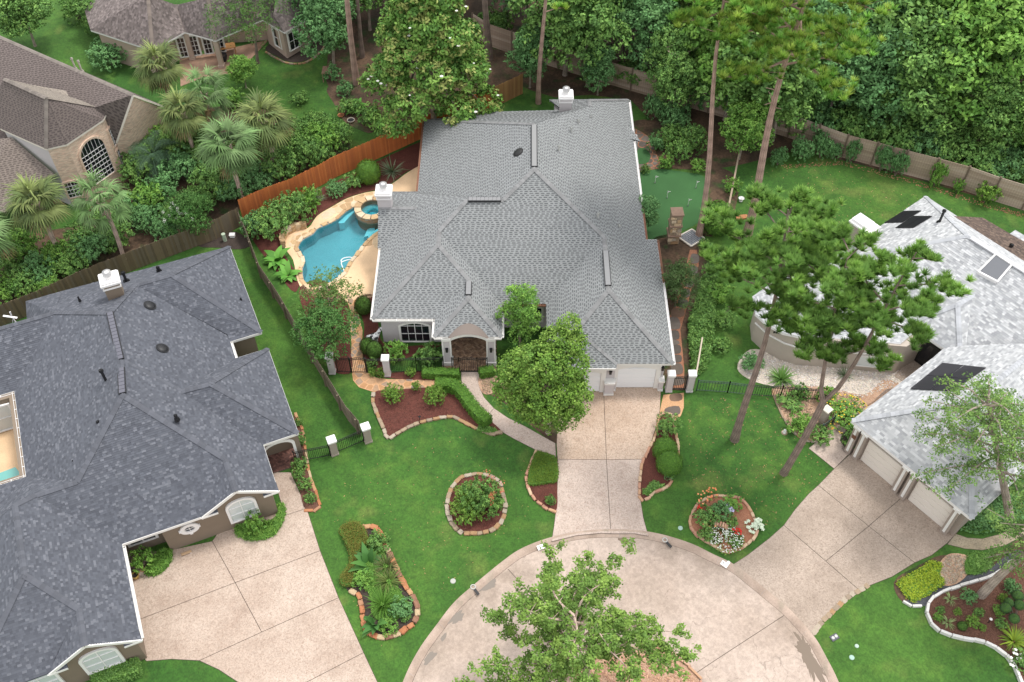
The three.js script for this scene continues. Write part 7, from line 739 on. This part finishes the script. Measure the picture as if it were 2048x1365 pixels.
  // left house
  coverPatch('mondo_grass', 'dense grassy border round the ball shrub at the gabled wall', [[468, 1066], [490, 1082], [515, 1084], [545, 1076], [562, 1058], [572, 1030], [570, 1012], [556, 1010], [552, 1035], [530, 1048], [495, 1052], [474, 1052]], .4, C.fresh, 420, .3, 672, { w: .14, rough: 1.3 }); plantShrub('topiary_ball', 'round leafy shrub in the grassy border at the gabled wall', sFresh[0], 514, 1064, .8, 1.5); coverPatch('mondo_grass', 'dense grassy border in the inner corner of the brown house', [[290, 1150], [305, 1156], [330, 1144], [346, 1118], [345, 1102], [320, 1104], [305, 1120], [296, 1135]], .38, C.fresh, 420, .3, 673, { w: .14, rough: 1.3 }); plantShrub('topiary_ball', 'round leafy shrub in the inner corner of the brown house', sFresh[1], 292, 1134, .85, 1.5); hedge('box_hedge', 'dense hedge under the arched window of the lower gable', [[190, 1372], [235, 1356], [282, 1340]], .9, .8, C.mid, 674);
  for (const [x, y, r, h, l] of [[600, 885, .55, .8, 'shrub beside the arched passage behind the iron fence'], [602, 935, .6, .8, 'shrub at the foot of the arched passage wall'], [598, 955, .5, .7, 'rose bush at the top of the walk strip bed'], [612, 975, .55, .7, 'rose bush in the middle of the walk strip bed'], [622, 1000, .5, .6, 'rose bush at the stone tip of the walk strip bed'], [598, 850, .35, .5, 'small plant at the lawn side of the brown house']]) S(l, pick(sMid), x, y, r, h);
  // banana plants
  const ban = clumpProto(680, 17, 1.15, .48, 1.25, [[.085, .235, .035], [.11, .27, .045]], .6, 5); plantClump('banana_plant', 'broad bright leaves of a banana plant at the pool corner', ban, 555, 522, 1.15, { cat: 'plant' }); plantClump('banana_plant', 'broad leaved banana plant lower down the board fence', ban, 575, 552, 1.0); plantClump('banana_plant', 'bright banana plant in the shade beside the lattice', ban, 712, 222, 1.25);
  // yuccas and grasses
  const yuc = clumpProto(681, 70, .95, .05, .35, [[.20, .25, .15], [.15, .21, .11]], -.1, 2), strap = clumpProto(682, 46, .6, .05, 1.2, C.mid, .3), vari = clumpProto(683, 40, .55, .055, 1.1, [[.30, .36, .16], [.20, .27, .10]], .3), chart = clumpProto(684, 60, .9, .07, 1.2, [[.22, .30, .03], [.16, .25, .03]], .35), broad = clumpProto(685, 13, .75, .26, 1.0, [[.055, .15, .035], [.075, .18, .04]], .4, 4), palmL = clumpProto(686, 130, 1.0, .045, .8, [[.065, .155, .02], [.085, .19, .026]], .0, 3);
  plantClump('yucca', 'spiky grey-green yucca beside the big clipped round shrub', yuc, 784, 344, 1.4); plantClump('yucca', 'spiky grey-green yucca between the rose bushes on the fence', yuc, 632, 400, 1.1); plantClump('palmetto', 'spiky palmetto in the white gravel garden', clumpProto(687, 120, 1.1, .07, .5, C.mid, -.1, 3), 1563, 760, 1.0); plantClump('palmetto', 'small spiky sago in the gravel by the forked pine', yuc, 1690, 752, .8);
  plantClump('palmetto', 'feathery bright palm mound in the long bed', palmL, 766, 1212, 1.2); plantClump('grass_clump', 'bronze grassy clump at the middle of the long bed', clumpProto(688, 80, .7, .03, 1.0, [[.11, .11, .04], [.08, .12, .035]], .3), 772, 1135, 1.35); plantClump('grass_clump', 'olive grassy clump above the palm mound in the long bed', clumpProto(689, 80, .7, .035, 1.0, [[.10, .14, .035], [.13, .17, .045]], .3), 778, 1165, 1.45); plantClump('broad_leaf_plant', 'broad glossy leaves beside the narrow part of the olive hedge', broad, 737, 1130, 1.7); plantClump('broad_leaf_plant', 'broad dark leaves at the lower end of the long bed', broad, 752, 1248, 1.5); S('leafy plant at the top of the long bed', sMid[0], 757, 1092, .85, .8); S('small green plant beside the lower bulb of the olive hedge', sFresh[0], 724, 1164, .75, .6); S('dark leafy plant at the wide end of the long bed', sDark[0], 804, 1222, .85, .75); S('small bright plant at the bottom tip of the long bed', sFresh[1], 778, 1260, .6, .6); S('low plant beside the stones of the long bed', sMid[1], 812, 1238, .35, .35);
  coverPatch('bed_foliage', 'low mixed foliage filling the long bed between the larger plants', [[738, 1075], [752, 1070], [764, 1090], [778, 1125], [792, 1160], [806, 1190], [822, 1215], [815, 1240], [795, 1240], [770, 1250], [745, 1235], [740, 1200], [728, 1175], [722, 1150], [726, 1110]], .2, C.fresh, 170, .16, 675, { w: .35, rough: 1.3 });
  // big mulch bed lower right
  const B = [[1900, 1200, 'v', .8, 'variegated strap plant near the narrow top of the white edged bed'], [1896, 1247, 'v', .85, 'variegated strap plant beside the small leafy plant in the white edged bed'], [2027, 1285, 'c', 1.15, 'big chartreuse strap plant in the white edged bed']]; for (const [x, y, k, s, l] of B) plantClump('strap_plant', l, k === 'v' ? vari : chart, x, y, s);
  for (const [x, y, r, h, pr, l] of [[1935, 1198, .6, .6, sDark[0], 'dark mound shrub at the foot of the leaning tree'], [1880, 1222, .3, .35, sMid[0], 'small green plant at the rounded tip of the white edged bed'], [1875, 1238, .35, .35, sFresh[0], 'light green plant just inside the white edging'], [1914, 1227, .3, .3, sLime[0], 'little yellow plant between the strap plants'], [1957, 1228, .35, .35, sMid[1], 'green plant in the middle of the white edged bed'], [1923, 1256, .3, .28, ballD, 'tiny clipped ball near the curved white edging'], [1943, 1246, .5, .4, sLime[1], 'yellow sprawling plant in the white edged bed'], [1963, 1258, .28, .28, sLime[0], 'small yellow plant next to the garden light'], [2003, 1200, .33, .5, sLime[1], 'light green upright plant near the clipped spheres'], [1995, 1226, .42, .45, sFresh[1], 'leafy plant beside the clipped spheres'], [2000, 1252, .45, .45, sMid[2], 'leafy plant above the big chartreuse strap plant'], [2020, 1180, .6, .7, sDark[1], 'dark round shrub at the far side of the mulch bed'], [2046, 1330, .8, .8, sMid[0], 'white rose bush at the lower edge of the bed']]) S(l, pr, x, y, r, h);
  { const p = at(2030, 1240), g = thing('cloud_topiary', 'cloud-pruned shrub with several blue-green balls on bare stems', 'shrub', [p.x, 0, p.z]); const t = new MB(); reseed(703); for (const [x, y, r] of [[2013, 1216, .34], [2020, 1205, .3], [2037, 1192, .36], [2040, 1210, .34], [2030, 1237, .32]]) { const q = at(x, y, .75); t.tube([V3(0, 0, 0), V3((q.x - p.x) * .5, .4, (q.z - p.z) * .5), V3(q.x - p.x, .7, q.z - p.z)], [.03, .025, .02], 5); const m = mesh('foliage_ball', ballD.crown, new THREE.MeshPhysicalMaterial({ vertexColors: true, color: rgb(.9, 1.15, 2.1), roughness: .7, side: THREE.DoubleSide }), g); m.scale.setScalar(r); m.position.set(q.x - p.x, .45, q.z - p.z); const c = mesh('inner_foliage', ballD.core, coreMat, m); } mesh('stem', t.geo(), M.bark, g); }
  // round flower bed
  S('bushy green perennials at the heart of the flower bed', sMid[0], 1415, 1040, 1.0, .9); S('dark perennials behind the little brick arch', sDark[0], 1440, 1028, .8, .7); S('grassy green mound at the back of the flower bed', sFresh[0], 1462, 1012, .75, .5); S('low perennials at the street side of the flower bed', sMid[1], 1410, 1072, .6, .6); S('dark perennials beside the red geranium', sMid[2], 1462, 1050, .5, .6); S('green edging plants at the lower stones of the flower bed', sMid[0], 1474, 1088, .5, .35);
  const bloom = (name, l, px, py, n, R, h, col, sz, rise = .5) => { const p = at(px, py), g = thing(name, l, 'flowers', [p.x, 0, p.z]), b = new MB(true), s = new MB(true); for (let k = 0; k < n; k++) { const a = rr(0, 6.28), q = Math.sqrt(rnd()) * R, c = V3(Math.cos(a) * q, h * rr(rise, 1), Math.sin(a) * q); for (let j = 0; j < 5; j++) { const e = j * 1.257; b.leaf(c.clone().add(V3(Math.cos(e) * sz * .4, 0, Math.sin(e) * sz * .4)), V3(Math.cos(e) * .3, .95, Math.sin(e) * .3).normalize(), V3(Math.cos(e), .1, Math.sin(e)).normalize(), sz, sz * .7, mulc(col, rr(.85, 1.15))); } s.tube([V3(Math.cos(a) * q * .7, 0, Math.sin(a) * q * .7), c], [.012, .01], 4, [.05, .12, .02]); if (k % 2 === 0) leaves(s, c.clone().add(V3(0, -.15, 0)), .12, 5, .12, .06, C.fresh, V3(0, 1, 0)); } s.build('stems', leafMat, g); b.build('petals', flowerMat, g); };
  bloom('daisy_patch', 'dense patch of white daisies at the front of the flower bed', 1452, 1082, 260, 1.05, .4, [.80, .81, .75], .05); bloom('orange_lily', 'orange lilies standing at the back rim of the flower bed', 1420, 1000, 12, .4, 1.0, [.75, .25, .10], .09, .8); bloom('orange_lily', 'pale orange lilies leaning over the outer rim of the flower bed', 1400, 1010, 12, .5, .9, [.78, .31, .14], .085, .8); bloom('orange_lily', 'peach lilies beside the little brick arch', 1417, 1058, 8, .45, .55, [.78, .34, .18], .085, .8); bloom('red_flower', 'red blooms at the outer edge of the flower bed', 1396, 1022, 12, .22, .6, [.58, .03, .02], .08, .8); bloom('red_flower', 'bright red geranium on the stone side of the flower bed', 1472, 1070, 16, .3, .45, [.6, .025, .02], .09, .7); bloom('white_caladium', 'white leaved caladium spilling over the flower bed stones', 1508, 1056, 26, .55, .4, [.62, .70, .54], .16, .4); bloom('lilac_flower', 'lilac and white flowers in a pot in the flower bed', 1458, 1024, 16, .3, .5, [.55, .50, .75], .12, .7);
  bloom('white_rose', 'white roses spilling onto the lower white edging', 2030, 1325, 14, .6, .7, [.82, .82, .76], .12, .6);
}
// ---------- small things ----------
{
  const place = (m, px, py, h = 0) => { const p = at(px, py, h); m.position.set(p.x, h, p.z); return m; };
  // house number plates painted on the kerb
  const plate = (txt, label, px, py, px2, py2, pale) => { const cv = document.createElement('canvas'); cv.width = 256; cv.height = 112; const x = cv.getContext('2d'); x.fillStyle = '#f6f3ee'; x.fillRect(0, 0, 256, 112); x.font = 'bold 96px sans-serif'; x.textAlign = 'center'; x.textBaseline = 'middle'; txt.split('').forEach((c, i) => { x.fillStyle = pale[i]; x.fillText(c, 78 + i * (200 / Math.max(2, txt.length)), 60); }); const t = new THREE.CanvasTexture(cv); t.colorSpace = THREE.SRGBColorSpace; const a = at(px, py, .05), b = at(px2, py2, .05), m = mesh('number_plate', new THREE.PlaneGeometry(a.distanceTo(b), .3).rotateX(-Math.PI / 2 + .32), new THREE.MeshStandardMaterial({ map: t, roughness: .8 })); m.position.copy(a.add(b).multiplyScalar(.5)); m.position.y = .022; m.rotation.y = Math.atan2(-(b.z - a.z), b.x - a.x); tag(m, label, 'number'); };
  plate('92', 'white kerb plate with two worn digits beside the front lawn', 1075, 1097, 1092, 1090, ['#5a5853', '#b5b3ae']); plate('12', 'white kerb plate with worn digits beside the round flower bed', 1443, 1124, 1456, 1133, ['#6a666a', '#c4c4c2']);
  // kerb inlets
  for (const [x, y, l] of [[948, 1178, 'pale pipe inlet cut through the kerb by the gutter puddle'], [1332, 1084, 'white pipe inlet cut through the kerb below the driveway']]) { const p = at(x, y), g = thing('drain_inlet', l, 'drain', [p.x, 0, p.z], .6); mesh('pipe', new THREE.TorusGeometry(.14, .035, 8, 18).rotateX(Math.PI / 2).translate(0, .06, -.1), mat([.5, .49, .46]), g); mesh('channel', new THREE.BoxGeometry(.16, .03, .5).translate(0, .045, .25), M.black, g); }
  // sprinkler and cleanout lids in the lawns
  const lid = (l, px, py, r, m) => { const g = new THREE.LatheGeometry([[0, .04], [r * .8, .04], [r, .02], [r, -.02]].map(([a, b]) => new THREE.Vector2(a, b)), 16), o = place(mesh('lawn_drain', g, m), px, py, .005); tag(o, l, 'lid'); };
  lid('pale green round lid in the lawn near the round flower bed', 1361, 1057, .15, mat([.34, .48, .41])); lid('pale green round lid in the lower lawn nearest the street', 1704, 1316, .15, mat([.34, .48, .41])); lid('small pale green round lid above the other in the lower lawn', 1714, 1293, .12, mat([.40, .50, .43])); lid('white round lid in the front lawn near the kerb', 906, 1163, .17, mat([.42, .42, .38])); lid('white ring lid beside the kerb number plate', 1457, 1126, .12, M.white);
  { const g = thing('utility_box', 'flat dark utility plate with two white caps in the lower lawn', 'utility box'), p = at(1669, 1276); g.position.set(p.x, 0, p.z); g.rotation.y = .5; mesh('plate', new RoundedBoxGeometry(.5, .05, .34, 1, .015).translate(0, .03, 0), mat([.10, .10, .12]), g); for (const x of [-.11, .11]) mesh('cap', new THREE.CylinderGeometry(.09, .1, .06, 14).translate(x, .08, 0), mat([.5, .5, .48]), g); }
  { const g = thing('utility_box', 'green utility pedestal on the dark soil behind the blue-grey roof', 'utility box'), p = at(450, 482); g.position.set(p.x, 0, p.z); mesh('pedestal', new THREE.CylinderGeometry(.14, .15, .7, 12).translate(0, .35, 0), mat([.42, .50, .38]), g); mesh('lid', new THREE.CylinderGeometry(.16, .16, .06, 12).translate(0, .72, 0), mat([.42, .50, .38]), g); }
  { const g = thing('utility_box', 'white utility box on the dark soil beside the green pedestal', 'utility box'), p = at(465, 474); g.position.set(p.x, 0, p.z); mesh('box', new RoundedBoxGeometry(.42, .26, .32, 2, .05).translate(0, .13, 0), M.white, g); mesh('lid', new RoundedBoxGeometry(.45, .05, .35, 2, .02).translate(0, .28, 0), M.white, g); }
  // flags and balls on the putting green
  for (const [x, y, l] of [[1310, 366, 'white putting flag nearest the flagstone circle'], [1334, 396, 'white putting flag in the middle of the green'], [1392, 376, 'white putting flag beside the tall bare pine'], [1376, 412, 'low putting flag near the stone column']]) { const p = at(x, y), g = thing('golf_flag', l, 'flag', [p.x, 0, p.z], .3); mesh('stick', new THREE.CylinderGeometry(.018, .018, .75, 6).translate(0, .375, 0), M.white, g); const s = new THREE.Shape(); s.moveTo(0, 0); s.lineTo(.26, .1); s.lineTo(0, .2); mesh('pennant', new THREE.ExtrudeGeometry(s, { depth: .012, bevelEnabled: false }).translate(.01, .53, 0), M.white, g); mesh('cup', new THREE.CylinderGeometry(.07, .07, .02, 12).translate(0, .01, 0), M.black, g); }
  // black and white spotted animal statue by the house corner
  { const p = at(746, 690), g = thing('spotted_statue', 'black and white spotted animal statue at the house corner', 'statue', [p.x, 0, p.z], .5); const white = mat([.85, .85, .85], { roughness: .5 }), blk = mat([.02, .02, .02], { roughness: .5 }); const b = new MB(); b.tube([V3(-.45, .75, 0), V3(-.3, .8, 0), V3(.1, .78, 0), V3(.42, .85, 0), V3(.5, .9, 0)], [.12, .27, .27, .22, .1], 12).tube([V3(.42, .9, 0), V3(.62, 1.2, 0), V3(.7, 1.34, 0)], [.17, .12, .12], 10).tube([V3(.66, 1.36, 0), V3(.8, 1.32, 0), V3(.98, 1.2, 0)], [.12, .13, .08], 10).tube([V3(-.46, .85, 0), V3(-.56, .5, .02)], [.03, .02], 6); for (const [x, z] of [[-.3, -.13], [-.3, .13], [.32, -.13], [.32, .13]]) b.tube([V3(x, .7, z), V3(x - .02, .38, z), V3(x + .01, 0, z)], [.1, .06, .065], 8); b.build('body', white, g); for (const [x, y, z, r] of [[-.22, .96, .14, .2], [.12, .96, -.1, .2], [.22, .84, .22, .18], [-.32, .74, .22, .16], [-.05, 1.0, .06, .15], [.55, 1.12, .08, .12], [.36, .98, .02, .16], [-.4, .9, -.05, .16]]) { const m = mesh('spot', new THREE.SphereGeometry(r, 10, 8).scale(1, .55, .6), blk, g); m.position.set(x, y, z); } for (const z of [-.13, .13]) mesh('ear', new THREE.SphereGeometry(.07, 8, 6).scale(.6, .5, 1.3), blk, g).position.set(.68, 1.42, z); }
  // little brick arch in the flower bed
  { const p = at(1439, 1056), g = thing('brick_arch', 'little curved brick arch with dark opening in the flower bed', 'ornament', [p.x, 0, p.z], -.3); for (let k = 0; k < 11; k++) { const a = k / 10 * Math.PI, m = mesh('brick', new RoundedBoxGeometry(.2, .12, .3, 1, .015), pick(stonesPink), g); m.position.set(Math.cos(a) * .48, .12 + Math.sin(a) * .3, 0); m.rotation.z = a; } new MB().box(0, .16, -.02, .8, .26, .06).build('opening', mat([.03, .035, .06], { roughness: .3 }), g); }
  // top left patio things
  { const p = at(606, 90), g = thing('kettle_grill', 'red kettle grill beside the patio house wall', 'grill', [p.x, 0, p.z]); mesh('bowl', new THREE.SphereGeometry(.36, 16, 10).scale(1, .8, 1).translate(0, .85, 0), mat([.55, .03, .02], { roughness: .3 }), g); const l = new MB(); for (let k = 0; k < 3; k++) { const a = k * 2.09; l.tube([V3(Math.cos(a) * .2, .65, Math.sin(a) * .2), V3(Math.cos(a) * .36, 0, Math.sin(a) * .36)], [.025, .025], 6); } l.build('legs', M.black, g); mesh('handle', new THREE.BoxGeometry(.2, .05, .05).translate(0, 1.17, 0), M.black, g); }
  { const p = at(455, 106), g = thing('patio_table', 'wooden patio table under the covered patio roof', 'table', [p.x, 0, p.z], .3), wd = woodSet([[.5, .25, .09]])[0]; for (let k = 0; k < 6; k++) mesh('slat', new THREE.BoxGeometry(1.7, .04, .14).translate(0, .74, -.4 + k * .16), wd, g); for (const [x, z] of [[-.75, -.35], [.75, -.35], [-.75, .35], [.75, .35]]) mesh('leg', new THREE.BoxGeometry(.08, .72, .08).translate(x, .36, z), wd, g); }
  { const p = at(657, 158), g = thing('garden_lattice', 'small wooden slatted plant stand beside the lawn of the patio house', 'plant stand', [p.x, 0, p.z], 0), wd = woodSet([[.38, .22, .16]])[0]; for (let k = 0; k < 7; k++) mesh('slat', new THREE.BoxGeometry(.9, .04, .09).translate(0, 1.0, -.5 + k * .17), wd, g); for (const [x, z] of [[-.4, -.5], [.4, -.5], [-.4, .5], [.4, .5]]) mesh('leg', new THREE.BoxGeometry(.07, 1, .07).translate(x, .5, z), wd, g); }
  const pot = (l, px, py, r, h, m, m2) => { const p = at(px, py), g = thing('plant_pot', l, 'pot', [p.x, 0, p.z]); mesh('bowl', new THREE.LatheGeometry([[r * .6, 0], [r * .95, h * .6], [r, h], [r * .88, h], [r * .84, h * .75]].map(([a, b]) => new THREE.Vector2(a, b)), 20), m, g); mesh('soil', new THREE.CircleGeometry(r * .86, 18).rotateX(-Math.PI / 2).translate(0, h * .78, 0), m2, g); };
  pot('round terracotta saucer lying under the banana plant', 682, 232, .3, .12, mat([.62, .25, .10]), mat([.25, .09, .04])); pot('wide pale rimmed pot with black inside under the magnolia', 702, 244, .34, .25, mat([.5, .45, .38]), M.black); pot('yellow glazed pot in the inner corner of the brown house', 272, 1156, .22, .35, mat([.55, .38, .10], { roughness: .3 }), M.soil); pot('dark barrel pot beside the patio column', 447, 122, .42, .7, mat([.03, .03, .035]), M.soil);
  { const p = at(272, 1148), g = thing('flagstone_pad', 'small flagstone pad in the inner corner of the brown house', 'paving'); reseed(811); voronoiStones(g, plan([[256, 1140], [275, 1120], [296, 1140], [290, 1155], [262, 1168]], 0), 6, .045, flagTan, .05, 812); }
  { const p = at(373, 1108), g = thing('skateboard', 'wooden board with small wheels lying by the garage wall', 'skateboard', [p.x, 0, p.z], .42); mesh('deck', new RoundedBoxGeometry(.62, .03, .2, 2, .014).translate(0, .1, 0), mat([.42, .28, .17]), g); for (const x of [-.24, .24]) for (const z of [-.08, .08]) mesh('wheel', new THREE.CylinderGeometry(.04, .04, .04, 10).rotateX(Math.PI / 2).translate(x, .04, z), x > 0 ? M.white : M.black, g); }
  { const p = at(1569, 866), g = thing('garden_ornament', 'small white garden ornament on the lawn by the forked pine', 'ornament', [p.x, 0, p.z]); mesh('figure', new THREE.LatheGeometry([[0, 0], [.16, 0], [.12, .1], [.06, .2], [.1, .3], [0, .4]].map(([a, b]) => new THREE.Vector2(a, b)), 12), M.trim, g); mesh('base', new THREE.CylinderGeometry(.2, .22, .05, 12).translate(0, .02, 0), stonesTan[0], g); }
  { const p = at(1482, 402), g = thing('garden_ornament', 'white bowl ornament beside the boundary rail', 'ornament', [p.x, 0, p.z]); mesh('bowl', new THREE.LatheGeometry([[.05, 0], [.12, .1], [.26, .3], [.2, .3], [.1, .14]].map(([a, b]) => new THREE.Vector2(a, b)), 14), M.white, g); mesh('foot', new THREE.CylinderGeometry(.14, .16, .06, 12), M.white, g); }
  for (const [x, y, l] of [[840, 843, 'slim black path light in the front mulch bed'], [1976, 1247, 'white topped path light in the white edged bed']]) { const p = at(x, y), g = thing('path_light', l, 'light', [p.x, 0, p.z]); mesh('stake', new THREE.CylinderGeometry(.025, .025, .55, 8).translate(0, .27, 0), M.black, g); mesh('hood', new THREE.ConeGeometry(.09, .08, 12).translate(0, .58, 0), x > 1900 ? M.white : M.black, g); }
  { const g = thing('electric_meter', 'grey electric boxes on the wall of the patio house', 'meter'), p = at(594, 70, 1.6); g.position.copy(p); g.rotation.y = .8; mesh('cabinet', new RoundedBoxGeometry(.5, .8, .18, 1, .02), mat([.5, .53, .55]), g); mesh('meter_box', new RoundedBoxGeometry(.3, .45, .16, 1, .02).translate(-.45, -.2, 0), mat([.45, .47, .48]), g); }
  { const p = at(1484, 436), g = thing('stepping_block', 'orange stone block on the grass at the foot of the tall pine', 'stone', [p.x, 0, p.z], .2); const m = mesh('block', stoneGeos[1], stonesRed[0], g); m.scale.set(.9, .16, .4); m.position.y = .06; }
}
// stone chips and scattered litter: uncountable
function scatter(name, label, polyPx, n, geo, mats, s0, s1, y, sd) { reseed(sd); const poly = plan(polyPx, 0), xs = poly.map((p) => p[0]), zs = poly.map((p) => p[1]), im = new THREE.InstancedMesh(geo, mats, n); let k = 0, tr = 0; const d = new THREE.Object3D(), c = new THREE.Color(); while (k < n && tr++ < n * 8) { const x = rr(Math.min(...xs), Math.max(...xs)), z = rr(Math.min(...zs), Math.max(...zs)); if (!inPoly(x, z, poly)) continue; const s = rr(s0, s1); d.position.set(x, y, z); d.rotation.set(rr(-.5, .5), rr(0, 6.28), rr(-.5, .5)); d.scale.set(s, s * rr(.4, .7), s * rr(.6, 1)); d.updateMatrix(); im.setMatrixAt(k, d.matrix); const v = rr(.6, 1.25); im.setColorAt(k, c.setRGB(v, v * rr(.9, 1), v * rr(.82, 1))); k++; } im.count = k; im.name = numbered(name); shade(im); tag(im, label, 'gravel', null, 'stuff'); scene.add(im); }
const chip = new THREE.DodecahedronGeometry(.5, 0);
scatter('stone_chips', 'tan stone chips beside the chartreuse ground cover', [[1874, 1150], [1893, 1114], [1915, 1109], [1938, 1118], [1933, 1148], [1905, 1170], [1882, 1168]], 700, chip, stonesTan[1], .05, .14, .04, 901);
scatter('stone_chips', 'tan river stones beside the front walk', [[960, 757], [990, 753], [1008, 766], [998, 777], [975, 789], [966, 785]], 500, chip, stonesTan[0], .05, .13, .04, 902);
scatter('white_gravel', 'white gravel covering the garden of the pale roofed house', [[1480, 738], [1503, 702], [1560, 710], [1640, 718], [1720, 724], [1800, 740], [1815, 752], [1785, 776], [1720, 797], [1650, 776], [1560, 773], [1500, 758]], 2500, chip, stonesWhite[0], .05, .14, .03, 903);
scatter('stone_chips', 'tan stone chips under the forked pine', [[1552, 782], [1600, 776], [1660, 780], [1725, 794], [1700, 826], [1640, 868], [1605, 874], [1580, 850], [1562, 815]], 1800, chip, stonesTan[0], .05, .13, .035, 904);
scatter('bark_chips', 'bark chips and dry leaves on the cul-de-sac island', [[1150, 1398], [1165, 1352], [1215, 1318], [1280, 1303], [1325, 1307], [1362, 1332], [1388, 1360], [1400, 1400], [1370, 1450], [1260, 1480], [1180, 1450]], 2200, chip, stonesPink[1], .05, .15, -.01, 905);
scatter('fallen_leaves', 'fallen leaves along the plank fence', [[1560, 330], [1683, 322], [1823, 360], [1994, 412], [2070, 432], [2070, 442], [1994, 422], [1823, 368], [1683, 330], [1570, 338]], 700, chip, stonesRed[1], .06, .14, .02, 906);
const leafBit = new THREE.BoxGeometry(1, .06, .5), chipBit = new THREE.BoxGeometry(1, .3, .35), redChip = mat([.13, .045, .032]), brownChip = mat([.17, .085, .058]);
scatter('mulch_chips', 'loose red mulch chips in the front bed', [[750, 790], [865, 780], [905, 784], [940, 816], [970, 842], [985, 864], [958, 858], [934, 848], [906, 834], [865, 837], [824, 849], [780, 870], [768, 850], [754, 815]], 2600, chipBit, redChip, .05, .13, .052, 911);
scatter('mulch_chips', 'loose red mulch chips in the lawn island', [[900, 1012], [904, 1034], [914, 1052], [930, 1063], [958, 1063], [980, 1058], [997, 1043], [1005, 1014], [998, 985], [920, 975]], 1300, chipBit, redChip, .05, .12, .052, 912);
scatter('mulch_chips', 'loose red mulch chips in the two driveway beds', [[1058, 975], [1112, 970], [1109, 1020], [1094, 1014], [1068, 992]], 420, chipBit, redChip, .05, .12, .052, 913);
scatter('mulch_chips', 'loose brown mulch chips in the white edged bed', [[2060, 1125], [2005, 1150], [1950, 1172], [1890, 1192], [1866, 1208], [1864, 1235], [1878, 1254], [1930, 1274], [1990, 1292], [2014, 1310], [2060, 1330]], 3000, chipBit, brownChip, .05, .13, .052, 914);
scatter('fallen_leaves', 'dry leaves and pine straw fallen on the lawn under the two pines', [[1400, 800], [1560, 790], [1640, 900], [1680, 940], [1600, 1010], [1520, 1060], [1380, 960], [1370, 850]], 420, leafBit, mat([.30, .19, .09]), .05, .12, .012, 907);
scatter('fallen_leaves', 'dry leaves scattered on the front lawn', [[640, 1010], [760, 890], [900, 860], [1050, 920], [1040, 990], [1090, 1050], [960, 1130], [860, 1230], [760, 1300], [700, 1200]], 260, leafBit, mat([.34, .24, .10]), .04, .10, .012, 908);
scatter('fallen_leaves', 'dry leaves scattered on the back lawn', [[1500, 340], [1700, 340], [1950, 430], [1850, 420], [1740, 440], [1600, 450], [1500, 430]], 240, leafBit, mat([.33, .23, .11]), .05, .12, .012, 909);
renderer.render(scene, camera);
